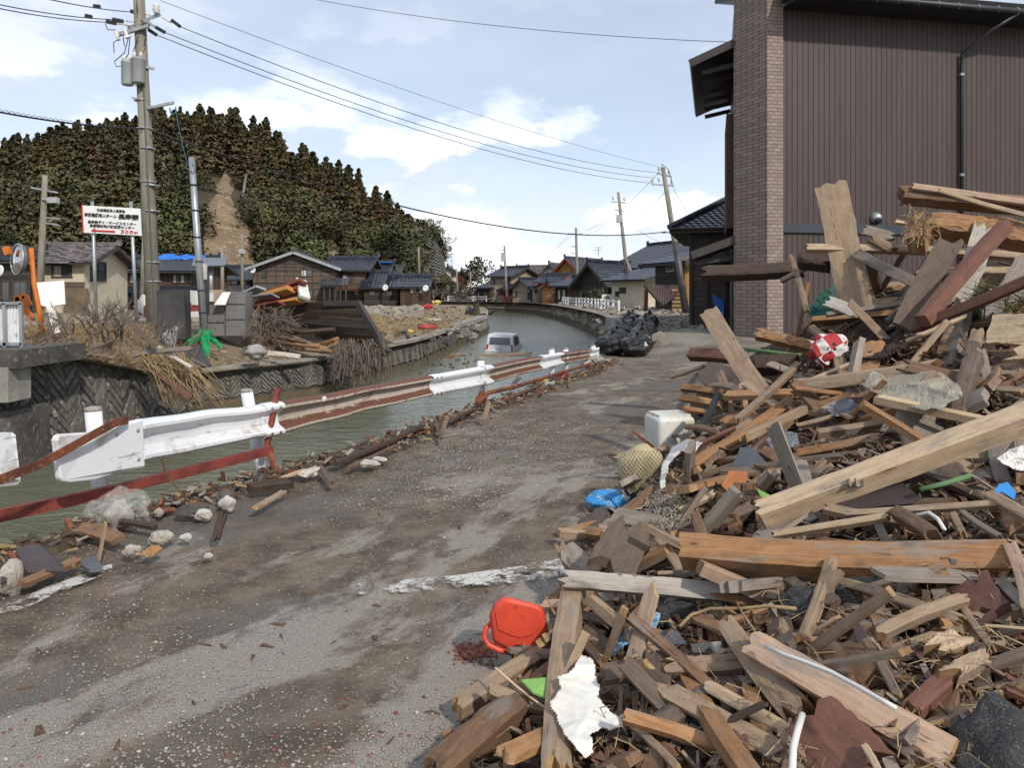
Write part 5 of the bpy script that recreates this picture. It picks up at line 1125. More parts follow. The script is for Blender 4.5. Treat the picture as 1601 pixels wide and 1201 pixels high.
mb = MB(); mb.box(P(338, 463, 19.3), (.40, .2, .33)); fix_normals(mb.build('meter_box', M['wall_beige'], sh)); mb = MB(); mb.box(P(328, 464, 19.2), (.22, .18, .24)); fix_normals(mb.build('meter_box', M['white_plastic'], sh)); mb = MB(); mb.box(P(318, 425, 18.2), (.12, .12, .38)); fix_normals(mb.build('lamp_box', M['white_plastic'], sh))
mb = MB(); mb.box(P(321, 465, 18.3), (.14, .12, .9)); fix_normals(mb.build('cover_box', M['dark_metal'], sh))
def drape(name, label, cat, corners, mat, nu=10, nv=10, amp=.06, seed=1, parent=None, thick=.006):
    """crumpled cloth between four corner points"""
    A, B, C, D = map(Vector, corners); nrm = (B - A).cross(D - A).normalized(); vv = []
    for j in range(nv + 1):
        for i in range(nu + 1):
            p = lerp(lerp(A, B, i / nu), lerp(D, C, i / nu), j / nv); nz = mnoise.noise(Vector((i * .55 + seed * 7.3, j * .45, seed))) + .5 * mnoise.noise(Vector((i * 1.3, j * 1.1 + seed * 3, 4)))
            e = mnoise.noise(Vector((i * .8, j * .8, seed * 5))) * amp * .7
            vv.append(p + nrm * nz * amp * 1.6 + (B - A).normalized() * e + (D - A).normalized() * e * .6)
    mb = MB(); n = nu + 1; mb.add(vv, [(j * n + i, j * n + i + 1, (j + 1) * n + i + 1, (j + 1) * n + i) for j in range(nv) for i in range(nu)])
    o = mb.build(name, M[mat], parent, True); s = o.modifiers.new('solid', 'SOLIDIFY'); s.thickness = thick
    return tag(o, label, cat) if parent is None else o
gcl = thing('green_cloth', 'bright green cloth knotted round the foot of the steel pole', 'cloth', P(318, 560, 17.6))
drape('hanging_tail', None, None, (P(314, 515, 17.6), P(328, 516, 17.6), P(326, 575, 17.1), P(315, 578, 17.1)), 'green_cloth', 6, 14, .06, 3, gcl); drape('side_flap', None, None, (P(318, 514, 17.6), P(292, 532, 17.5), P(292, 541, 17.4), P(320, 528, 17.6)), 'green_cloth', 10, 6, .05, 5, gcl)
drape('side_flap', None, None, (P(322, 515, 17.6), P(348, 540, 17.4), P(345, 546, 17.3), P(322, 528, 17.6)), 'green_cloth', 10, 5, .05, 6, gcl); mb = MB(); mb.tube([P(310, 520, 17.75), P(318, 522, 17.68), P(330, 520, 17.75)], [.09, .12, .08], 9); mb.build('knot', M['green_cloth'], gcl, True)
simple('grey_cloth', (.30, .30, .32), (.2, .2, .215), 5, .9, bump=.4); simple('bundle_cloth', (.36, .345, .32), (.26, .245, .225), 5, .9, bump=.5, bdist=.03)
drape('grey_rag', 'pale grey cloth draped over a stake beside the black cabinet', 'cloth', (P(262, 516, 16.6), P(276, 510, 16.6), P(274, 544, 16.5), P(248, 532, 16.5)), 'grey_cloth', 9, 9, .07, 8)
mb = MB(); mb.prism([P(283, 545, 16.4), P(312, 540, 16.6), P(330, 572, 15.9), P(300, 576, 15.8)], .04); tag(fix_normals(mb.build('dark_board', M['dark_metal'])), 'dark sheet lying beneath the green cloth', 'board')
def blob(name, label, cat, c, r, mat, seed, sq=(1, 1, 1), amp=.3, sub=3, flat=True, group=None, parent=None, freq=1.5):
    bm = bmesh.new(); bmesh.ops.create_icosphere(bm, subdivisions=sub, radius=1.0)
    for v in bm.verts:
        n_ = mnoise.noise(v.co * freq + Vector((seed * 3.1, seed, 0))) + .5 * mnoise.noise(v.co * freq * 2.3 + Vector((seed, 9, seed)))
        v.co *= (1 + amp * n_); v.co = Vector((v.co.x * r * sq[0], v.co.y * r * sq[1], v.co.z * r * sq[2]))
    me = bpy.data.meshes.new(name); bm.to_mesh(me); bm.free(); me.materials.append(M[mat])
    if not flat: me.polygons.foreach_set('use_smooth', [True] * len(me.polygons))
    o = put(name, me, parent, Matrix.Translation(c)); return tag(o, label, cat, group) if parent is None else o
blob('cloth_bundle', 'pale rag bundle on the bank left of the wrecked shed', 'bundle', P(399, 550, 17.4), .24, 'bundle_cloth', 4, (1.1, 1, .7), .35, 3, False)
# red wreck behind the utility pole
rw = thing('red_wreck', 'red and white wreckage of a wall lying behind the utility pole', 'wreckage', P(262, 485, 24))
for i, (a, b, w_, m_) in enumerate((((216, 470), (240, 488), .5, 'white_board'), ((218, 486), (310, 480), .30, 'red_rust_paint'), ((285, 464), (308, 466), .45, 'white_board'), ((300, 470), (240, 476), .3, 'white_board'), ((215, 494), (315, 491), .18, 'white_board'), ((222, 478), (232, 492), .3, 'red_rust_paint'))):
    mb = MB(); mb.bar(P(*a, 24 + i * .1), P(*b, 24 - i * .1), .12, w_); fix_normals(mb.build('wall_piece', M[m_], rw))
# wrecked shed on the canal edge
ws = thing('wrecked_shed', 'collapsed dark wooden shed tipping over the canal wall', 'wreckage', P(500, 556, 19.5))
A_, B_, C_, D_ = P(412, 481, 21.2), P(560, 477, 19.6), P(606, 555, 18.7), P(505, 528, 20.6)
nrm_ = (B_ - A_).cross(D_ - A_).normalized()
for k in range(9):
    a, b = lerp(A_, D_, (k + .5) / 9), lerp(B_, C_, (k + .5) / 9); plank(lerp(a, b, rnd(.0, .12) if k > 1 else 0), b, (D_ - A_).length / 9 * 1.15, .03, 'dim' if k % 2 else 'dark', nrm_, name='roof_plank', parent=ws, j0=.9, j1=0)
for a, b, w_ in ((P(507, 477, 20.1), B_, .14), (B_, C_, .16), (lerp(A_, D_, .5), lerp(B_, C_, .5), .09), (D_, C_, .12)):
    mb = MB(); mb.bar(a + Vector((0, -.04, .05)), b + Vector((0, -.04, .05)), .12, w_); fix_normals(mb.build('roof_beam', M['fascia_dark'], ws))
mb = MB(); mb.box(P(480, 515, 22.0), (2.9, .2, 1.2)); fix_normals(mb.build('back_wall', M['board_dark'], ws)); mb = MB(); mb.box(P(420, 515, 21.4), (.12, 1.4, 1.2)); fix_normals(mb.build('side_wall', M['board_dark'], ws))
for i, (a, b, m_) in enumerate((((414, 528), (470, 545), 'orange'), ((416, 534), (500, 541), 'orange'), ((440, 533), (528, 547), 'orange'), ((490, 540), (528, 530), 'orange'), ((430, 540), (525, 551), 'tan'), ((505, 545), (528, 536), 'pale'), ((420, 525), (480, 535), 'brown'), ((455, 520), (525, 515), 'dark'), ((432, 497), (470, 512), 'dark'))):
    plank(P(*a, 19.9 - i * .05), P(*b, 19.5 - i * .04), rnd(.1, .16), rnd(.04, .09), m_, (0, -.6, .8), 'loose %s plank inside the wrecked shed, %s' % ({'orange': 'fresh orange', 'tan': 'tan', 'pale': 'pale', 'brown': 'brown', 'dark': 'dark'}[m_], ('leftmost of them', 'second from the left', 'longest of them', 'tilted up at the right', 'lying lowest', 'short and pale at the right end', 'topmost at the left', 'thin one in the hollow', 'slanting in the dark')[i]), group='planks in the wrecked shed')
rr = thing('red_roof_panels', 'stack of torn red roof panels on the wrecked shed', 'roof panel', P(430, 475, 20.6))
for i, (a, b, w_, m_) in enumerate((((392, 478), (470, 452), .22, 'red_rust_paint'), ((398, 470), (474, 440), .2, 'red_rust_paint'), ((405, 466), (455, 452), .26, 'wall_orange'), ((410, 480), (468, 470), .16, 'wall_orange'), ((470, 438), (476, 466), .18, 'white_board'), ((385, 460), (408, 450), .12, 'steel_grey'), ((384, 468), (430, 462), .1, 'steel_grey'), ((396, 482), (440, 474), .12, 'red_rust_paint'))):
    mb = MB(); mb.bar(P(*a, 20.9 - i * .07), P(*b, 20.3 - i * .07), .30, w_ * .45, (0, .5, 1)); fix_normals(mb.build('panel', M[m_], rr))
# brush, straw and reeds on the left bank
simple('straw', (.34, .25, .13), (.24, .165, .085), 6, .9, bump=0); simple('twig', (.17, .135, .105), (.10, .078, .06), 6, .9, bump=.1); simple('moss_green', (.10, .105, .025), (.055, .065, .018), 8, .9, bump=.1)
def blades(spots, n, h, mat, lean=.5, w=.008, name='dry_grass', label='dry tan grass', base=None, droop=.5):
    mb = MB()
    for _ in range(n):
        p, s = random.choice(spots); p = p + Vector((random.gauss(0, s), random.gauss(0, s), 0)); 
        if base is zl2 and p.x > lb_x(p.y) - .35: continue
        if base: p.z = base(p.x, p.y)
        d_ = Vector((random.gauss(0, lean), random.gauss(0, lean), 1)).normalized(); L = h * rnd(.5, 1.3); m_ = p + d_ * L * .5; e_ = p + d_ * L + Vector((d_.x * L * droop, d_.y * L * droop, -L * droop * .4)); sd_ = d_.cross(Vector((rnd(-1, 1), rnd(-1, 1), .2))).normalized() * w
        mb.add((p - sd_, p + sd_, m_ + sd_ * .8, m_ - sd_ * .8, e_), ((0, 1, 2, 3), (3, 2, 4)))
    return tag(mb.build(name, M[mat]), label, 'grass', kind='stuff')
sp_ = [(LG(rnd(40, 340), rnd(12, 18)), .5) for _ in range(60)]
blades(sp_, 9000, .38, 'straw', .6, .007, 'dry_grass', 'dry tan grass on the left bank', zl2)
blades([(LG(px, d), .35) for px, d in ((190, 13.2), (215, 13.5), (160, 12.6), (230, 14), (320, 15.4), (325, 16))], 2600, .30, 'moss_green', .7, .010, 'green_weeds', 'yellow green weeds on the left bank edge', zl2)
mb = MB()
for _ in range(160):     # straw hanging over the wall
    a = P(rnd(215, 290), rnd(545, 580), rnd(13.4, 14.6)); b = P(a.x / a.y * F + 800 + rnd(15, 75), rnd(600, 640), rnd(13.2, 14.4)); m_ = (a + b) / 2 + up * rnd(.02, .14)
    mb.tube([a, m_, b], [rnd(.005, .011), .007, .003], 4, cap=False)
tag(mb.build('straw_bundle', M['straw']), 'straw and reeds hanging over the herringbone wall', 'straw', kind='stuff')
for i, (px, d, h, l) in enumerate(((150, 14.6, 1.9, 'leafless grey shrub in front of the left sign post'), (185, 14.0, 1.7, 'leafless grey shrub between the two sign posts'), (110, 13.6, 1.5, 'leafless shrub beside the torn white panel'), (262, 15.5, 1.9, 'leafless shrub in front of the black cabinet'), (225, 14.4, 1.6, 'leafless shrub in front of the right sign post'), (300, 15.2, 1.0, 'small leafless shrub near the green cloth'), (75, 13.2, 1.3, 'small leafless shrub under the road mirror'), (170, 15.6, 2.0, 'tallest leafless shrub behind the sign posts'))):
    r_ = thing('bare_shrub', l, 'shrub', (0, 0, 0), 'leafless shrubs on the left bank'); r_.matrix_basis = Matrix.Translation(LG(px, d)) @ Matrix.Rotation(rnd(0, 6), 4, 'Z') @ Matrix.Diagonal((h * 1.25, h * 1.25, h, 1))
    c_ = bpy.data.objects.new('branches', bare_mesh(40 + i, 4, .62).mesh('branches', M['twig'])); COL.objects.link(c_); c_.parent = r_
random.seed(1234)
mb = MB()
for _ in range(700):     # tangle of broken twigs and laths on the bank
    px, d = rnd(40, 420), rnd(11.6, 18.5); p = LG(px, d, rnd(.0, .18))
    if p.x > lb_x(d) - .2: p.x = lb_x(d) - rnd(.2, 1.2)
    v_ = Vector((rnd(-1, 1), rnd(-1, 1), rnd(-.35, .5))).normalized() * rnd(.1, .5); mb.tube([p, p + v_ * .5 + up * rnd(-.03, .05), p + v_], rnd(.004, .013), 4, cap=False)
tag(mb.build('twig_tangle', M['twig']), 'tangle of broken twigs on the left bank', 'twigs', kind='stuff')
for i, (a, b, w_, m_, l) in enumerate((((184, 488), (245, 545), .09, 'dim', 'grey board slanting through the brush below the sign'), ((205, 555), (300, 545), .1, 'grey', 'grey board lying on top of the herringbone wall'), ((232, 575), (300, 625), .11, 'red', 'red brown board hanging down the herringbone wall'), ((90, 548), (180, 560), .07, 'tan', 'tan lath on the wall top left of the straw'), ((245, 540), (300, 575), .06, 'white', 'pale lath beside the dark sheet'), ((380, 530), (405, 478), .05, 'tan', 'thin tan stake leaning beside the wrecked shed'), ((415, 552), (470, 558), .12, 'white', 'pale board at the foot of the wrecked shed'))):
    dd = 13.6 if i < 5 else 18.2; plank(P(*a, dd), P(*b, dd - .3), w_, .03, m_, (0, -.8, .6), l, group='boards on the left bank')
# hanging roots and rags under the shed
mb = MB()
for _ in range(420):
    a = P(rnd(520, 606), rnd(528, 556), rnd(18.4, 20)); b = a + Vector((rnd(-.2, .2), rnd(-.25, .1), -rnd(.15, .9))); mb.tube([a, (a + b) / 2 + Vector((rnd(-.1, .1), 0, 0)), b], rnd(.004, .012), 4, cap=False)
for _ in range(500):
    a = P(rnd(386, 460), rnd(480, 550), rnd(19.0, 20.6)); v_ = Vector((rnd(-1, 1), rnd(-1, .5), rnd(-1, .6))).normalized() * rnd(.1, .5); mb.tube([a, a + v_ * .5 + up * rnd(-.05, .05), a + v_], rnd(.004, .012), 4, cap=False)
tag(mb.build('root_tangle', M['twig']), 'roots and fibres hanging around the wrecked shed', 'roots', kind='stuff')
# ------------------------------------------------------------------ field: rubble, grass, far debris
simple('rubble', (.32, .29, .24), (.20, .175, .14), 3, .95, bump=.3); simple('rubble_dark', (.10, .09, .08), (.06, .052, .045), 3, .95, bump=.3)
def rubble(name, label, pts, mat, seed=3):
    random.seed(seed); mb = MB()
    for (p, s) in pts:
        n_ = 6; rot = Matrix.Rotation(rnd(0, 6.28), 3, 'Z') @ Matrix.Rotation(rnd(-.5, .5), 3, 'X') @ Matrix.Rotation(rnd(-.4, .4), 3, 'Y'); sx, sy, sz = s * rnd(.6, 1.3), s * rnd(.5, 1.1), s * rnd(.25, .7)
        vv = [rot @ Vector((x * sx * rnd(.6, 1.1), y * sy * rnd(.6, 1.1), z * sz * rnd(.7, 1.1))) + Vector(p) for x in (-.5, .5) for y in (-.5, .5) for z in (-.5, .5)]
        mb.add(vv, ((0, 1, 3, 2), (4, 6, 7, 5), (0, 4, 5, 1), (2, 3, 7, 6), (0, 2, 6, 4), (1, 5, 7, 3)))
    return tag(fix_normals(mb.build(name, M[mat])), label, 'rubble', kind='stuff')
def FP(x0, x1, d0, d1): d = rnd(d0, d1); X = (rnd(x0, x1) - 800) / F * d; return Vector((X, d, zl2(X, d) + rnd(0, .12)))
rubble('field_rubble', 'pale rubble spread over the field left of the canal', [(FP(565, 660, 44, 62), rnd(.25, .9)) for _ in range(200)] + [(FP(580, 745, 28, 70), rnd(.08, .3)) for _ in range(350)], 'rubble', 5)
rubble('field_litter', 'dark litter spread over the field left of the canal', [(FP(430, 745, 24, 70), rnd(.08, .35)) for _ in range(260)], 'rubble_dark', 6)
blades([(FP(560, 745, 30, 60), 1.2) for _ in range(60)] + [(FP(380, 600, 24, 40), 1.0) for _ in range(30)], 9000, .30, 'straw', .45, .014, 'field_grass', 'dry tan grass on the field', zl2)
simple('red_plastic', (.42, .03, .025), None, 3, .5, bump=.05); simple('yellow_plastic', (.62, .47, .10), None, 3, .5, bump=.05)
for i, (px, py, d, s, m_, l) in enumerate(((663, 512, 33, .35, 'red_plastic', 'red plastic scrap at the field edge above the canal wall'), (673, 511, 34, .28, 'red_plastic', 'smaller red scrap right of the larger one on the field'), (640, 519, 31, .22, 'yellow_plastic', 'yellow scrap on the field edge'), (668, 480, 60, .6, 'red_plastic', 'distant red scrap on the rubble field'), (682, 473, 70, .5, 'yellow_plastic', 'distant yellow scrap by the field path'), (631, 521, 30, .25, 'black_plastic', 'black scrap beside the yellow one on the field'))):
    blob('plastic_scrap', l, 'scrap', P(px, py, d), s * .6, m_, i + 2, (1.3, .8, .7), .5, 2)
for i in range(16):
    a = FP(560, 700, 34, 60) + up * .1; b = a + Vector((rnd(-1.5, 1.5), rnd(-1, 1), rnd(-.05, .25))); plank(a, b, rnd(.12, .3), .06, random.choice(('grey', 'white', 'tan', 'brown')), (0, -.3, 1), 'loose board lying on the rubble field left of the canal', group='boards on the field', k=3, n=3)
# ------------------------------------------------------------------ far street details
rl = thing('bank_railing', 'low white railing along the far right bank', 'railing', (7, 50, .3))
prev = None; path = [P(967, 500, 47), P(950, 492, 52), P(930, 487, 60), P(905, 482, 70), P(880, 478, 82), P(855, 475, 94), P(838, 474, 99), P(800, 472, 103), P(760, 471, 106), P(700, 470, 110)]
path = resample([(p.x, p.y) for p in path], lambda x, d: 2.0)
for i, (x, d) in enumerate(path):
    z_ = zr(x, d) + .05; p = Vector((x, d, z_)); mb = MB(); mb.bar(p - up * .2, p + up * .75, .14, .14, (0, 1, 0)); fix_normals(mb.build('post', M['white_paint'], rl))
    if prev is not None:
        for h_ in (.32, .62): mb = MB(); mb.bar(prev + up * (h_ + rnd(-.06, .06)), p + up * (h_ + rnd(-.06, .06)), .05, .11); fix_normals(mb.build('rail', M['white_paint'], rl))
    prev = p
def rb_x(d): return float(np.interp(d, [p[1] for p in RB[:22]], [p[0] for p in RB[:22]]))
def RP(o0, o1, d0, d1, dz=0): d = rnd(d0, d1); X = rb_x(d) + rnd(o0, o1); return Vector((X, d, min(.33, -.55 + .62 * (X - rb_x(d))) + dz + rnd(0, .1)))
rubble('bank_rubble', 'broken concrete and stones along the right bank slope', [(RP(-.1, 1.4, 20, 95), rnd(.15, .6)) for _ in range(420)], 'rubble', 8)
rubble('street_rubble', 'pale rubble in front of the houses on the far street', [((lambda d: Vector(((rnd(955, 1075) - 800) / F * d, d, .33)))(rnd(42, 58)), rnd(.2, .8)) for _ in range(170)] + [((lambda d: Vector(((rnd(1020, 1100) - 800) / F * d, d, .33)))(rnd(24, 44)), rnd(.06, .3)) for _ in range(240)], 'rubble', 9)
for i in range(22):
    a = RP(0, .8, 22, 60, .1); b = a + Vector((rnd(-.6, 1.2), rnd(-1.5, 1.5), rnd(-.1, .3))); plank(a, b, rnd(.12, .35), .06, random.choice(('tan', 'orange', 'grey', 'brown', 'white')), (-.4, -.4, .8), 'loose board lying on the rubble slope of the right bank', group='boards on the right bank slope', k=3, n=3)
def bagmat():
    t = NT('bag_plastic'); v = t.coord('Object', rand=True); n1 = t.noise(v, 5, 6, .65, .8); t.bump(n1, 1.0, .08); w = t.ramp(t.noise(v, 3.2, 2), .69, .71)
    return t.fin(t.mix(w, (.014, .014, .016), (.55, .55, .55)), .32, 0, .5)
bagmat()
k = 0
for row in range(9):
    for s in (0, 1):
        t_ = row / 8; c_ = lerp(Vector((2.35, 17.9, 0)), Vector((4.75, 29.5, 0)), t_) + Vector((s * .62 + rnd(-.08, .08), s * -.25 + rnd(-.12, .12), 0)); zz_ = zr(c_.x, c_.y); 
        o = blob('sandbag', 'black sandbag by the road, %s row from the near end, %s side' % (('first', 'second', 'third', 'fourth', 'fifth', 'sixth', 'seventh', 'eighth', 'ninth')[row], ('canal', 'road')[s]), 'sandbag', c_ + up * (zz_ + .22), .36, 'bag_plastic', k + 3, (.92, 1.5, .72), .20, 4, False, 'black sandbags beside the road', freq=2.4); m2 = MB(); m2.tube([Vector((0, 0, .2)), Vector((.02, .02, .30)), Vector((.07, -.03, .36))], [.05, .03, .06], 7); q_ = m2.build('tied_neck', M['bag_plastic']); q_.parent = o; o.rotation_euler = (rnd(-.1, .1), rnd(-.1, .1), rnd(-.5, .3)); k += 1
for i, (x0, x1, y0, y1, d, l) in enumerate(((806, 816, 473, 487, 98, 'left'), (816, 827, 472, 487, 97.5, 'middle'), (827, 841, 473, 486, 97, 'right'))):
    a, b = P(x0, y1, d), P(x1, y0, d); blob('sandbag', 'far black sandbag stack on the bend slope, %s part' % l, 'sandbag', (a + b) / 2, 1.0, 'bag_plastic', 50 + i, ((b.x - a.x) / 1.8, .6, (b.z - a.z) / 1.9), .25, 3, True, 'far black sandbags')
blob('sandbag', 'black sheet bag at the bend below the white railing', 'sandbag', P(763, 486, 88), .55, 'bag_plastic', 61, (1.2, .8, 1), .4, 3); blob('sandbag', 'black bag at the tip of the left bank blocks', 'sandbag', P(737, 493, 54), .55, 'bag_plastic', 62, (1, .8, .9), .4, 3)
simple('dark_post', (.06, .055, .035), None, 2, .9, bump=.2); mb = MB(); mb.tube([P(744, 474, 53), P(745, 497, 53)], .22, 8); tag(mb.build('mooring_post', M['dark_post']), 'dark round post at the tip of the left bank', 'post')
# pine, hedge and shrubs around the far houses
for nm, l, px, d, b, h, w_, me_ in (('pine_tree', 'dark pine rising behind the far street end', 752, 122, .5, 8.6, 6.5, BV[1][1]), ('hedge_bush', 'dark green bush below the white annex', 700, 118, .3, 3.0, 4, BV[0][1]), ('garden_bush', 'dark bush before the dark gable house', 935, 68, .3, 1.9, 2.6, BV[2][1]), ('garden_bush', 'dark green bush at the left end of the far railing', 728, 108, .3, 2.0, 4.5, BV[0][1]), ('garden_bush', 'small green bush in front of the tan house', 770, 101, .3, 1.8, 1.8, BV[1][1])):
    r_ = thing(nm, l, 'tree' if 'tree' in nm else 'bush', (0, 0, 0)); r_.matrix_basis = Matrix.Translation(((px - 800) / F * d, d, b - .1 * h)) @ Matrix.Diagonal((w_, w_, h, 1))
    for n2, m2 in (('trunk', tk), ('crown', me_)): c_ = bpy.data.objects.new(n2, m2); COL.objects.link(c_); c_.parent = r_
for i, (px, d, s) in enumerate(((722, 116, 4), (730, 114, 3.5), (676, 108, 3.2), (690, 110, 3.0))):
    r_ = thing('bare_shrub', 'leafless thicket by the far houses, %s from the left' % ('third', 'fourth', 'first', 'second')[i], 'shrub', (0, 0, 0), 'thickets by the far houses'); r_.matrix_basis = Matrix.Translation(((px - 800) / F * d, d, .2)) @ Matrix.Diagonal((s * 1.4, s * 1.4, s, 1)); c_ = bpy.data.objects.new('branches', BARE[i % 3]); COL.objects.link(c_); c_.parent = r_
simple('pink_plastic', (.62, .07, .13), None, 3, .5, bump=.05)
blob('pink_crate', 'pink plastic crate by the foot of the braced pole', 'crate', P(989, 484, 60), .42, 'pink_plastic', 3, (1, 1, .6), .1, 2)
for i, (px, py) in enumerate(((948, 467), (1000, 470))):
    mb = MB(); mb.box(P(px, py, 62), (.8, .35, .7)); rt = thing('air_conditioner', ('white outdoor air conditioner by the dark gable house', 'white outdoor unit by the leaning brace')[i], 'air conditioner', P(px, py + 6, 62)); fix_normals(mb.build('case', M['white_paint'], rt)); mb = MB(); mb.lathe(P(px, py, 61.8), [(.26, 0), (.26, .03)], 16, (0, -1, 0)); mb.build('fan_grille', M['grey_cabinet'], rt)
for i, (px, py, d, l) in enumerate(((395, 423, 74.5, 'white satellite dish at the left corner of the weathered gable house'), (602, 450, 78, 'white satellite dish on the middle annex'), (0, 424, 43, 'white satellite dish at the left edge'), (665, 451, 78, 'white satellite dish on the low house at the field'))):
    rt = thing('satellite_dish', l, 'satellite dish', P(px, py, d)); mb = MB(); mb.lathe(P(px, py, d), [(.02, 0), (.2, .02), (.34, .08), (.36, .09), (.2, .05)], 18, (-.3, -1, .2)); mb.build('dish', M['white_paint'], rt, True); mb = MB(); mb.bar(P(px, py, d) + Vector((0, .02, 0)), P(px, py + 6, d + .5), .05, .05); fix_normals(mb.build('bracket', M['steel_grey'], rt))
for i, (px, py, d) in enumerate(((935, 402, 74), (706, 412, 128), (727, 418, 130))):
    rt = thing('roof_aerial', 'television aerial ' + ('over the dark gable house', 'over the white gabled house', 'over the red shed')[i], 'aerial', P(px, py, d)); mb = MB(); mb.tube([P(px, py, d), P(px, py - 16, d)], .04, 5); mb.build('mast', M['steel_grey'], rt)
    for k in (0, 1): mb = MB(); mb.bar(P(px - 6, py - 15 + k * 4, d), P(px + 6, py - 15 + k * 4, d), .05, .05); fix_normals(mb.build('aerial_bar', M['steel_grey'], rt))
# ------------------------------------------------------------------ car sunk in the canal
simple('car_white', (.60, .60, .62), (.54, .54, .55), 1, .25, bump=.02, spec=.5); simple('tail_red', (.40, .015, .012), None, 1, .25, bump=0)
car = thing('sunken_car', 'small silver white car half sunk in the canal, rear towards us', 'car', (-.6, 33.5, -1.4))
CM = Matrix.Translation((-.585, 33.0, -1.58)) @ Matrix.Rotation(R(-9), 4, 'Z') @ Matrix.Rotation(R(2), 4, 'Y'); cw = 1.3
prof = [(0.0, 0.05), (-.02, .55), (0.03, .62), (.10, 1.14), (.17, 1.26), (.3, 1.31), (1.6, 1.30), (2.1, .86), (2.95, .70), (3.05, .3), (3.0, .05)]
mb = MB(); vv = []
for s, ins in ((-1, 0), (1, 0)):
    for (y, z) in prof: vv.append(CM @ Vector((s * cw / 2 * (1 if z < .7 else lerp(1, .86, (z - .7) / .6)), y, z)))
n = len(prof); mb.add(vv, [tuple(range(n - 1, -1, -1)), tuple(range(n, 2 * n))] + [(i, i + 1, n + i + 1, n + i) for i in range(n - 1)]); o = mb.build('body', M['car_white'], car); fix_normals(o); bv = o.modifiers.new('bevel', 'BEVEL'); bv.width = .05; bv.segments = 3
def cq(x0, x1, z0, z1, y0, y1, m_, nm, t=.02): mb = MB(); mb.prism([CM @ Vector(p) for p in ((x0, y0, z0), (x1, y0, z0), (x1 * .93, y1, z1), (x0 * .93, y1, z1))], t); return fix_normals(mb.build(nm, M[m_], car))
cq(-.48, .48, .84, 1.17, .055, .10, 'glass_dark', 'rear_window'); cq(-.62, -.53, .62, .86, 0.02, .055, 'tail_red', 'tail_light'); cq(.53, .62, .62, .86, .02, .055, 'tail_red', 'tail_light'); cq(-.16, .16, .64, .71, .0, .01, 'steel_grey', 'number_plate'); cq(-.2, .2, .76, .79, .03, .035, 'steel_grey', 'trim_strip')
for s in (-1, 1):
    for (y0, y1) in ((.25, .8), (.88, 1.5)):
        mb = MB(); mb.prism([CM @ Vector((s * (cw / 2 - .015 + .02), y0, .82)), CM @ Vector((s * (cw / 2 - .015 + .02), y1, .82)), CM @ Vector((s * (cw / 2 * .87 + .015), y1 - .06, 1.2)), CM @ Vector((s * (cw / 2 * .87 + .015), y0 + .04, 1.2))], .02); fix_normals(mb.build('side_window', M['glass_dark'], car))
for i, (a, b, w_, m_, l) in enumerate((((752, 556), (831, 552), .2, 'tan', 'long plank floating against the sunken car'), ((702, 556), (730, 552), .15, 'grey', 'grey plank floating left of the sunken car'), ((630, 600), (665, 597), .12, 'grey', 'grey plank floating by the far wall'), ((690, 560), (712, 556), .15, 'brown', 'brown plank floating by the far wall bend'))):
    d0 = (CH - WZ) * F / (a[1] - HZ); plank(P(*a, d0) , P(*b, d0 + .2), w_, .1, m_, (0, 0, 1), l, group='floating planks')
def WP(px, py): return G(px, py, WZ)
rubble('floating_debris', 'scraps floating on the canal by the far wall', [(WP(rnd(640, 745), rnd(545, 605)) + up * .02, rnd(.04, .16)) for _ in range(60)] + [(WP(rnd(655, 695), rnd(585, 598)) + up * .02, rnd(.06, .2)) for _ in range(26)], 'bank_soil', 12)
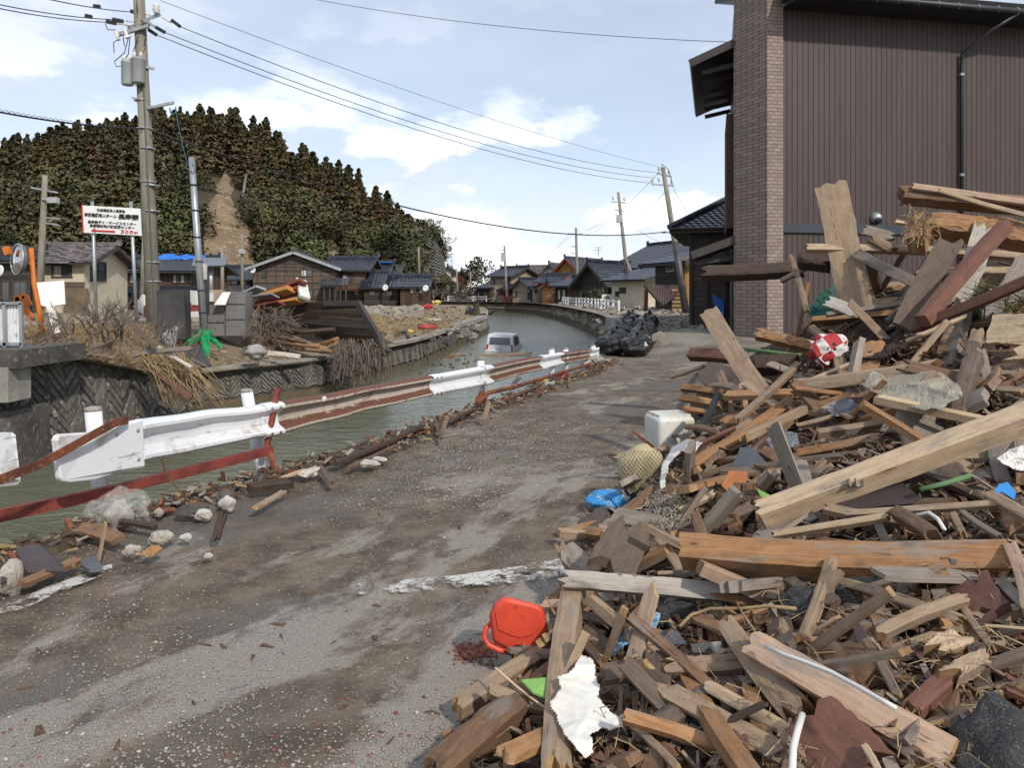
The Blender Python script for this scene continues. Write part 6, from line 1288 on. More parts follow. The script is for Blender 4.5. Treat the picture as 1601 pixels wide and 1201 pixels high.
# ------------------------------------------------------------------ guardrail
RAIL = [(198, 658, 727, 5.3), (300, 645, 705, 6.0), (425, 630, 680, 6.8), (550, 608, 647, 8.0), (680, 585, 616, 9.4), (755, 572.5, 602, 10.5), (812, 561, 586, 12.2), (870, 551.5, 571, 14.0), (918, 546, 561, 16.6), (936, 543, 559, 17.2)]
def rail_at(px):
    xs = [r[0] for r in RAIL]; d = float(np.interp(px, xs, [r[3] for r in RAIL])); return P(px, np.interp(px, xs, [r[1] for r in RAIL]), d), P(px, np.interp(px, xs, [r[2] for r in RAIL]), d)
PROF = [(-.01, 1.0), (.03, .995), (.06, .96), (.078, .90), (.078, .82), (.055, .745), (.028, .69), (.015, .62), (.012, .5), (.015, .38), (.028, .31), (.055, .255), (.078, .18), (.078, .10), (.06, .04), (.03, .005), (-.01, 0)]
def railmats():
    t = NT('rail_white'); v = t.coord('Object'); n = t.noise(v, 3.2, 6, .65); f = t.noise(v, 26, 4, .7)
    col = t.mix(t.ramp(n, .56, .70), (.66, .67, .69), (.42, .39, .34)); gn = t.noise(t.coord('Object', (1.2, 1.2, 9)), 2.2, 5, .7); col = t.mix(t.ramp(gn, .60, .70, 0, .75), col, (.20, .17, .13)); col = t.mix(t.ramp(f, .68, .75), col, (.22, .15, .10)); t.bump(f, .1, .003); t.fin(col, .35, 0, .5)
    t = NT('rail_rusty'); s = t.n('ShaderNodeSeparateXYZ'); v = t.coord('Object'); t.t.links.new(v, s.inputs[0])
    n = t.noise(t.coord('Object', (1, 1, 2.5)), 2.6, 6, .7, .5); st = t.noise(t.coord('Object', (9, 9, .5)), 2.6, 4, .6); f = t.noise(v, 30, 4, .7)
    g = t.n('ShaderNodeNewGeometry'); sn_ = t.n('ShaderNodeSeparateXYZ'); t.t.links.new(g.outputs['Normal'], sn_.inputs[0])
    w = t.math('ADD', t.math('ADD', t.math('MULTIPLY', n, .75), t.math('MULTIPLY', st, .35)), t.ramp(sn_.outputs[2], .25, .8, 0, .26))
    rust = t.mix(t.ramp(f, .35, .7), (.150, .060, .036), (.085, .038, .027)); base = t.mix(st, (.50, .46, .40), (.34, .27, .20))
    col = t.mix(t.ramp(w, .56, .70), base, rust); col = t.mix(t.ramp(t.noise(v, 5, 5, .6), .68, .73), col, (.60, .57, .53)); t.bump(t.math('ADD', f, n), .35, .006); t.fin(col, .7, 0, .4)
railmats()
gr = thing('guardrail', 'bent white and rusty guardrail between the road and the canal', 'guardrail', P(420, 760, 6.6))
def beam(x0, x1, mat, name='rail_beam', off=0.0, grow=0.0):
    n = max(2, int((x1 - x0) / 14)); vv = []; m = len(PROF)
    for i in range(n + 1):
        px = lerp(x0, x1, i / n); a, b = rail_at(px); a2, _ = rail_at(px + 2); t = (a2 - a); t.z = 0; t.normalize(); nr = Vector((t.y, -t.x, 0))
        dent = .02 * mnoise.noise(Vector((px * .02, 3, 1)))
        for (o, h) in PROF: vv.append(lerp(b, a, h + grow * (h - .5)) + nr * (o * 1.15 + off + dent) + up * (.012 * mnoise.noise(Vector((px * .017, h * 2, 7)))))
    mb = MB(); mb.add(vv, [(i * m + k, i * m + k + 1, (i + 1) * m + k + 1, (i + 1) * m + k) for i in range(n) for k in range(m - 1)])
    o = mb.build(name, M[mat], gr, False); s = o.modifiers.new('solid', 'SOLIDIFY'); s.thickness = .006; return o
beam(196, 412, 'rail_white'); beam(412, 676, 'rail_rusty'); beam(676, 757, 'rail_white'); beam(757, 845, 'rail_rusty'); beam(845, 876, 'rail_white'); beam(876, 920, 'rail_rusty'); beam(920, 936, 'rail_white')
for x0, x1 in ((404, 430), (668, 682), (750, 762), (841, 848)):
    o = beam(x0, x1, 'rail_white', 'splice_plate', .012, .06)
    for (fx, fh) in ((.25, .9), (.75, .9), (.25, .5), (.75, .5), (.25, .12), (.75, .12)):
        a, b = rail_at(lerp(x0, x1, fx)); t = rail_at(x1)[0] - rail_at(x0)[0]; t.z = 0; t.normalize(); nr = Vector((t.y, -t.x, 0))
        if x0 < 700: mb = MB(); mb.lathe(lerp(b, a, fh) + nr * (.115 if fh != .5 else .02), [(.012, 0), (.012, .008), (.006, .012)], 8, nr); mb.build('bolt', M['rust'] if fh == .12 else M['steel_grey'], o)
# rounded end terminal
a, b = rail_at(199); t = rail_at(260)[0] - a; t.z = 0; t.normalize(); nr = Vector((t.y, -t.x, 0))
poly = [(62, 688), (64, 681), (70, 678), (118, 675), (150, 668), (174, 661), (200, 654), (203, 729), (176, 735), (158, 739), (140, 744), (122, 750), (82, 754), (72, 752), (68, 747)]
mb = MB(); pts = [P(x, y, 5.3 - (200 - x) / 137 * .72) + nr * .1 for x, y in poly]; mb.prism(pts, .05); o = mb.build('end_terminal', M['rail_white'], gr); fix_normals(o); bv = o.modifiers.new('bevel', 'BEVEL'); bv.width = .012; bv.segments = 3
for x, y in ((190, 672), (156, 671 + 7), (191, 717), (160, 723)): mb = MB(); mb.lathe(P(x, y, 5.3 - (200 - x) / 137 * .72) + nr * .125, [(.014, 0), (.014, .008), (.007, .013)], 8, nr); mb.build('bolt', M['steel_grey'], o)
for i, (x, y0, y1, x1, d) in enumerate(((145, 640, 800, 160, 5.22), (385, 611, 760, 412, 6.95), (751, 562, 640, 752, 10.9), (862, 545, 600, 862, 13.9), (884, 545, 590, 884, 14.9), (927, 540, 580, 930, 17.1))):
    mb = MB(); mb.tube([P(x, y0, d), P(x1, y1, d)], .055, 12); o = mb.build('post', M['rail_white'], gr, True); m2 = MB(); m2.lathe(P(x, y0, d) - up * .01, [(.058, 0), (.056, .02), (.03, .03)], 12); m2.build('post_cap', M['concrete'], o, True)
mb = MB(); mb.bar(P(434, 608, 6.8), P(416, 702, 6.7), .045, .05, (0, 1, 0)); o = mb.build('red_bracket', M['red_rust_paint'], gr); fix_normals(o)
mb = MB(); mb.tube([P(418, 700, 6.6), P(430, 735, 6.5), P(438, 750, 6.4)], .03, 6); mb.build('bracket_foot', M['rust'], gr)
mb = MB(); mb.bar(P(-260, 858, 3.6), P(20, 802, 4.6), .05, .075); mb.bar(P(20, 802, 4.6), P(170, 769, 5.2), .05, .075); mb.bar(P(170, 769, 5.2), P(424, 704, 6.6), .05, .072); tag(fix_normals(mb.build('red_steel_bar', M['red_rust_paint'])), 'long rusty red steel bar slung below the guardrail', 'bar')
mb = MB(); pts = [P(x, y, d) for x, y, d in ((-200, 810, 3.5), (0, 750, 4.15), (60, 727, 4.38), (110, 700, 4.58), (150, 677, 4.76), (180, 661, 4.93), (200, 657, 5.1))]
for p, q_ in zip(pts[:-1], pts[1:]): mb.bar(p, q_, .008, .055, (0, -.3, 1))
tag(fix_normals(mb.build('rust_strip', M['rust'])), 'bent rusty steel strip draped over the guardrail end', 'strip')
lr = thing('lower_rail', 'thin rusty lower rail sagging under the far guardrail', 'rail', P(800, 620, 11)); mb = MB(); mb.tube([P(745, 632, 9.9), P(764, 614, 10.4), P(800, 606, 11.3), P(860, 588, 13.4), P(935, 565, 16.8)], .032, 7); mb.build('rail', M['rust'], lr)
g2 = thing('guardrail_end', 'white rounded guardrail end at the left edge of the picture', 'guardrail', P(10, 760, 4.4)); mb = MB(); mb.prism([P(-160, 700, 3.8), P(-20, 678, 4.4), P(12, 676, 4.5), P(17, 680, 4.5), P(25, 752, 4.5), P(20, 758, 4.5), P(-20, 762, 4.4), P(-160, 790, 3.8)], .06); o = mb.build('end_terminal', M['rail_white'], g2); fix_normals(o)
# ------------------------------------------------------------------ road paint
def paint():
    t = NT('road_paint'); v = t.coord('Object'); n = t.noise(v, 9, 7, .75); n2 = t.noise(v, 1.6, 3); ck = t.voro(v, 14, 'DISTANCE_TO_EDGE', 'Distance')
    a = t.math('MULTIPLY', t.ramp(t.math('ADD', n, t.math('MULTIPLY', n2, .75)), .86, .99), t.ramp(t.math('ADD', ck, t.math('MULTIPLY', n, .05)), .028, .05))
    t.set(t.b.inputs['Alpha'], a); return t.fin((.50, .485, .45), .8, 0, .3)
paint()
def mark(name, pts, z=.022):
    mb = MB(); vv = [Vector((p.x, p.y, z)) for p in pts]; n_ = len(vv) // 2
    mb.add(vv, [(i * 2, i * 2 + 1, i * 2 + 3, i * 2 + 2) for i in range(n_ - 1)]); o = mb.build(name, M['road_paint']); fix_up(o); return tag(o, kind='structure')
mark('stop_line', [p for x, yt, yb in ((560, 918, 936), (640, 912, 932), (720, 905, 925), (800, 892, 918), (870, 880, 908), (960, 865, 900)) for p in (G(x, yt), G(x, yb))])
mark('edge_line', [p for x, yt, yb in ((-260, 1050, 1085), (-60, 977, 1000), (0, 952, 974), (60, 930, 948), (120, 907, 922), (175, 887, 900)) for p in (G(x, yt), G(x, yb))])
# ------------------------------------------------------------------ pebbles and small litter on the road
simple('pebble', (.30, .27, .225), (.19, .17, .14), 30, .85, bump=.1, c3=(.42, .38, .31)); simple('chip_red', (.27, .095, .05), (.17, .06, .035), 30, .9, bump=.1); simple('chip_wood', (.12, .07, .04), (.065, .04, .027), 20, .9, bump=.1); simple('pebble_white', (.46, .43, .38), (.36, .33, .29), 20, .8, bump=.1)
ICO = []
bm = bmesh.new(); bmesh.ops.create_icosphere(bm, subdivisions=1, radius=1.0); bm.verts.ensure_lookup_table()
IV = np.array([v.co[:] for v in bm.verts]); IF = [tuple(v.index for v in f.verts) for f in bm.faces]; bm.free()
def pebbles(name, label, pts, mat, flat=.65):
    mb = MB()
    for p, s in pts:
        q = IV * np.random.uniform(.75, 1.25, IV.shape) * np.array([s * rnd(.8, 1.4), s * rnd(.7, 1.1), s * flat]); a = rnd(0, 6.28); ca, sa = math.cos(a), math.sin(a)
        q = q @ np.array([[ca, sa, 0], [-sa, ca, 0], [0, 0, 1]]) + np.array(p[:]); b = len(mb.v); mb.v.extend(map(tuple, q)); mb.f.extend([tuple(i + b for i in f) for f in IF]); mb.m.extend([0] * len(IF))
    return tag(mb.build(name, M[mat], None, True), label, 'gravel', kind='stuff')
random.seed(55)
def road_pts(n, fn, smin, smax):
    out = []; tries = 0
    while len(out) < n and tries < n * 40:
        tries += 1; px, py = rnd(-40, 1100), rnd(560, 1210) if random.random() < .6 else rnd(560, 800); p = G(px, py)
        if p.x < rb_x(p.y) + .05: continue
        w = fn(px, py, p)
        if random.random() < w: out.append((Vector((p.x, p.y, zr(p.x, p.y) + .004)), rnd(smin, smax) * (1 + p.y * .06)))
    return out
def grav(px, py, p):
    w = .025 + .45 * max(0, mnoise.noise(Vector((p.x * .9, p.y * .6, 2)))) ; w += .9 * math.exp(-((px - 740 - (760 - py) * .8) / 130) ** 2) * sstep(py, 600, 660) * (1 - sstep(py, 740, 800)); return min(1, w)
pebbles('road_gravel', 'loose gravel scattered over the road', road_pts(9000, grav, .0022, .0062), 'pebble')
pebbles('white_pebbles', 'pale pebbles scattered over the road', road_pts(300, grav, .003, .008), 'pebble_white')
pebbles('brick_chips', 'red brick crumbs scattered over the road', road_pts(260, lambda px, py, p: .05 + .9 * sstep(mnoise.noise(Vector((p.x * .8, p.y * .5, 9))), .15, .4), .0025, .007), 'chip_red', .5)
pebbles('rust_spill', 'rust red granules spilled beside the red fuel can', [(G(random.gauss(740, 16), random.gauss(1022, 8)) + up * .006, rnd(.003, .008)) for _ in range(420)], 'chip_red', .6)
mb = MB()
for _ in range(620):
    px, py = rnd(-40, 1060), rnd(560, 1210); p = G(px, py)
    if p.x < rb_x(p.y) or random.random() > .15 + 1.2 * max(0, mnoise.noise(Vector((p.x, p.y, 5)))): continue
    L = .008 + .07 * random.random() ** 3; a = rnd(0, 6.28); v_ = Vector((math.cos(a), math.sin(a), 0)) * L; y_ = Vector((-math.sin(a), math.cos(a), 0)) * L * rnd(.06, .3); p = Vector((p.x, p.y, zr(p.x, p.y) + .005))
    mb.add((p - y_, p + y_ * rnd(.2, 1), p + v_ + y_ * rnd(0, .7), p + v_ * rnd(.8, 1) - y_ * rnd(0, .7), p + v_ * .5 + up * rnd(.004, .012)), ((0, 1, 4), (1, 2, 4), (2, 3, 4), (3, 0, 4)))
tag(mb.build('wood_crumbs', M['chip_wood']), 'small wood splinters scattered over the road', 'splinters', kind='stuff')
# ------------------------------------------------------------------ debris along the canal edge
def edge(d, off): return Vector((rb_x(d) + off, d, zr(rb_x(d) + off, d)))
random.seed(77)
mb = MB(); vv = []; rows = []
ds = [1.5 + i * .12 for i in range(125)]
for d in ds:
    w_ = .30 * (0.6 + .6 * mnoise.noise(Vector((d * .8, 0, 0)))) + .12; h_ = (.035 + .06 * mnoise.noise(Vector((d * 1.3, 5, 0)))) * (1 - .5 * sstep(d, 9, 15))
    for k in range(7):
        t = k / 6; rows.append(edge(d, lerp(-.06, w_, t)) + up * (max(0, h_) * math.sin(t * 3.14) * (1 + .6 * mnoise.noise(Vector((d * 4, t * 5, 2)))) - (.1 if k == 0 else .012 if k == 6 else 0)))
mb.add(rows, [(i * 7 + k, i * 7 + k + 1, (i + 1) * 7 + k + 1, (i + 1) * 7 + k) for i in range(len(ds) - 1) for k in range(6)]); simple('mulch', (.085, .058, .036), (.042, .030, .020), 9, .95, bump=.9, bdist=.03, c3=(.17, .125, .08)); o = mb.build('edge_mulch', M['mulch'], None, True); fix_up(o); tag(o, 'dark mulch ridge along the canal edge of the road', 'mulch', kind='stuff')
mb = {m_: MB() for m_ in ('chip_wood', 'rubble', 'straw', 'rubble_dark', 'chip_red')}
for _ in range(3000):
    d = 1.8 + 15 * random.random() ** 1.3; p = edge(d, abs(random.gauss(.14, .16)) - .05) + up * rnd(.0, .07); m_ = random.choice(('chip_wood', 'chip_wood', 'chip_wood', 'rubble', 'straw', 'rubble_dark', 'chip_red'))
    L = rnd(.02, .11); v_ = Vector((rnd(-1, 1), rnd(-1, 1), rnd(-.25, .3))).normalized() * L; mb[m_].bar(p, p + v_, L * rnd(.12, .4) if m_ != 'straw' else .006, rnd(.006, .02))
for m_, b_ in mb.items(): tag(fix_normals(b_.build('edge_litter', M[m_])), {'chip_wood': 'brown splinters', 'rubble': 'pale stone crumbs', 'straw': 'straw stalks', 'rubble_dark': 'black crumbs', 'chip_red': 'red tile crumbs'}[m_] + ' along the canal edge of the road', 'litter', kind='stuff')
simple('stone_pale', (.40, .37, .31), (.27, .24, .20), 6, .9, bump=.4, bdist=.02, c3=(.16, .14, .12)); simple('stone_white', (.52, .49, .44), (.33, .30, .26), 7, .9, bump=.4, bdist=.02); simple('asphalt_black', (.028, .028, .030), (.05, .049, .048), 20, .85, bump=.9, bdist=.02, c3=(.16, .155, .145))
for i, (px, py, s, m_, sq, l) in enumerate(((251, 838, .075, 'stone_pale', (1.3, 1, .75), 'pale rounded stone at the road edge below the plastic bag'), (355, 783, .07, 'stone_white', (1.1, .9, 1), 'white painted concrete lump on the edge ridge'), (318, 800, .06, 'stone_white', (1.2, .8, .9), 'white crusted stone left of the painted lump'), (205, 858, .065, 'stone_pale', (1, .9, .8), 'buff stone leaning beside the tall stake'), (300, 795, .085, 'concrete_dark', (1.6, 1, .7), 'grey concrete slab piece under the guardrail'), (352, 775, .08, 'concrete_dark', (1, 1, 1.1), 'grey concrete block behind the white painted lump'), (248, 795, .04, 'stone_pale', (1, 1, 1), 'small upright stone next to the plastic bag'), (325, 862, .03, 'stone_white', (1, 1, .8), 'small white pebble stone at the edge of the asphalt'),
      (575, 720, .09, 'stone_white', (1.6, 1, .4), 'flat white plaster chunk at the canal edge'), (592, 712, .07, 'stone_white', (1.4, 1, .4), 'second flat white plaster chunk at the canal edge'), (290, 835, .045, 'stone_white', (1, .8, .7), 'white flecked stone in the edge rubble'), (15, 905, .09, 'stone_pale', (.8, 1, 1.3), 'buff stone at the left picture edge'), (480, 735, .06, 'stone_white', (1.6, .8, .6), 'white splintered lump beside the black timber'))):
    g = G(px, py + 10, .05); s *= .78; blob('stone', l, 'stone', g + up * s * .4, s, m_, i + 20, sq, .35, 3, True, freq=1.2)
EDGE = [((385, 768), (462, 758), .10, .06, 'dark', 'charred black timber on the edge ridge'), ((398, 800), (445, 772), .055, .02, 'tan', 'tan lath slanting at the edge of the asphalt'), ((440, 752), (478, 738), .05, .02, 'pink', 'pale lath on the ridge by the rusty bracket'), ((336, 848), (350, 800), .05, .03, 'dark', 'short black stick standing out of the rubble'), ((153, 878), (165, 815), .02, .015, 'tan', 'thin tan stake upright in the edge debris'), ((118, 830), (190, 850), .09, .03, 'brown', 'brown board under the plastic bag'), ((185, 820), (245, 830), .035, .03, 'dark', 'dark stick beside the plastic bag'), ((35, 895), (118, 890), .03, .02, 'orange', 'orange tile-coloured lath at the lower left edge'), ((30, 920), (125, 880), .05, .03, 'brown', 'brown lath under the brown sheet at the left'), ((225, 875), (250, 858), .07, .02, 'orange', 'short orange board end by the road edge'),
        ((470, 748), (500, 735), .07, .03, 'white', 'split pale log end behind the black timber'), ((500, 735), (520, 760), .05, .02, 'dim', 'grey board piece at the gravel edge'), ((545, 735), (620, 700), .05, .03, 'brown', 'brown lath along the canal edge'), ((690, 680), (700, 650), .05, .02, 'tan', 'tan lath standing in the heap by the manhole'), ((680, 665), (690, 690), .04, .02, 'dim', 'short grey lath in the small heap'), ((700, 665), (745, 640), .05, .03, 'dark', 'dark lath on the canal edge under the white rail'), ((755, 660), (765, 625), .06, .02, 'tan', 'tan board caught at the rail post'), ((800, 610), (812, 592), .08, .02, 'grey', 'grey tile-like board by the lower rail'), ((795, 625), (850, 600), .05, .03, 'brown', 'brown lath below the lower rail'), ((520, 690 + 40), (660, 668), .07, .04, 'dark', 'long dark board lying on the canal lip')]
for i, (a, b, w_, t_, m_, l) in enumerate(EDGE):
    A_, B_ = G(a[0], a[1], .07), G(b[0], b[1], .07); A_.z = B_.z = .09
    if abs(a[0] - b[0]) < 30 and abs(a[1] - b[1]) > 25: dd = G(a[0], max(a[1], b[1]), .06).y; A_, B_ = P(*a, dd), P(*b, dd + .05)
    plank(A_, B_, w_, t_, m_, (rnd(-.3, .3), -.4, 1), l, group='boards along the road edge')
simple('brown_sheet', (.062, .042, .042), (.045, .032, .033), 3, .45, bump=.05)
for i, (pts, l) in enumerate(((((22, 868), (60, 862), (98, 880), (100, 893), (42, 897)), 'broken brown metal sheet at the lower left road edge'), (((0, 893), (12, 892), (10, 910), (0, 914)), 'small brown sheet scrap at the left picture edge'))):
    mb = MB(); mb.prism([G(x, y, .10) + up * (.04 if k < 2 else 0) for k, (x, y) in enumerate(pts)], .008); tag(fix_normals(mb.build('metal_sheet', M['brown_sheet'])), l, 'metal sheet')
simple('grey_slab', (.10, .11, .125), (.07, .075, .085), 4, .6, bump=.2); mb = MB(); mb.prism([G(x, y, .07) for x, y in ((125, 885), (135, 872), (152, 876), (160, 890), (140, 893))], .02); tag(fix_normals(mb.build('slate_piece', M['grey_slab'])), 'grey slate piece beside the white edge line', 'slate')
def bagclear():
    t = NT('clear_plastic'); v = t.coord('Object'); n = t.noise(v, 14, 6, .7, .6); t.bump(n, .9, .02); t.set(t.b.inputs['Alpha'], t.ramp(n, .35, .7, .06, .45)); return t.fin((.55, .54, .50), .25, 0, .5)
bagclear()
pb = thing('plastic_bag', 'translucent plastic bag of rubbish at the canal edge below the guardrail', 'plastic bag', G(190, 822, .08)); c_ = P(187, 800, 5.0)
blob('bag', None, None, c_, .15, 'clear_plastic', 31, (1.25, .8, .85), .4, 4, False, parent=pb); blob('contents', None, None, c_ - up * .02, .085, 'stone_pale', 33, (1, .7, 1), .4, 2, parent=pb)
mb = MB(); mb.tube([P(251, 716, 5.2), P(262, 745, 5.2), P(292, 783, 5.2)], .008, 5); tag(mb.build('bent_stick', M['chip_wood']), 'thin dark bent stick hanging from the guardrail', 'stick')
# rag and litter caught at the rail post
for i, (px, py, d, s, m_, l) in enumerate(((752, 636, 10.4, .13, 'rust', 'rust red net bundle snagged on the rail post'), (750, 660, 10.0, .12, 'bundle_cloth', 'white rags at the foot of the rail post'), (848, 600, 13.0, .10, 'yellow_plastic', 'yellow cap by the far lower rail'), (880, 595, 14.2, .16, 'red_plastic', 'red rag by the far lower rail'), (855, 608, 12.4, .15, 'bundle_cloth', 'grey white rag beside the yellow cap'), (932, 572, 16.4, .25, 'bundle_cloth', 'white rag bundle at the far rail end'))):
    blob('rag', l, 'rag', P(px, py, d), s, m_, i + 70, (1, .8, .8) if i else (.7, .6, 1.5), .6, 3, True, freq=2.2)
# ------------------------------------------------------------------ the debris heap
HD = [0.3, 1.5, 2.0, 2.8, 3.7, 4.7, 5.8, 6.7, 8.0, 10.8, 13.0, 15.0]
HFt = [-.6, -.42, -.32, -.16, .18, .45, .73, 1.10, 1.70, 2.55, 3.3, 4.2]
HSl = [.34, .36, .34, .37, .42, .46, .56, .70, .95, .85, .5, .2]
HCp = [.5, .75, .95, 1.25, 1.6, 1.95, 2.3, 2.5, 2.2, 1.3, .45, .05]
_TD = [i * .02 for i in range(0, 900)]
_TF = [float(x) for x in np.interp(_TD, HD, HFt)]; _TS = [float(x) for x in np.interp(_TD, HD, HSl)]; _TC = [float(x) for x in np.interp(_TD, HD, HCp)]
def zh(X, d):
    i = int(d * 50); i = 0 if i < 0 else (899 if i > 899 else i)
    x = X - _TF[i]
    if x <= 0: return zr(X, d)
    c_ = _TC[i]; return zr(X, d) + c_ * math.tanh(_TS[i] * x / c_) * (1.0 if d > 1.2 else sstep(d, .25, 1.2))
def hit(px, py, lift=0.0):
    a, b = (px - 800) / F, (py - HZ) / F; d = 1.0
    while d < 16:
        if CH - b * d <= zh(a * d, d) + lift: break
        d += .12
    d -= .12; k = 0
    while k < 7:
        if CH - b * d <= zh(a * d, d) + lift: break
        d += .02; k += 1
    return max(.9, d)
def hn(X, d):
    e = .08; return Vector((-(zh(X + e, d) - zh(X - e, d)) / (2 * e), -(zh(X, d + e) - zh(X, d - e)) / (2 * e), 1)).normalized()
simple('heap_mulch', (.062, .038, .023), (.026, .017, .012), 7, .95, bump=1.0, bdist=.05, c3=(.145, .095, .055))
mb = MB(); vv = []; xs = [-.8 + i * .085 for i in range(105)]; dsn = [.4 + i * .085 for i in range(172)]
for d in dsn:
    for x in xs:
        X = x + float(np.interp(d, HD, HFt)) * .0 + d * .22; h_ = zh(X, d); g_ = zr(X, d); k_ = min(1, (h_ - g_) / .12)
        vv.append((X, d, h_ - .035 + k_ * (.05 * mnoise.noise(Vector((X * 3.1, d * 3.1, 0))) + .035 * mnoise.noise(Vector((X * 9, d * 9, 3)))) - (.02 if k_ <= 0 else 0)))
n = len(xs); mb.add(vv, [(i * n + k, i * n + k + 1, (i + 1) * n + k + 1, (i + 1) * n + k) for i in range(len(dsn) - 1) for k in range(n - 1)])
o = mb.build('heap_rubble', M['heap_mulch'], None, True); fix_up(o); tag(o, 'dark crushed mulch and soil at the core of the debris heap', 'rubble', kind='stuff')
VC = Vector((0, 0, CH))
def hero(x0, y0, x1, y1, wpx, t, mat, label, lift=.03, d0=None, d1=None, face=.5, name='plank', roll=0.0, free=False, **kw):
    """board from photo point to photo point lying on the heap; wpx its apparent width"""
    a = d0 or hit(x0, y0, lift); b = d1 or hit(x1, y1, lift)
    if not free:
        k_ = 1.0
        for i in range(9):
            t_ = i / 8; A, B = P(x0, y0, a), P(x1, y1, b); q_ = lerp(A, B, t_); qx, qy = 800 + q_.x / q_.y * F, HZ + (CH - q_.z) / q_.y * F
            if qx < 1610 and qy < 1210: k_ = min(k_, hit(qx, qy, .035) / q_.y)
        a *= k_; b *= k_
    A, B = P(x0, y0, a), P(x1, y1, b); m_ = (A + B) / 2
    nv = (hn(m_.x, m_.y) * (1 - face) + (VC - m_).normalized() * face).normalized()
    if roll: nv = Quaternion((B - A).normalized(), R(roll)) @ nv
    x = (B - A).normalized(); nn = (nv - x * nv.dot(x)).normalized(); vdir = (VC - m_).normalized(); vis = max(.45, abs(nn.dot(vdir)))
    w = wpx * m_.y / F / (vis if t < .5 * wpx * m_.y / F else 1.0)
    if t >= .5 * wpx * m_.y / F: w = wpx * m_.y / F * .8; t = min(t, w * 1.05)
    return plank(A, B, w, t, mat, nv, label, name, 'timber' if name == 'timber' else 'plank', 'timbers of the debris heap', **kw)
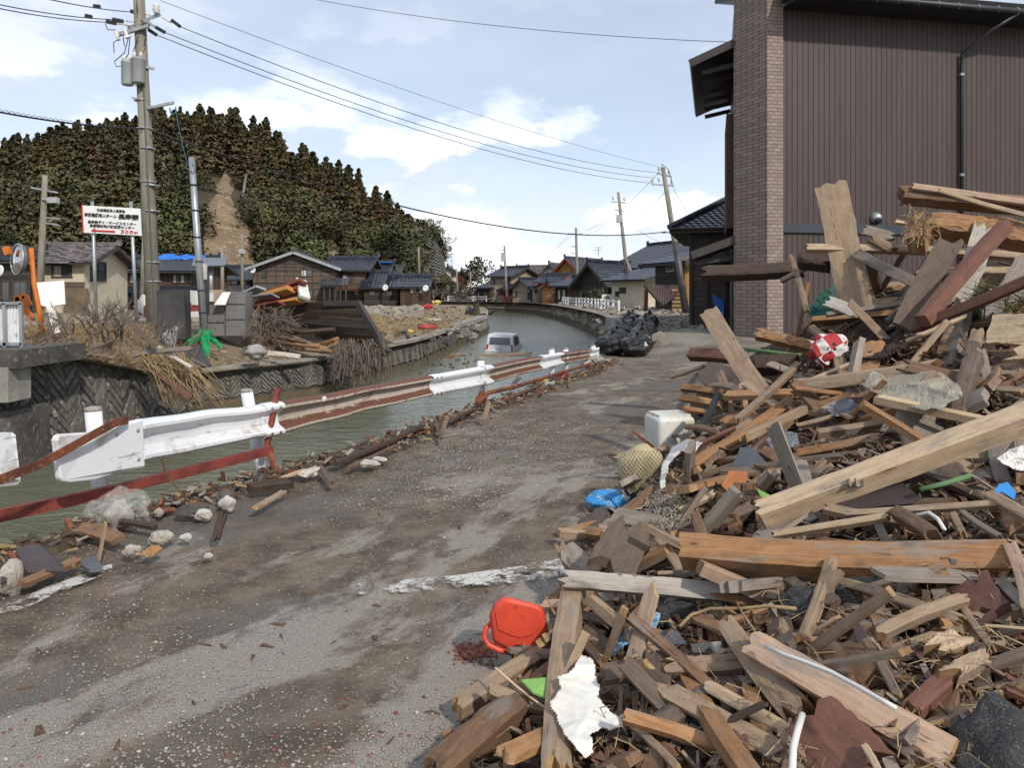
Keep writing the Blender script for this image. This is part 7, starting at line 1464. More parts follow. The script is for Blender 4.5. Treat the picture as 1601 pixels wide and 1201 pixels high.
HERO = [
 # x0 y0 x1 y1 width thick mat label, options
 (1297, 284, 1340, 492, 48, .035, 'pale', 'wide pale split plank standing upright at the top of the heap', dict(free=True, d0=6.9, d1=6.7, face=1, j0=.12, j1=.2, warp=.005)),
 (1106, 484, 1196, 622, 27, .035, 'tan', 'long tan plank leaning steeply at the far end of the heap', dict(d0=7.9, d1=7.1, face=.9, j0=.15, j1=.1)),
 (1097, 428, 1258, 420, 25, .20, 'dark', 'thick dark beam jutting out left over the street', dict(free=True, d0=8.8, d1=8.2, name='timber', j0=.5)),
 (1402, 305, 1640, 325, 30, .18, 'brown', 'thick brown beam with pale top highest on the heap', dict(d0=6.6, d1=6.2, name='timber', j0=.4)),
 (1425, 292, 1640, 322, 14, .04, 'pink', 'pale pink board lying along the highest beam', dict(d0=6.5, d1=6.1, j0=.2)),
 (1464, 296, 1640, 346, 9, .025, 'pale', 'thin pale lath crossing the highest beam', dict(d0=6.35, d1=5.9)),
 (1445, 350, 1640, 375, 46, .24, 'orange', 'rotten orange log under the highest beam', dict(d0=6.4, d1=6.0, name='timber', j0=.8, chew=.6)),
 (1452, 345, 1428, 392, 40, .20, 'orange', 'frayed rotten post end with hanging fibres', dict(d0=6.45, d1=6.3, name='timber', chew=.9)),
 (1492, 368, 1412, 515, 30, .03, 'dim', 'dark grey board with notched top leaning right', dict(d0=5.9, d1=5.6, face=.95, j0=.6, j1=.1)),
 (1572, 352, 1442, 502, 26, .10, 'red', 'square red brown timber leaning beside the grey board', dict(d0=5.8, d1=5.35, j0=0, j1=0, name='timber', roll=25)),
 (1542, 348, 1492, 484, 27, .025, 'white', 'grey white painted board behind the leaning timber', dict(d0=6.1, d1=5.8, face=.9)),
 (1258, 388, 1640, 404, 16, .06, 'pale', 'long pale board lying level across the upper heap', dict(d0=6.9, d1=6.4)),
 (1336, 394, 1440, 446, 15, .03, 'grey', 'grey board sloping down behind the upright plank', dict(d0=6.7, d1=6.2, face=.8)),
 (1237, 398, 1262, 490, 11, .05, 'tan', 'narrow tan stick standing left of the upright plank', dict(d0=7.2, d1=7.0, face=1)),
 (1246, 405, 1305, 412, 32, .18, 'dark', 'dark square beam end behind the upright plank', dict(d0=7.4, d1=7.2, name='timber', j0=.2)),
 (1360, 372, 1400, 395, 18, .07, 'tan', 'short tan round branch end on the upper heap', dict(d0=6.6, d1=6.5)),
 (1398, 347, 1420, 350, 7, .03, 'pale', 'small pale stick beside the frayed post', dict(d0=6.6, d1=6.6)),
 (1345, 358, 1400, 372, 14, .03, 'grey', 'grey weathered board end near the frayed post', dict(d0=6.8, d1=6.6)),
 (1424, 514, 1640, 424, 19, .09, 'red', 'long red brown timber rising to the right edge', dict(d0=5.5, d1=4.9, name='timber', roll=20)),
 (1262, 597, 1512, 494, 7, .03, 'pale', 'long thin pale lath rising across the middle heap', dict(lift=.14)),
 (1236, 606, 1475, 574, 28, .09, 'pale', 'pale beam with broken left end under the sack cloth', dict(lift=.16, j0=.7, name='timber', face=.7)),
 (1186, 806, 1660, 632, 45, .13, 'pale', 'long thick pale beam slanting across the middle of the heap', dict(d0=3.45, d1=3.05, name='timber', j0=.25, j1=.1, roll=-12)),
 (1064, 862, 1580, 878, 60, .16, 'orange', 'thick orange brown beam lying level across the front', dict(d0=3.2, d1=2.72, name='timber', j0=.15, j1=.05, chew=.25)),
 (872, 906, 1160, 930, 34, .05, 'white', 'whitened weathered plank with splintered left end', dict(d0=3.45, d1=3.2, j0=.7, j1=.2, face=.75)),
 (898, 918, 872, 1230, 50, .09, 'tan', 'square tan post lying toward us under the torn white sheet', dict(d0=3.25, d1=2.15, name='timber', j0=.35, face=.6)),
 (712, 1112, 872, 1012, 34, .12, 'tan', 'tan beam with frayed end left of the white sheet', dict(d0=2.72, d1=3.05, name='timber', j0=.7)),
 (672, 1222, 850, 1070, 60, .14, 'brown', 'long brown barked beam in the lower left corner of the heap', dict(d0=2.34, d1=2.72, name='timber', chew=.4)),
 (640, 1240, 760, 1160, 26, .1, 'grey', 'grey beam at the very lower left of the heap', dict(d0=2.3, d1=2.5, name='timber')),
 (758, 1078, 862, 1112, 24, .05, 'tan', 'short tan board lying in front of the green panel', dict(lift=.06, d0=2.66, d1=2.6)),
 (774, 1045, 858, 1112, 4, .01, 'pale', 'thin pale stick beside the green panel', dict(d0=2.7, d1=2.5)),
 (1172, 1004, 1490, 1184, 40, .035, 'pink', 'long smooth pinkish plank in the lower right', dict(d0=2.62, d1=2.02, face=.7, j0=.2, j1=.1, warp=.003)),
 (1136, 978, 1256, 1128, 42, .07, 'tan', 'broad tan pointed plank above the lower planks', dict(d0=2.75, d1=2.3, face=.75, taper=-.4, j0=.5)),
 (1196, 1012, 1300, 1112, 28, .08, 'brown', 'brown timber with rotten lower end beside the pinkish plank', dict(d0=2.55, d1=2.22, j1=.9, name='timber')),
 (1038, 1046, 1168, 1040, 33, .09, 'tan', 'short tan board with broken left end in the lower heap', dict(d0=2.62, d1=2.55, j0=.8, name='timber')),
 (1106, 1072, 1244, 1150, 24, .05, 'pale', 'pale edged board under the broad pointed plank', dict(d0=2.5, d1=2.2, roll=30)),
 (1028, 1142, 1124, 1082, 40, .10, 'dim', 'grey brown square post stub low in the heap', dict(d0=2.25, d1=2.42, name='timber', j0=.1)),
 (1258, 1120, 1370, 1230, 82, .04, 'red', 'wide red brown splintered board at the bottom edge', dict(d0=2.12, d1=1.85, face=.8, j0=.4)),
 (984, 985, 1016, 1102, 14, .03, 'grey', 'narrow grey slat standing below the whitened plank', dict(d0=2.85, d1=2.5, face=.9)),
 (1032, 1012, 1022, 1122, 30, .025, 'dim', 'dark grey slat board beside the narrow grey slat', dict(d0=2.7, d1=2.4, face=.8)),
 (1256, 898, 1508, 974, 20, .05, 'pale', 'pale board sloping right under the orange brown beam', dict(lift=.05, face=.7)),
 (1368, 994, 1514, 936, 23, .06, 'tan', 'tan board rising right across the lower heap', dict(lift=.08)),
 (1326, 962, 1408, 1098, 18, .04, 'tan', 'narrow tan board running down the lower right', dict(lift=.06, face=.8)),
 (1310, 985, 1364, 1096, 44, .04, 'brown', 'wide brown board behind the narrow tan board', dict(lift=.03, face=.8)),
 (1415, 1122, 1486, 1058, 36, .04, 'red', 'short ribbed red brown board near the asphalt lump', dict(lift=.06)),
 (1512, 902, 1548, 964, 32, .03, 'red', 'small red board hanging at the right', dict(lift=.06, face=.9)),
 (1578, 852, 1612, 962, 26, .03, 'pink', 'pale grained board at the right picture edge', dict(lift=.1, face=.8)), (1560, 905, 1620, 965, 24, .03, 'grey', 'grey board at the right picture edge below the beam', dict(lift=.06)),
 (1504, 950, 1552, 1016, 14, .03, 'tan', 'short tan slat under the red hanging board', dict(lift=.05)), (1444, 1022, 1512, 998, 40, .08, 'pale', 'frayed pale log stub in the lower right', dict(lift=.06, j0=1, name='timber', chew=.5)), (1474, 1066, 1546, 1030, 32, .08, 'pale', 'second frayed pale stub beside the log stub', dict(lift=.07, j0=1, name='timber', chew=.6)),
 (994, 818, 952, 900, 48, .05, 'dim', 'dark weathered plank leaning into the left foot of the heap', dict(d0=3.75, d1=3.4, face=.85)), (962, 814, 1024, 766, 22, .08, 'brown', 'brown square timber next to the blue patterned cushion', dict(lift=.08, name='timber', roll=20)), (968, 898, 1072, 874, 13, .03, 'tan', 'narrow tan lath above the whitened plank', dict(lift=.08)),
 (1028, 898, 1162, 890, 9, .03, 'pink', 'thin pinkish lath just above the whitened plank', dict(lift=.08)), (1018, 834, 1068, 852, 13, .03, 'pale', 'short pale lath at the left end of the orange beam', dict(lift=.09)), (1040, 828, 1150, 836, 8, .02, 'red', 'thin red lath behind the orange brown beam', dict(lift=.06)),
 (1074, 732, 1242, 624, 22, .07, 'orange', 'long orange timber rising right over the roof tile', dict(lift=.10, name='timber', roll=15)), (1046, 718, 1152, 668, 8, .03, 'red', 'thin red strip board above the terracotta piece', dict(lift=.12)), (1150, 658, 1250, 568, 14, .04, 'tan', 'tan lath rising right beside the notched beam', dict(lift=.16)),
 (1078, 554, 1152, 560, 22, .12, 'red', 'notched red brown beam end at the far left of the heap', dict(d0=8.2, d1=7.8, name='timber', j0=.1)), (1168, 572, 1250, 568, 32, .16, 'dark', 'dark thick beam beside the leaning tan plank', dict(d0=7.4, d1=7.2, name='timber')), (1048, 590, 1102, 572, 6, .03, 'tan', 'slim tan stick poking left over the road', dict(d0=8.6, d1=8.2)),
 (1104, 574, 1158, 602, 18, .05, 'brown', 'ridged brown rotten board below the notched beam', dict(lift=.1)), (1064, 606, 1136, 618, 13, .07, 'orange', 'topmost split orange log at the left of the heap', dict(d0=7.7, d1=7.4, j0=.5, name='timber')), (1062, 622, 1130, 634, 13, .07, 'orange', 'middle split orange log at the left of the heap', dict(d0=7.6, d1=7.3, j0=.5, name='timber')), (1066, 638, 1120, 646, 9, .05, 'orange', 'lowest split orange log at the left of the heap', dict(d0=7.5, d1=7.3, j0=.7)),
 (1110, 604, 1162, 612, 13, .04, 'tan', 'broken tan board over the split orange logs', dict(lift=.2, j0=.8)), (1142, 614, 1144, 652, 10, .04, 'tan', 'short tan stub standing by the split logs', dict(d0=7.0, d1=6.9, face=1)), (1160, 598, 1164, 640, 14, .04, 'pink', 'pale stub standing under the leaning tan plank', dict(d0=7.1, d1=7.0, face=1)), (1180, 522, 1292, 548, 22, .10, 'orange', 'curved orange rotten slab left of the checkered cushion', dict(d0=7.0, d1=6.6, j0=.7, chew=.7, name='timber')),
 (1072, 668, 1122, 676, 11, .03, 'brown', 'brown lath lying over the white tank', dict(lift=.3)), (1413, 692, 1478, 632, 36, .04, 'grey', 'grey board pair under the sack cloth', dict(lift=.06, face=.8)), (1526, 555, 1494, 664, 30, .09, 'dim', 'grey brown round post leaning right of the sack cloth', dict(d0=5.0, d1=4.4, name='timber')), (1552, 680, 1470, 757, 36, .05, 'tan', 'wide tan board below the long pale beam', dict(lift=.05, face=.8)),
 (1320, 804, 1572, 788, 13, .05, 'pale', 'level pale slat below the dark brown panel', dict(lift=.12)), (1204, 838, 1392, 808, 14, .05, 'pale', 'pale slat just above the orange brown beam', dict(lift=.10)), (1398, 800, 1464, 842, 28, .05, 'brown', 'short brown board sloping into the orange beam', dict(lift=.12)), (1490, 804, 1506, 838, 13, .04, 'tan', 'small tan block right of the short brown board', dict(lift=.1)), (1500, 798, 1566, 842, 11, .03, 'grey', 'thin grey slat sloping at the right', dict(lift=.1)), (1545, 776, 1620, 818, 22, .05, 'tan', 'tan board end near the blue plastic scrap', dict(lift=.13)),
 (1544, 515, 1640, 512, 42, .04, 'pale', 'wide pale board at the right edge above the post', dict(d0=4.9, d1=4.6, face=.6, j0=.1)), (1572, 552, 1640, 546, 24, .04, 'pale', 'second pale board at the right edge above the post', dict(d0=4.7, d1=4.5)), (1612, 398, 1546, 504, 25, .03, 'grey', 'cracked grey board leaning at the right edge', dict(d0=5.6, d1=5.3, face=.9)), (1246, 712, 1380, 684, 18, .08, 'orange', 'orange timber lying level in the middle hollow', dict(lift=.06, name='timber')), (1120, 824, 1186, 790, 25, .08, 'dim', 'grey chunky wood block left of the long pale beam', dict(lift=.06, name='timber')),
 (1290, 470, 1345, 492, 14, .03, 'white', 'whitish lath at the foot of the upright plank', dict(d0=6.3, d1=6.0)), (1290, 492, 1440, 470, 10, .03, 'grey', 'thin grey lath behind the net', dict(d0=6.2, d1=6.1)), (1325, 470, 1392, 538, 12, .02, 'tan', 'small tan board slanting over the brown net', dict(d0=5.9, d1=5.7)), (1220, 440, 1262, 418, 10, .04, 'tan', 'tan stick end above the tiled pier', dict(d0=7.6, d1=7.4)), (1430, 430, 1601, 425, 16, .07, 'pale', 'pale level timber behind the leaning timber', dict(d0=6.3, d1=6.1)), (1300, 560, 1420, 585, 14, .04, 'tan', 'tan board end under the checkered cushion', dict(lift=.06)),
 (1245, 666, 1306, 650, 9, .02, 'tan', 'small tan sliver above the orange timber in the hollow', dict(lift=.08)), (1538, 979, 1620, 986, 6, .015, 'pale', 'thin pale stick at the right edge below the beam', dict(lift=.08)), (974, 1120, 1060, 1204, 15, .04, 'tan', 'narrow tan board running to the bottom edge right of the torn sheet', dict(lift=.07)), (985, 1172, 1050, 1215, 46, .03, 'brown', 'wide brown board at the bottom edge below the post stub', dict(lift=.03)),
 (1146, 1146, 1178, 1212, 22, .03, 'brown', 'pointed brown slat at the bottom edge of the heap', dict(lift=.06, j0=.9)), (1164, 1138, 1170, 1210, 13, .03, 'red', 'thin red brown slat beside the pointed slat', dict(lift=.05)), (1352, 1168, 1376, 1212, 14, .04, 'pale', 'small pale stub at the bottom edge right of the red brown board', dict(lift=.08)), (782, 1182, 850, 1196, 20, .03, 'dark', 'dark board at the bottom edge left of the torn sheet', dict(lift=.04)), (1190, 930, 1265, 905, 18, .03, 'dim', 'dull board under the orange brown beam', dict(lift=.05)),
 (1215, 895, 1260, 925, 20, .03, 'grey', 'small grey board end below the orange brown beam', dict(lift=.06)), (1395, 655, 1440, 735, 16, .03, 'dim', 'dull slat passing under the long pale beam', dict(lift=.05)), (1085, 690, 1120, 720, 16, .03, 'brown', 'brown board scrap beside the white cloth strip', dict(lift=.08)), (1455, 880, 1500, 1000, 22, .03, 'tan', 'tan board dropping down behind the red hanging board', dict(lift=.03)), (1060, 800, 1120, 770, 12, .03, 'pale', 'pale lath left of the terracotta piece', dict(lift=.08)), (1340, 1120, 1440, 1190, 30, .03, 'brown', 'brown board under the pinkish plank', dict(lift=.02)),
 (912, 866, 990, 838, 8, .02, 'dark', 'thin dark sliver poking out to the road at the left', dict(lift=.05)), (870, 852, 960, 834, 6, .015, 'dark', 'longest thin dark sliver on the road', dict(lift=.03)), (925, 855, 975, 838, 9, .03, 'brown', 'brown sliver at the left foot of the heap', dict(lift=.04)), (925, 800, 945, 838, 22, .02, 'dim', 'grey lath under the blue patterned cushion', dict(lift=.05)), (948, 815, 980, 850, 14, .02, 'pink', 'pale lath crossing beside the dark weathered plank', dict(lift=.1)),
 (860, 940, 905, 905, 16, .03, 'orange', 'orange board end beside the square tan post', dict(lift=.04)), (905, 965, 990, 985, 22, .06, 'dark', 'dark timber right of the square tan post', dict(lift=.05, name='timber')), (960, 1000, 1010, 940, 10, .03, 'brown', 'brown slat by the crumpled blue paper', dict(lift=.1)), (1110, 985, 1200, 950, 12, .03, 'orange', 'split orange sliver right of the asphalt lump', dict(lift=.08)), (1080, 975, 1190, 985, 9, .02, 'dark', 'dark sliver under the curved root', dict(lift=.06)),
]
random.seed(321)
for h_ in HERO: hero(*h_[:8], **h_[8])
# filler boards: loose pieces lying every way over the heap
def covered(px, py):
    for h_ in HERO:
        a, b = Vector(h_[0:2]), Vector(h_[2:4]); t_ = max(0, min(1, (Vector((px, py)) - a).dot(b - a) / (b - a).length_squared))
        if (lerp(a, b, t_) - Vector((px, py))).length < h_[4] * .5 + 12: return True
    for (x, y, r_) in ((915, 1100, 55), (1425, 610, 60), (1297, 550, 45), (1050, 680, 45), (1002, 735, 45), (952, 790, 45), (1150, 755, 40), (1170, 726, 40), (1375, 775, 65), (1000, 985, 45), (1065, 962, 45), (1290, 955, 45), (1285, 480, 40), (840, 1075, 30), (1360, 530, 50)):
        if (px - x) ** 2 + (py - y) ** 2 < r_ * r_: return True
    return False
VAR = []
for i in range(64):
    m_ = ('brown', 'tan', 'dim', 'grey', 'red', 'tan', 'brown', 'orange')[i % 8] if i % 4 else random.choice(('pale', 'grey', 'pink', 'tan', 'orange', 'dark'))
    L = rnd(.28, 1.0); w_ = rnd(.03, .10); VAR.append((m_, plank_mesh(L, w_, rnd(.008, .045), wm(m_), 900 + i, j0=rnd(.2, 1), j1=rnd(.2, 1), k=4, n=5, warp=.03, chew=rnd(0, .5)), L))
NMC = {'pale': 'pale', 'tan': 'tan', 'grey': 'grey', 'white': 'whitened', 'orange': 'orange', 'brown': 'brown', 'red': 'red brown', 'dark': 'dark', 'dim': 'dull grey', 'pink': 'pinkish'}
cnt = 0; tries = 0
LANDM = [(805, 980, 'red fuel can'), (915, 1100, 'torn white sheet'), (1320, 870, 'orange brown beam'), (1150, 865, 'left end of the orange brown beam'), (1500, 880, 'right end of the orange brown beam'), (1380, 735, 'long pale beam'), (1220, 800, 'lower end of the long pale beam'), (1560, 680, 'upper end of the long pale beam'), (1310, 390, 'upright plank'), (1425, 610, 'sack cloth'), (1297, 550, 'checkered cushion'), (1050, 680, 'white tank'), (1002, 735, 'netted lump'),
         (952, 790, 'blue cushion'), (1150, 755, 'terracotta piece'), (1375, 775, 'dark brown panel'), (1560, 1160, 'corner asphalt lump'), (1330, 1095, 'pinkish plank'), (1010, 915, 'whitened plank'), (1065, 962, 'black asphalt lump'), (880, 1000, 'square tan post'), (770, 1130, 'barked beam'), (1195, 1050, 'broad pointed plank'), (1300, 1170, 'wide red brown board'), (1100, 1040, 'short tan board'), (1150, 560, 'leaning tan plank'), (1290, 480, 'green net'), (1500, 430, 'leaning red brown timber'), (1360, 530, 'brown net'), (1100, 625, 'split orange logs'), (1480, 1030, 'frayed log stubs'), (1240, 690, 'orange timber in the hollow'), (980, 855, 'dark weathered plank'), (1035, 795, 'pale twine'), (1440, 960, 'tan rising board'), (1130, 690, 'long orange timber')]
while cnt < 290 and tries < 4000:
    tries += 1
    px, py = rnd(690, 1600), rnd(400, 1200)
    if random.random() < .3: px, py = rnd(880, 1300), rnd(600, 1100)
    elif random.random() < .3: px, py = rnd(1200, 1600), rnd(430, 680)
    if covered(px, py) and random.random() < .85: continue
    d = hit(px, py); X = (px - 800) / F * d
    if d > 13 or zh(X, d) - zr(X, d) < .03 or (d > 6.2 and px < 1130): continue
    m_, me, L = random.choice(VAR); nrm = hn(X, d); t_ = Vector((rnd(-1, 1), rnd(-1, 1), rnd(-.3, .3))); t_ = (t_ - nrm * t_.dot(nrm) + nrm * rnd(-.28, .4)).normalized(); c_ = Vector((X, d, zh(X, d))) + nrm * rnd(-.03, .04); s_ = rnd(.75, 1.5) * (.45 + .15 * d)
    mw = frame_mat(c_ - t_, c_ + t_, nrm + Vector((rnd(-.5, .5), rnd(-.5, .5), 0))) @ Matrix.Diagonal((s_, s_, s_, 1))
    (lx, ly, ln) = min(LANDM, key=lambda q: (q[0] - px) ** 2 + (q[1] - py) ** 2); dx_, dy_ = px - lx, py - ly
    side = ('right of' if dx_ > 0 else 'left of') if abs(dx_) > abs(dy_) else ('below' if dy_ > 0 else 'above')
    o = put('board_piece', me, None, mw); tag(o, '%s %s board piece %s the %s' % ('long' if L * s_ / d > .16 else 'short', NMC[m_], side, ln), 'board', 'loose boards of the heap'); cnt += 1
# splinters, bark and fibres too small to count
def heap_spot():
    while True:
        px, py = rnd(680, 1640), rnd(420, 1230); d = hit(px, py); X = (px - 800) / F * d
        if d < 12.5 and zh(X, d) - zr(X, d) > .01: return X, d
spots = [heap_spot() for _ in range(2600)]
sm = {m_: MB() for m_ in ('wood_brown', 'wood_dark', 'wood_tan', 'wood_orange', 'wood_grey', 'wood_red')}
for _ in range(4600):
    X, d = random.choice(spots); X += random.gauss(0, .06); d = max(1.0, d + random.gauss(0, .06)); nrm = hn(X, d); p = Vector((X, d, zh(X, d) + rnd(-.03, .03)))
    t_ = (Vector((rnd(-1, 1), rnd(-1, 1), rnd(-.4, .6)))).normalized(); L = (.03 + .26 * random.random() ** 2) * (.28 + .16 * d); mbm = sm[random.choice(('wood_brown', 'wood_brown', 'wood_brown', 'wood_tan', 'wood_tan', 'wood_tan', 'wood_grey', 'wood_red', 'wood_grey', 'wood_orange'))]
    a, b = p - t_ * L / 2, p + t_ * L / 2; y = t_.cross(nrm).normalized() * L * rnd(.05, .17); z = nrm * rnd(.003, .012)
    mbm.add((a - y + z, a + y * rnd(.2, 1) + z, b + y * rnd(.0, .8) + z, b - y * rnd(.0, .8) + z, a - z, b - z), ((0, 1, 2, 3), (0, 4, 1), (1, 4, 5, 2), (2, 5, 3), (3, 5, 4, 0)))
for m_, b_ in sm.items(): tag(fix_normals(b_.build('splinters', M[m_])), {'wood_brown': 'brown', 'wood_dark': 'dark', 'wood_tan': 'tan', 'wood_orange': 'orange', 'wood_grey': 'grey', 'wood_red': 'red brown'}[m_] + ' splinters covering the debris heap', 'splinters', kind='stuff')
fb = MB(); 
for _ in range(900):
    X, d = random.choice(spots); X += random.gauss(0, .12); d = max(1.0, d + random.gauss(0, .12)); p = Vector((X, d, zh(X, d) + rnd(0, .05))); t_ = Vector((rnd(-1, 1), rnd(-1, 1), rnd(-.3, .5))).normalized() * rnd(.05, .2) * (.3 + .15 * d); fb.tube([p, p + t_ * .5 + Vector((rnd(-.03, .03), rnd(-.03, .03), rnd(0, .04))), p + t_], rnd(.0010, .0022), 3, cap=False)
tag(fb.build('fibres', M['straw']), 'straw roots and fibres caught all over the debris heap', 'fibres', kind='stuff')
# ------------------------------------------------------------------ things lying on and beside the heap
def HP(px, py, lift=.05): return P(px, py, hit(px, py, lift))
simple('can_red', (.66, .075, .035), (.56, .06, .03), 2, .42, bump=.05, c3=(.36, .05, .03), fine=60); simple('cap_yellow', (.62, .46, .02), None, 3, .45, bump=0)
cn = thing('fuel_can', 'red plastic fuel can with black and yellow cap lying on the road', 'fuel can', G(805, 1022)); DC = 3.12
outl = [(764, 962), (772, 944), (786, 933), (800, 935), (842, 946), (850, 953), (858, 992), (852, 1003), (832, 1020), (812, 1025), (786, 1014), (770, 1004)]
top_ = [(786, 938), (800, 938), (842, 950), (846, 962), (828, 978), (806, 982), (784, 972), (770, 962)]
cc = Vector((sum(p[0] for p in outl) / 12, sum(p[1] for p in outl) / 12))
mb = MB(); rings = []
for (sc_, dd_) in ((.93, -.075), (1.0, -.045), (1.0, .09), (.92, .12)):
    rings.append([P(cc.x + (x - cc.x) * sc_, cc.y + (y - cc.y) * sc_, DC + dd_) for x, y in outl])
n = 12; mb.add([p for r_ in rings for p in r_], [(i * n + k, i * n + (k + 1) % n, (i + 1) * n + (k + 1) % n, (i + 1) * n + k) for i in range(3) for k in range(n)] + [tuple(range(n)), tuple(range(4 * n - 1, 3 * n - 1, -1))])
o = mb.build('body', M['can_red'], cn); fix_normals(o); bv = o.modifiers.new('bevel', 'BEVEL'); bv.width = .012; bv.segments = 3; bv.limit_method = 'ANGLE'; bv.angle_limit = R(18)
for f_ in o.data.polygons: f_.use_smooth = True
mb = MB(); mb.prism([P(cc.x + (x - cc.x) * .80, cc.y - 9 + (y - cc.y) * .62, DC - .078) for x, y in outl], .008); q_ = mb.build('side_panel', M['can_red'], cn); fix_normals(q_); bv = q_.modifiers.new('bevel', 'BEVEL'); bv.width = .005; bv.segments = 2
mb = MB(); mb.tube([P(770, 972, DC - .02), P(760, 982, DC - .03), P(756, 996, DC - .04), P(763, 1009, DC - .05), P(780, 1017, DC - .06), P(800, 1021, DC - .05)], [.010, .011, .012, .012, .012, .011], 10); mb.build('handle', M['can_red'], cn, True)
mb = MB(); a_ = Vector((.15, -1, -.35)); mb.lathe(P(809, 1016, DC - .06), [(.030, 0), (.032, .012), (.030, .03), (.024, .032)], 18, a_); q_ = mb.build('collar', M['black_plastic'], cn, True); mb = MB(); mb.lathe(P(809, 1016, DC - .06) + a_.normalized() * .03, [(.022, 0), (.022, .008), (.016, .012)], 16, a_); mb.build('cap', M['cap_yellow'], q_, True)
simple('green_panel', (.20, .40, .09), (.17, .34, .08), 3, .5, bump=.03)
mb = MB(); mb.prism([P(814, 1065, 2.62), P(865, 1060, 2.62), P(861, 1096, 2.52), P(832, 1084, 2.54)], .008); tag(fix_normals(mb.build('green_scrap', M['green_panel'])), 'bright green plastic panel scrap behind the tan post', 'panel')
def clothmat(name, c1, c2, sc=20, bump=.8, rough=.85, bd=.01):
    t = NT(name); v = t.coord('Object'); n1 = t.noise(v, sc, 7, .7, 1.0); n2 = t.noise(v, sc * .3, 4, .6); t.bump(t.math('ADD', n1, n2), bump, bd); return t.fin(t.mix(t.ramp(t.math('ADD', t.math('MULTIPLY', n1, .4), t.math('MULTIPLY', n2, .6)), .4, .65), c1, c2), rough, 0, .3)
clothmat('torn_white', (.70, .69, .65), (.56, .52, .43), 9, .5); clothmat('sack_beige', (.36, .325, .255), (.23, .20, .155), 9, .6); clothmat('paper_blue', (.20, .42, .62), (.55, .60, .62), 30); clothmat('grey_plastic', (.13, .14, .155), (.30, .31, .33), 30)
def inpoly(ol, x, y):
    c = False; j = len(ol) - 1
    for i in range(len(ol)):
        xi, yi = ol[i]; xj, yj = ol[j]
        if (yi > y) != (yj > y) and x < (xj - xi) * (y - yi) / (yj - yi) + xi: c = not c
        j = i
    return c
def crumple(name, label, cat, outline, depth_fn, mat, amp=.02, rings_=7, seed=1, freq=9.0, step=None):
    """sheet bounded by a photo outline, wrinkled, laid over what is under it"""
    x0, x1 = min(p[0] for p in outline), max(p[0] for p in outline); y0, y1 = min(p[1] for p in outline), max(p[1] for p in outline)
    st_ = step or max(1.2, max(x1 - x0, y1 - y0) / 75); nx, ny = int((x1 - x0) / st_) + 2, int((y1 - y0) / st_) + 2; vv = []; ok = {}
    for j in range(ny):
        for i in range(nx):
            px, py = x0 + (i - .5) * st_, y0 + (j - .5) * st_; jx, jy = px + 2.2 * st_ * mnoise.noise(Vector((px * .05, py * .05, seed))), py + 2.2 * st_ * mnoise.noise(Vector((px * .05, py * .05, seed + 9)))
            ok[(i, j)] = inpoly(outline, px, py)
            d = depth_fn(jx, jy); p = P(jx, jy, d); a1 = mnoise.noise(p * freq + Vector((seed, seed * 2, 0))); a2 = mnoise.noise(p * freq * 2.1 + Vector((seed * 3, 0, 1)))
            vv.append(p + (VC - p).normalized() * ((1 - abs(a1)) ** 3 * amp + (1 - abs(a2)) ** 3 * amp * .35))
    mb = MB(); mb.add(vv, [(j * nx + i, j * nx + i + 1, (j + 1) * nx + i + 1, (j + 1) * nx + i) for j in range(ny - 1) for i in range(nx - 1) if ok[(i, j)] + ok[(i + 1, j)] + ok[(i + 1, j + 1)] + ok[(i, j + 1)] >= 3])
    o = mb.build(name, M[mat], None, True); s = o.modifiers.new('solid', 'SOLIDIFY'); s.thickness = .003; return tag(o, label, cat)
lin = lambda x0, y0, d0, x1, y1, d1: (lambda px, py: lerp(d0, d1, max(0, min(1, ((px - x0) * (x1 - x0) + (py - y0) * (y1 - y0)) / ((x1 - x0) ** 2 + (y1 - y0) ** 2)))))
crumple('torn_sheet', 'crumpled torn white sheet draped over the square tan post', 'sheet', [(905, 1023), (926, 1030), (938, 1076), (935, 1092), (955, 1116), (980, 1128), (978, 1142), (940, 1140), (924, 1150), (930, 1180), (914, 1188), (884, 1152), (858, 1098), (876, 1082), (872, 1060), (896, 1046)], lin(910, 1023, 2.66, 910, 1190, 2.16), 'torn_white', .030, 8, 3, freq=6)
crumple('sack_cloth', 'dirty beige sack cloth lying over the pale beam in the middle of the heap', 'cloth', [(1350, 606), (1362, 580), (1385, 590), (1420, 578), (1460, 582), (1498, 600), (1505, 622), (1480, 634), (1465, 640), (1435, 642), (1400, 628), (1372, 618)], lambda px, py: hit(px, py, .16) - .1, 'sack_beige', .11, 8, 5, freq=2.6)
crumple('paper_scrap', 'crumpled blue and white paper beside the asphalt lump', 'paper', [(978, 965), (1000, 960), (1035, 940), (1030, 975), (1015, 1005), (1000, 1000), (975, 1010), (955, 1030), (958, 1000)], lambda px, py: hit(px, py, .05), 'paper_blue', .03, 6, 7, freq=10)
crumple('grey_film', 'dark grey plastic film scrap on the crumpled paper', 'plastic film', [(966, 948), (985, 960), (1015, 972), (1010, 980), (975, 974)], lambda px, py: hit(px, py, .075), 'grey_plastic', .012, 4, 8, freq=10)
crumple('white_cloth_strip', 'white cloth strip hanging over the netted lump', 'cloth', [(1050, 700), (1075, 688), (1098, 692), (1085, 712), (1062, 706), (1046, 724), (1040, 762), (1032, 764), (1034, 728)], lambda px, py: hit(px, py, .12) - .05, 'torn_white', .03, 5, 9, freq=9)
crumple('white_sheet_scrap', 'torn white sheet scrap at the right picture edge', 'sheet', [(1556, 718), (1580, 702), (1612, 690), (1612, 740), (1585, 734)], lambda px, py: hit(px, py, .10), 'torn_white', .03, 5, 10, freq=9)
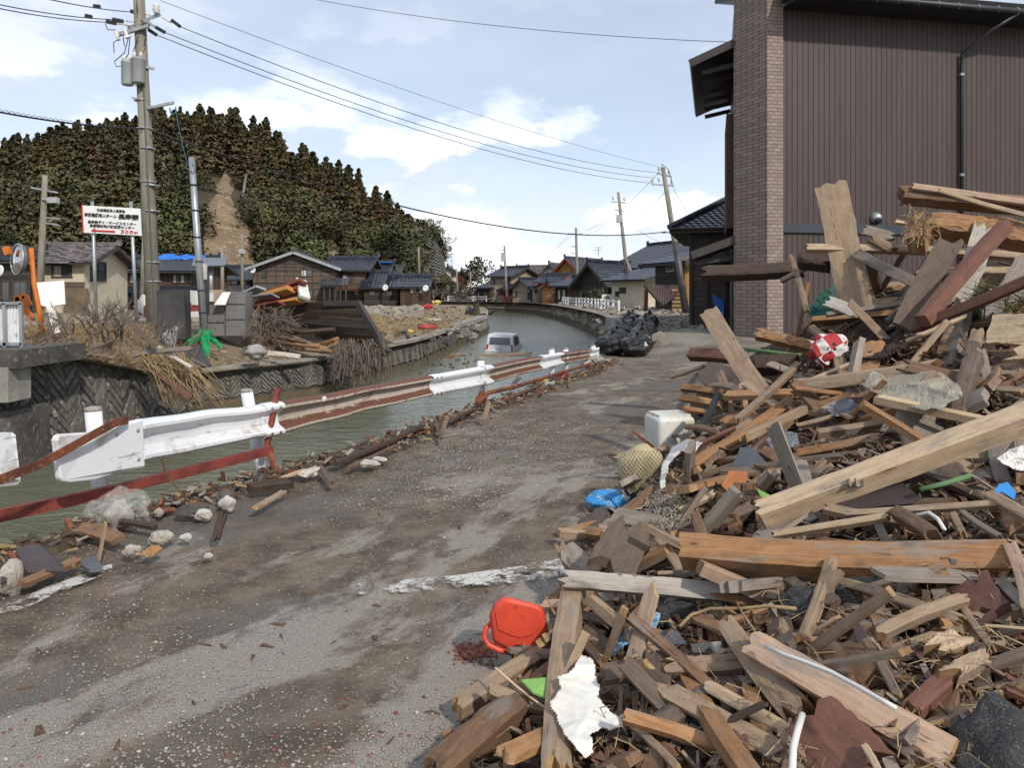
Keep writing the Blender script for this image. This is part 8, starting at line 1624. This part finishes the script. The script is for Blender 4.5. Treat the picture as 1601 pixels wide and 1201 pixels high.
crumple('grey_film', 'grey plastic rubbish tangle below the orange timber', 'plastic film', [(1198, 690), (1215, 672), (1245, 676), (1250, 695), (1225, 706), (1205, 704)], lambda px, py: hit(px, py, .08), 'grey_plastic', .05, 5, 11, freq=9)
crumple('grey_film', 'grey plastic film near the long pale beam end', 'plastic film', [(1290, 635), (1325, 622), (1345, 632), (1330, 650), (1300, 652)], lambda px, py: hit(px, py, .08), 'grey_plastic', .05, 5, 12, freq=9)
for i, (ol, m_, th, l, lf) in enumerate((
    ([(1142, 736), (1158, 700), (1178, 702), (1200, 726), (1192, 748), (1150, 752)], 'grey_slab', .012, 'dark grey roof slate lying in the heap behind the terracotta', .09), ([(1128, 760), (1140, 738), (1168, 738), (1168, 750), (1152, 773), (1135, 768)], 'terracotta', .015, 'broken terracotta piece in the left of the heap', .12), ([(1182, 764), (1206, 776), (1196, 784), (1190, 778)], 'green_panel', .006, 'small bright green scrap above the long pale beam', .12),
    ([(1296, 780), (1330, 752), (1372, 742), (1400, 748), (1450, 788), (1380, 792), (1318, 803)], 'brown_sheet', .012, 'broken dark brown panel below the long pale beam', .13), ([(1546, 782), (1562, 758), (1575, 755), (1588, 770), (1585, 782), (1566, 770)], 'blue_plastic', .01, 'blue plastic scrap at the right of the heap', .14), ([(1340, 970), (1400, 1060), (1375, 1088), (1335, 990)], 'brown_sheet', .008, 'dull brown panel piece between the lower planks', .04), ([(1055, 1070), (1088, 1064), (1078, 1092), (1060, 1095)], 'brown_sheet', .008, 'small maroon panel piece low in the heap', .05), ([(1080, 1010), (1130, 1005), (1125, 1022), (1084, 1024)], 'concrete', .02, 'grey concrete flake above the short tan board', .04), ([(1000, 992), (1060, 990), (1075, 1010), (1002, 1016)], 'grey_slab', .02, 'grey square board flake below the asphalt lump', .05))):
    if i == 0: simple('terracotta', (.42, .155, .055), (.33, .12, .045), 9, .85, bump=.2); simple('blue_plastic', (.05, .26, .62), None, 3, .4, bump=.03)
    c_ = (sum(p[0] for p in ol) / len(ol), sum(p[1] for p in ol) / len(ol)); q = HP(*c_, lf); nv = (hn(q.x, q.y) + (VC - q).normalized()).normalized(); pts = []
    for (x, y) in ol:
        dr = Vector(((x - 800) / F, 1, -(y - HZ) / F)); t_ = (q - VC).dot(nv) / dr.dot(nv); pts.append(VC + dr * t_)
    mb = MB(); mb.prism(pts, th); tag(fix_normals(mb.build('panel_scrap', M[m_])), l, 'panel scrap')
# lumps of asphalt and stone
for i, (px, py, s, sq, m_, l, lf) in enumerate(((1068, 962, .095, (1.25, .8, .65), 'asphalt_black', 'black asphalt lump under the whitened plank', .02), (1290, 955, .12, (1.2, .8, .75), 'asphalt_black', 'grey topped asphalt lump under the pale sloping board', .02), (1598, 1196, .135, (1.0, .9, .9), 'asphalt_black', 'big asphalt lump in the lower right corner', .0), (1020, 1085, .07, (1, .8, 1), 'asphalt_black', 'dark asphalt lump right of the torn white sheet', .02), (1110, 1150, .08, (1.4, .9, .7), 'asphalt_black', 'asphalt lump low between the planks', .01), (1298, 1036, .035, (1, 1, 1), 'stone_pale', 'small pale stone by the pinkish plank', .03), (1380, 915, .10, (1.7, .8, .5), 'asphalt_black', 'asphalt crust under the orange brown beam', .01), (1225, 915, .06, (1.2, .8, .7), 'asphalt_black', 'small asphalt lump below the orange beam', .0))):
    blob('asphalt_lump' if m_ == 'asphalt_black' else 'stone', l, 'asphalt lump' if m_ == 'asphalt_black' else 'stone', HP(px, py, lf) + Vector((0, .03, -.02)), s, m_, i + 90, sq, .32, 4, True, freq=1.3)
# white tank and netted lump
simple('tank_white', (.62, .62, .58), (.52, .50, .43), 2, .45, bump=.1, c3=(.44, .38, .28)); clothmat('lump_yellow', (.42, .36, .21), (.30, .25, .14), 9, .5)
d = hit(1035, 705) ; tk_ = thing('plastic_tank', 'white plastic tank at the left foot of the heap', 'tank', P(1048, 708, d)); d -= .15
mb = MB(); a, b = P(1021, 712, d), P(1084, 653, d); mb.box((a + b) / 2 + Vector((0, .18, 0)), (b.x - a.x, .36, b.z - a.z), Matrix.Rotation(R(12), 3, 'Z')); o = mb.build('body', M['tank_white'], tk_, True); fix_normals(o); bv = o.modifiers.new('bevel', 'BEVEL'); bv.width = .045; bv.segments = 4
mb = MB(); mb.box((a + b) / 2 + Vector((0, .18, (b.z - a.z) * .5)), (.30, .26, .03), Matrix.Rotation(R(12), 3, 'Z')); o = mb.build('lid', M['tank_white'], tk_); fix_normals(o)
d2 = hit(1000, 760) - .1; nl = thing('netted_lump', 'yellowish foam lump wrapped in black net beside the road', 'float', P(1002, 765, d2)); c_ = P(1002, 732, d2); blob('lump', None, None, c_, .17, 'lump_yellow', 101, (1.0, .9, 1.05), .22, 3, False, parent=nl, freq=1.0)
def netmat(name, c):
    t = NT(name); return t.fin(c, .8, 0, .3)
netmat('net_black', (.02, .02, .022)); netmat('net_green', (.01, .13, .095)); netmat('net_brown', (.045, .026, .018)); netmat('twine', (.36, .31, .235)); netmat('rope_white', (.62, .60, .57)); netmat('bamboo_green', (.10, .19, .085))
def net(name, label, outline, depth_fn, mat, r, cell, parent=None, amp=.03, seed=2):
    xs_ = [p[0] for p in outline]; ys_ = [p[1] for p in outline]
    def inside(x, y):
        c = False; j = len(outline) - 1
        for i in range(len(outline)):
            xi, yi = outline[i]; xj, yj = outline[j]
            if (yi > y) != (yj > y) and x < (xj - xi) * (y - yi) / (yj - yi) + xi: c = not c
            j = i
        return c
    mb = MB()
    for dirn in (1, -1):
        k = min(xs_) - (max(ys_) - min(ys_))
        while k < max(xs_) + (max(ys_) - min(ys_)):
            run = []; y = min(ys_)
            while y <= max(ys_):
                x = k + dirn * (y - min(ys_)) * .8 + 3 * mnoise.noise(Vector((k * .05, y * .06, seed)))
                if inside(x, y):
                    p = P(x, y, depth_fn(x, y)); run.append(p + (VC - p).normalized() * amp * abs(mnoise.noise(p * 7 + Vector((seed, 0, 0)))))
                elif len(run) > 1: mb.tube(run, r, 3, cap=False); run = []
                else: run = []
                y += cell * .8
            if len(run) > 1: mb.tube(run, r, 3, cap=False)
            k += cell
    o = mb.build(name, M[mat], parent); return o if parent else tag(o, label, 'net')
net('net', None, [(972, 706), (1030, 700), (1040, 735), (1025, 762), (985, 760), (970, 735)], lambda x, y: d2 - .16 - .03 * math.cos((x - 1002) / 20), 'net_black', .0016, 6, nl, .02)
net('fishing_net', 'green fishing net caught beside the upright plank', [(1262, 482), (1285, 452), (1308, 442), (1312, 490), (1290, 506), (1266, 504)], lambda x, y: hit(x, y, .18) - .08, 'net_green', .006, 3.2, None, .22, 4)
net('fishing_net', 'second layer of the green net beside the upright plank', [(1264, 484), (1290, 455), (1310, 460), (1306, 500), (1270, 505)], lambda x, y: hit(x, y, .14) - .08, 'net_green', .006, 3.4, None, .2, 8)
net('fishing_net', 'dark brown net heaped right of the checkered cushion', [(1300, 520), (1330, 500), (1370, 496), (1412, 505), (1418, 545), (1380, 562), (1330, 562), (1305, 545)], lambda x, y: hit(x, y, .12) - .05, 'net_brown', .0055, 3.4, None, .22, 5)
net('fishing_net', 'lower layer of the dark brown net in the upper heap', [(1305, 525), (1340, 505), (1405, 510), (1410, 550), (1340, 562)], lambda x, y: hit(x, y, .08), 'net_brown', .0055, 3.0, None, .2, 6)
# checkered cushion
def checker():
    t = NT('checker_cloth'); v = t.coord('Object', (8.5, 8.5, 8.5), (R(20), R(30), R(15))); ck = t.n('ShaderNodeTexChecker'); t.set(ck.inputs['Vector'], v); ck.inputs['Scale'].default_value = 1.0; ck.inputs['Color1'].default_value = (.34, .03, .035, 1); ck.inputs['Color2'].default_value = (.55, .52, .50, 1)
    t.bump(t.noise(t.coord('Object'), 18, 5, .6), .4, .01); return t.fin(ck.outputs['Color'], .7, 0, .3)
checker(); dq = hit(1297, 552, .1) - .25; cu_ = thing('checkered_cushion', 'red and white checkered cushion with black buttons', 'cushion', P(1297, 575, dq)); blob('body', None, None, P(1297, 549, dq), .15, 'checker_cloth', 113, (1.05, .55, .82), .42, 4, False, parent=cu_, freq=1.7)
for x, y in ((1303, 538), (1304, 546)): mb = MB(); mb.lathe(P(x, y, dq - .12), [(.012, 0), (.012, .012)], 10, (0, -1, 0)); mb.build('button', M['black_plastic'], cu_)
crumple('cushion_flap', 'red and white striped cloth corner left of the checkered cushion', 'cloth', [(1264, 533), (1274, 534), (1284, 552), (1298, 566), (1296, 572), (1278, 560)], lambda px, py: dq - .06, 'checker_cloth', .02, 4, 14)
# blue patterned cushion
def dotcloth():
    t = NT('blue_dots'); v = t.coord('Object'); a = t.voro(v, 70, 'F1', 'Distance'); st_ = t.wave(v, 3.2, .4, 1, 'DIAGONAL'); col = t.mix(t.ramp(a, .25, .45), (.09, .36, .68), (.025, .19, .46)); col = t.mix(t.math('MULTIPLY', t.ramp(st_, .93, .97), t.ramp(a, .5, .3)), col, (.66, .56, .08)); t.bump(a, -.5, .008); return t.fin(col, .6, 0, .4)
dotcloth(); blob('patterned_cushion', 'blue dotted cushion at the left foot of the heap', 'cushion', HP(952, 790, .02) + Vector((0, .02, .03)), .13, 'blue_dots', 120, (1.25, .9, .55), .22, 4, False, freq=1.2)
# ropes, roots, pipe, bamboo, twine
def strand(name, label, cat, pts, r, mat, lift=.06, n=6, dep=None): mb = MB(); mb.tube([HP(x, y, lift) if dep is None else P(x, y, dep[i]) for i, (x, y) in enumerate(pts)], r, n); return tag(mb.build(name, M[mat], None, True), label, cat)
strand('wire_rope', 'white twisted wire rope lying over the lower planks', 'rope', [(1195, 1010), (1225, 1024), (1260, 1036), (1300, 1052), (1340, 1074), (1378, 1096), (1400, 1108)], .006, 'rope_white', .2); strand('plastic_pipe', 'white plastic pipe standing at the bottom edge of the heap', 'pipe', [(1254, 1118), (1246, 1145), (1240, 1170), (1237, 1230)], .009, 'rope_white', .1, 10)
strand('bare_root', 'pale curved root below the whitened plank', 'root', [(1062, 980), (1080, 962), (1110, 952), (1160, 952), (1200, 948), (1244, 952)], .006, 'straw', .13); strand('bare_root', 'thin root strand hanging down from the curved root', 'root', [(1150, 940), (1162, 962), (1178, 985), (1190, 1005), (1225, 1025)], .004, 'straw', .13)
strand('bamboo_pole', 'short green bamboo pole beside the dark brown panel', 'bamboo', [(1438, 766), (1478, 756), (1516, 744)], .011, 'bamboo_green', .14, 8); strand('bamboo_pole', 'thin green bamboo pole at the far left of the heap', 'bamboo', [(1158, 545), (1200, 550), (1250, 556)], .02, 'bamboo_green', dep=(7.2, 7.0, 6.7))
strand('black_strap', 'black strap hanging over the split logs', 'strap', [(1122, 616), (1112, 640), (1098, 664), (1090, 676)], .03, 'net_black', .25); strand('iron_rod', 'rusty iron rod leaning on the netted lump', 'rod', [(990, 675), (1012, 692), (1038, 712)], .012, 'rust', dep=(6.1, 6.15, 6.2)); strand('white_rope', 'short white rope loop right of the short brown board', 'rope', [(1432, 806), (1452, 802), (1466, 812), (1476, 828)], .008, 'rope_white', .14)
mb = MB(); random.seed(66)
for _ in range(150):
    x, y = random.gauss(1040, 14), random.gauss(792, 20); pts = []
    for k in range(7): pts.append(HP(x, y, .07) + Vector((rnd(-.01, .01), 0, rnd(0, .03)))); x += rnd(-14, 14); y += rnd(-10, 10)
    mb.tube(pts, .0022, 3, cap=False)
tag(mb.build('twine_tangle', M['twine']), 'tangle of pale twine left of the orange brown beam', 'twine')
mb = MB()
for _ in range(120):
    a = P(random.gauss(1436, 10), random.gauss(352, 10), 6.15); v_ = Vector((rnd(-1, 1), rnd(-.6, .2), rnd(-1, .5))).normalized() * rnd(.05, .18); mb.tube([a, a + v_ * .6 + up * rnd(-.02, .04), a + v_], .003, 3, cap=False)
tag(mb.build('frayed_fibres', M['straw']), 'golden fibres fraying from the rotten post end', 'fibres')
blades([(HP(1600, 478, .05), .12), (HP(1606, 500, .05), .12)], 400, .3, 'moss_green', .6, .006, 'green_sprig', 'green sprig at the right picture edge')
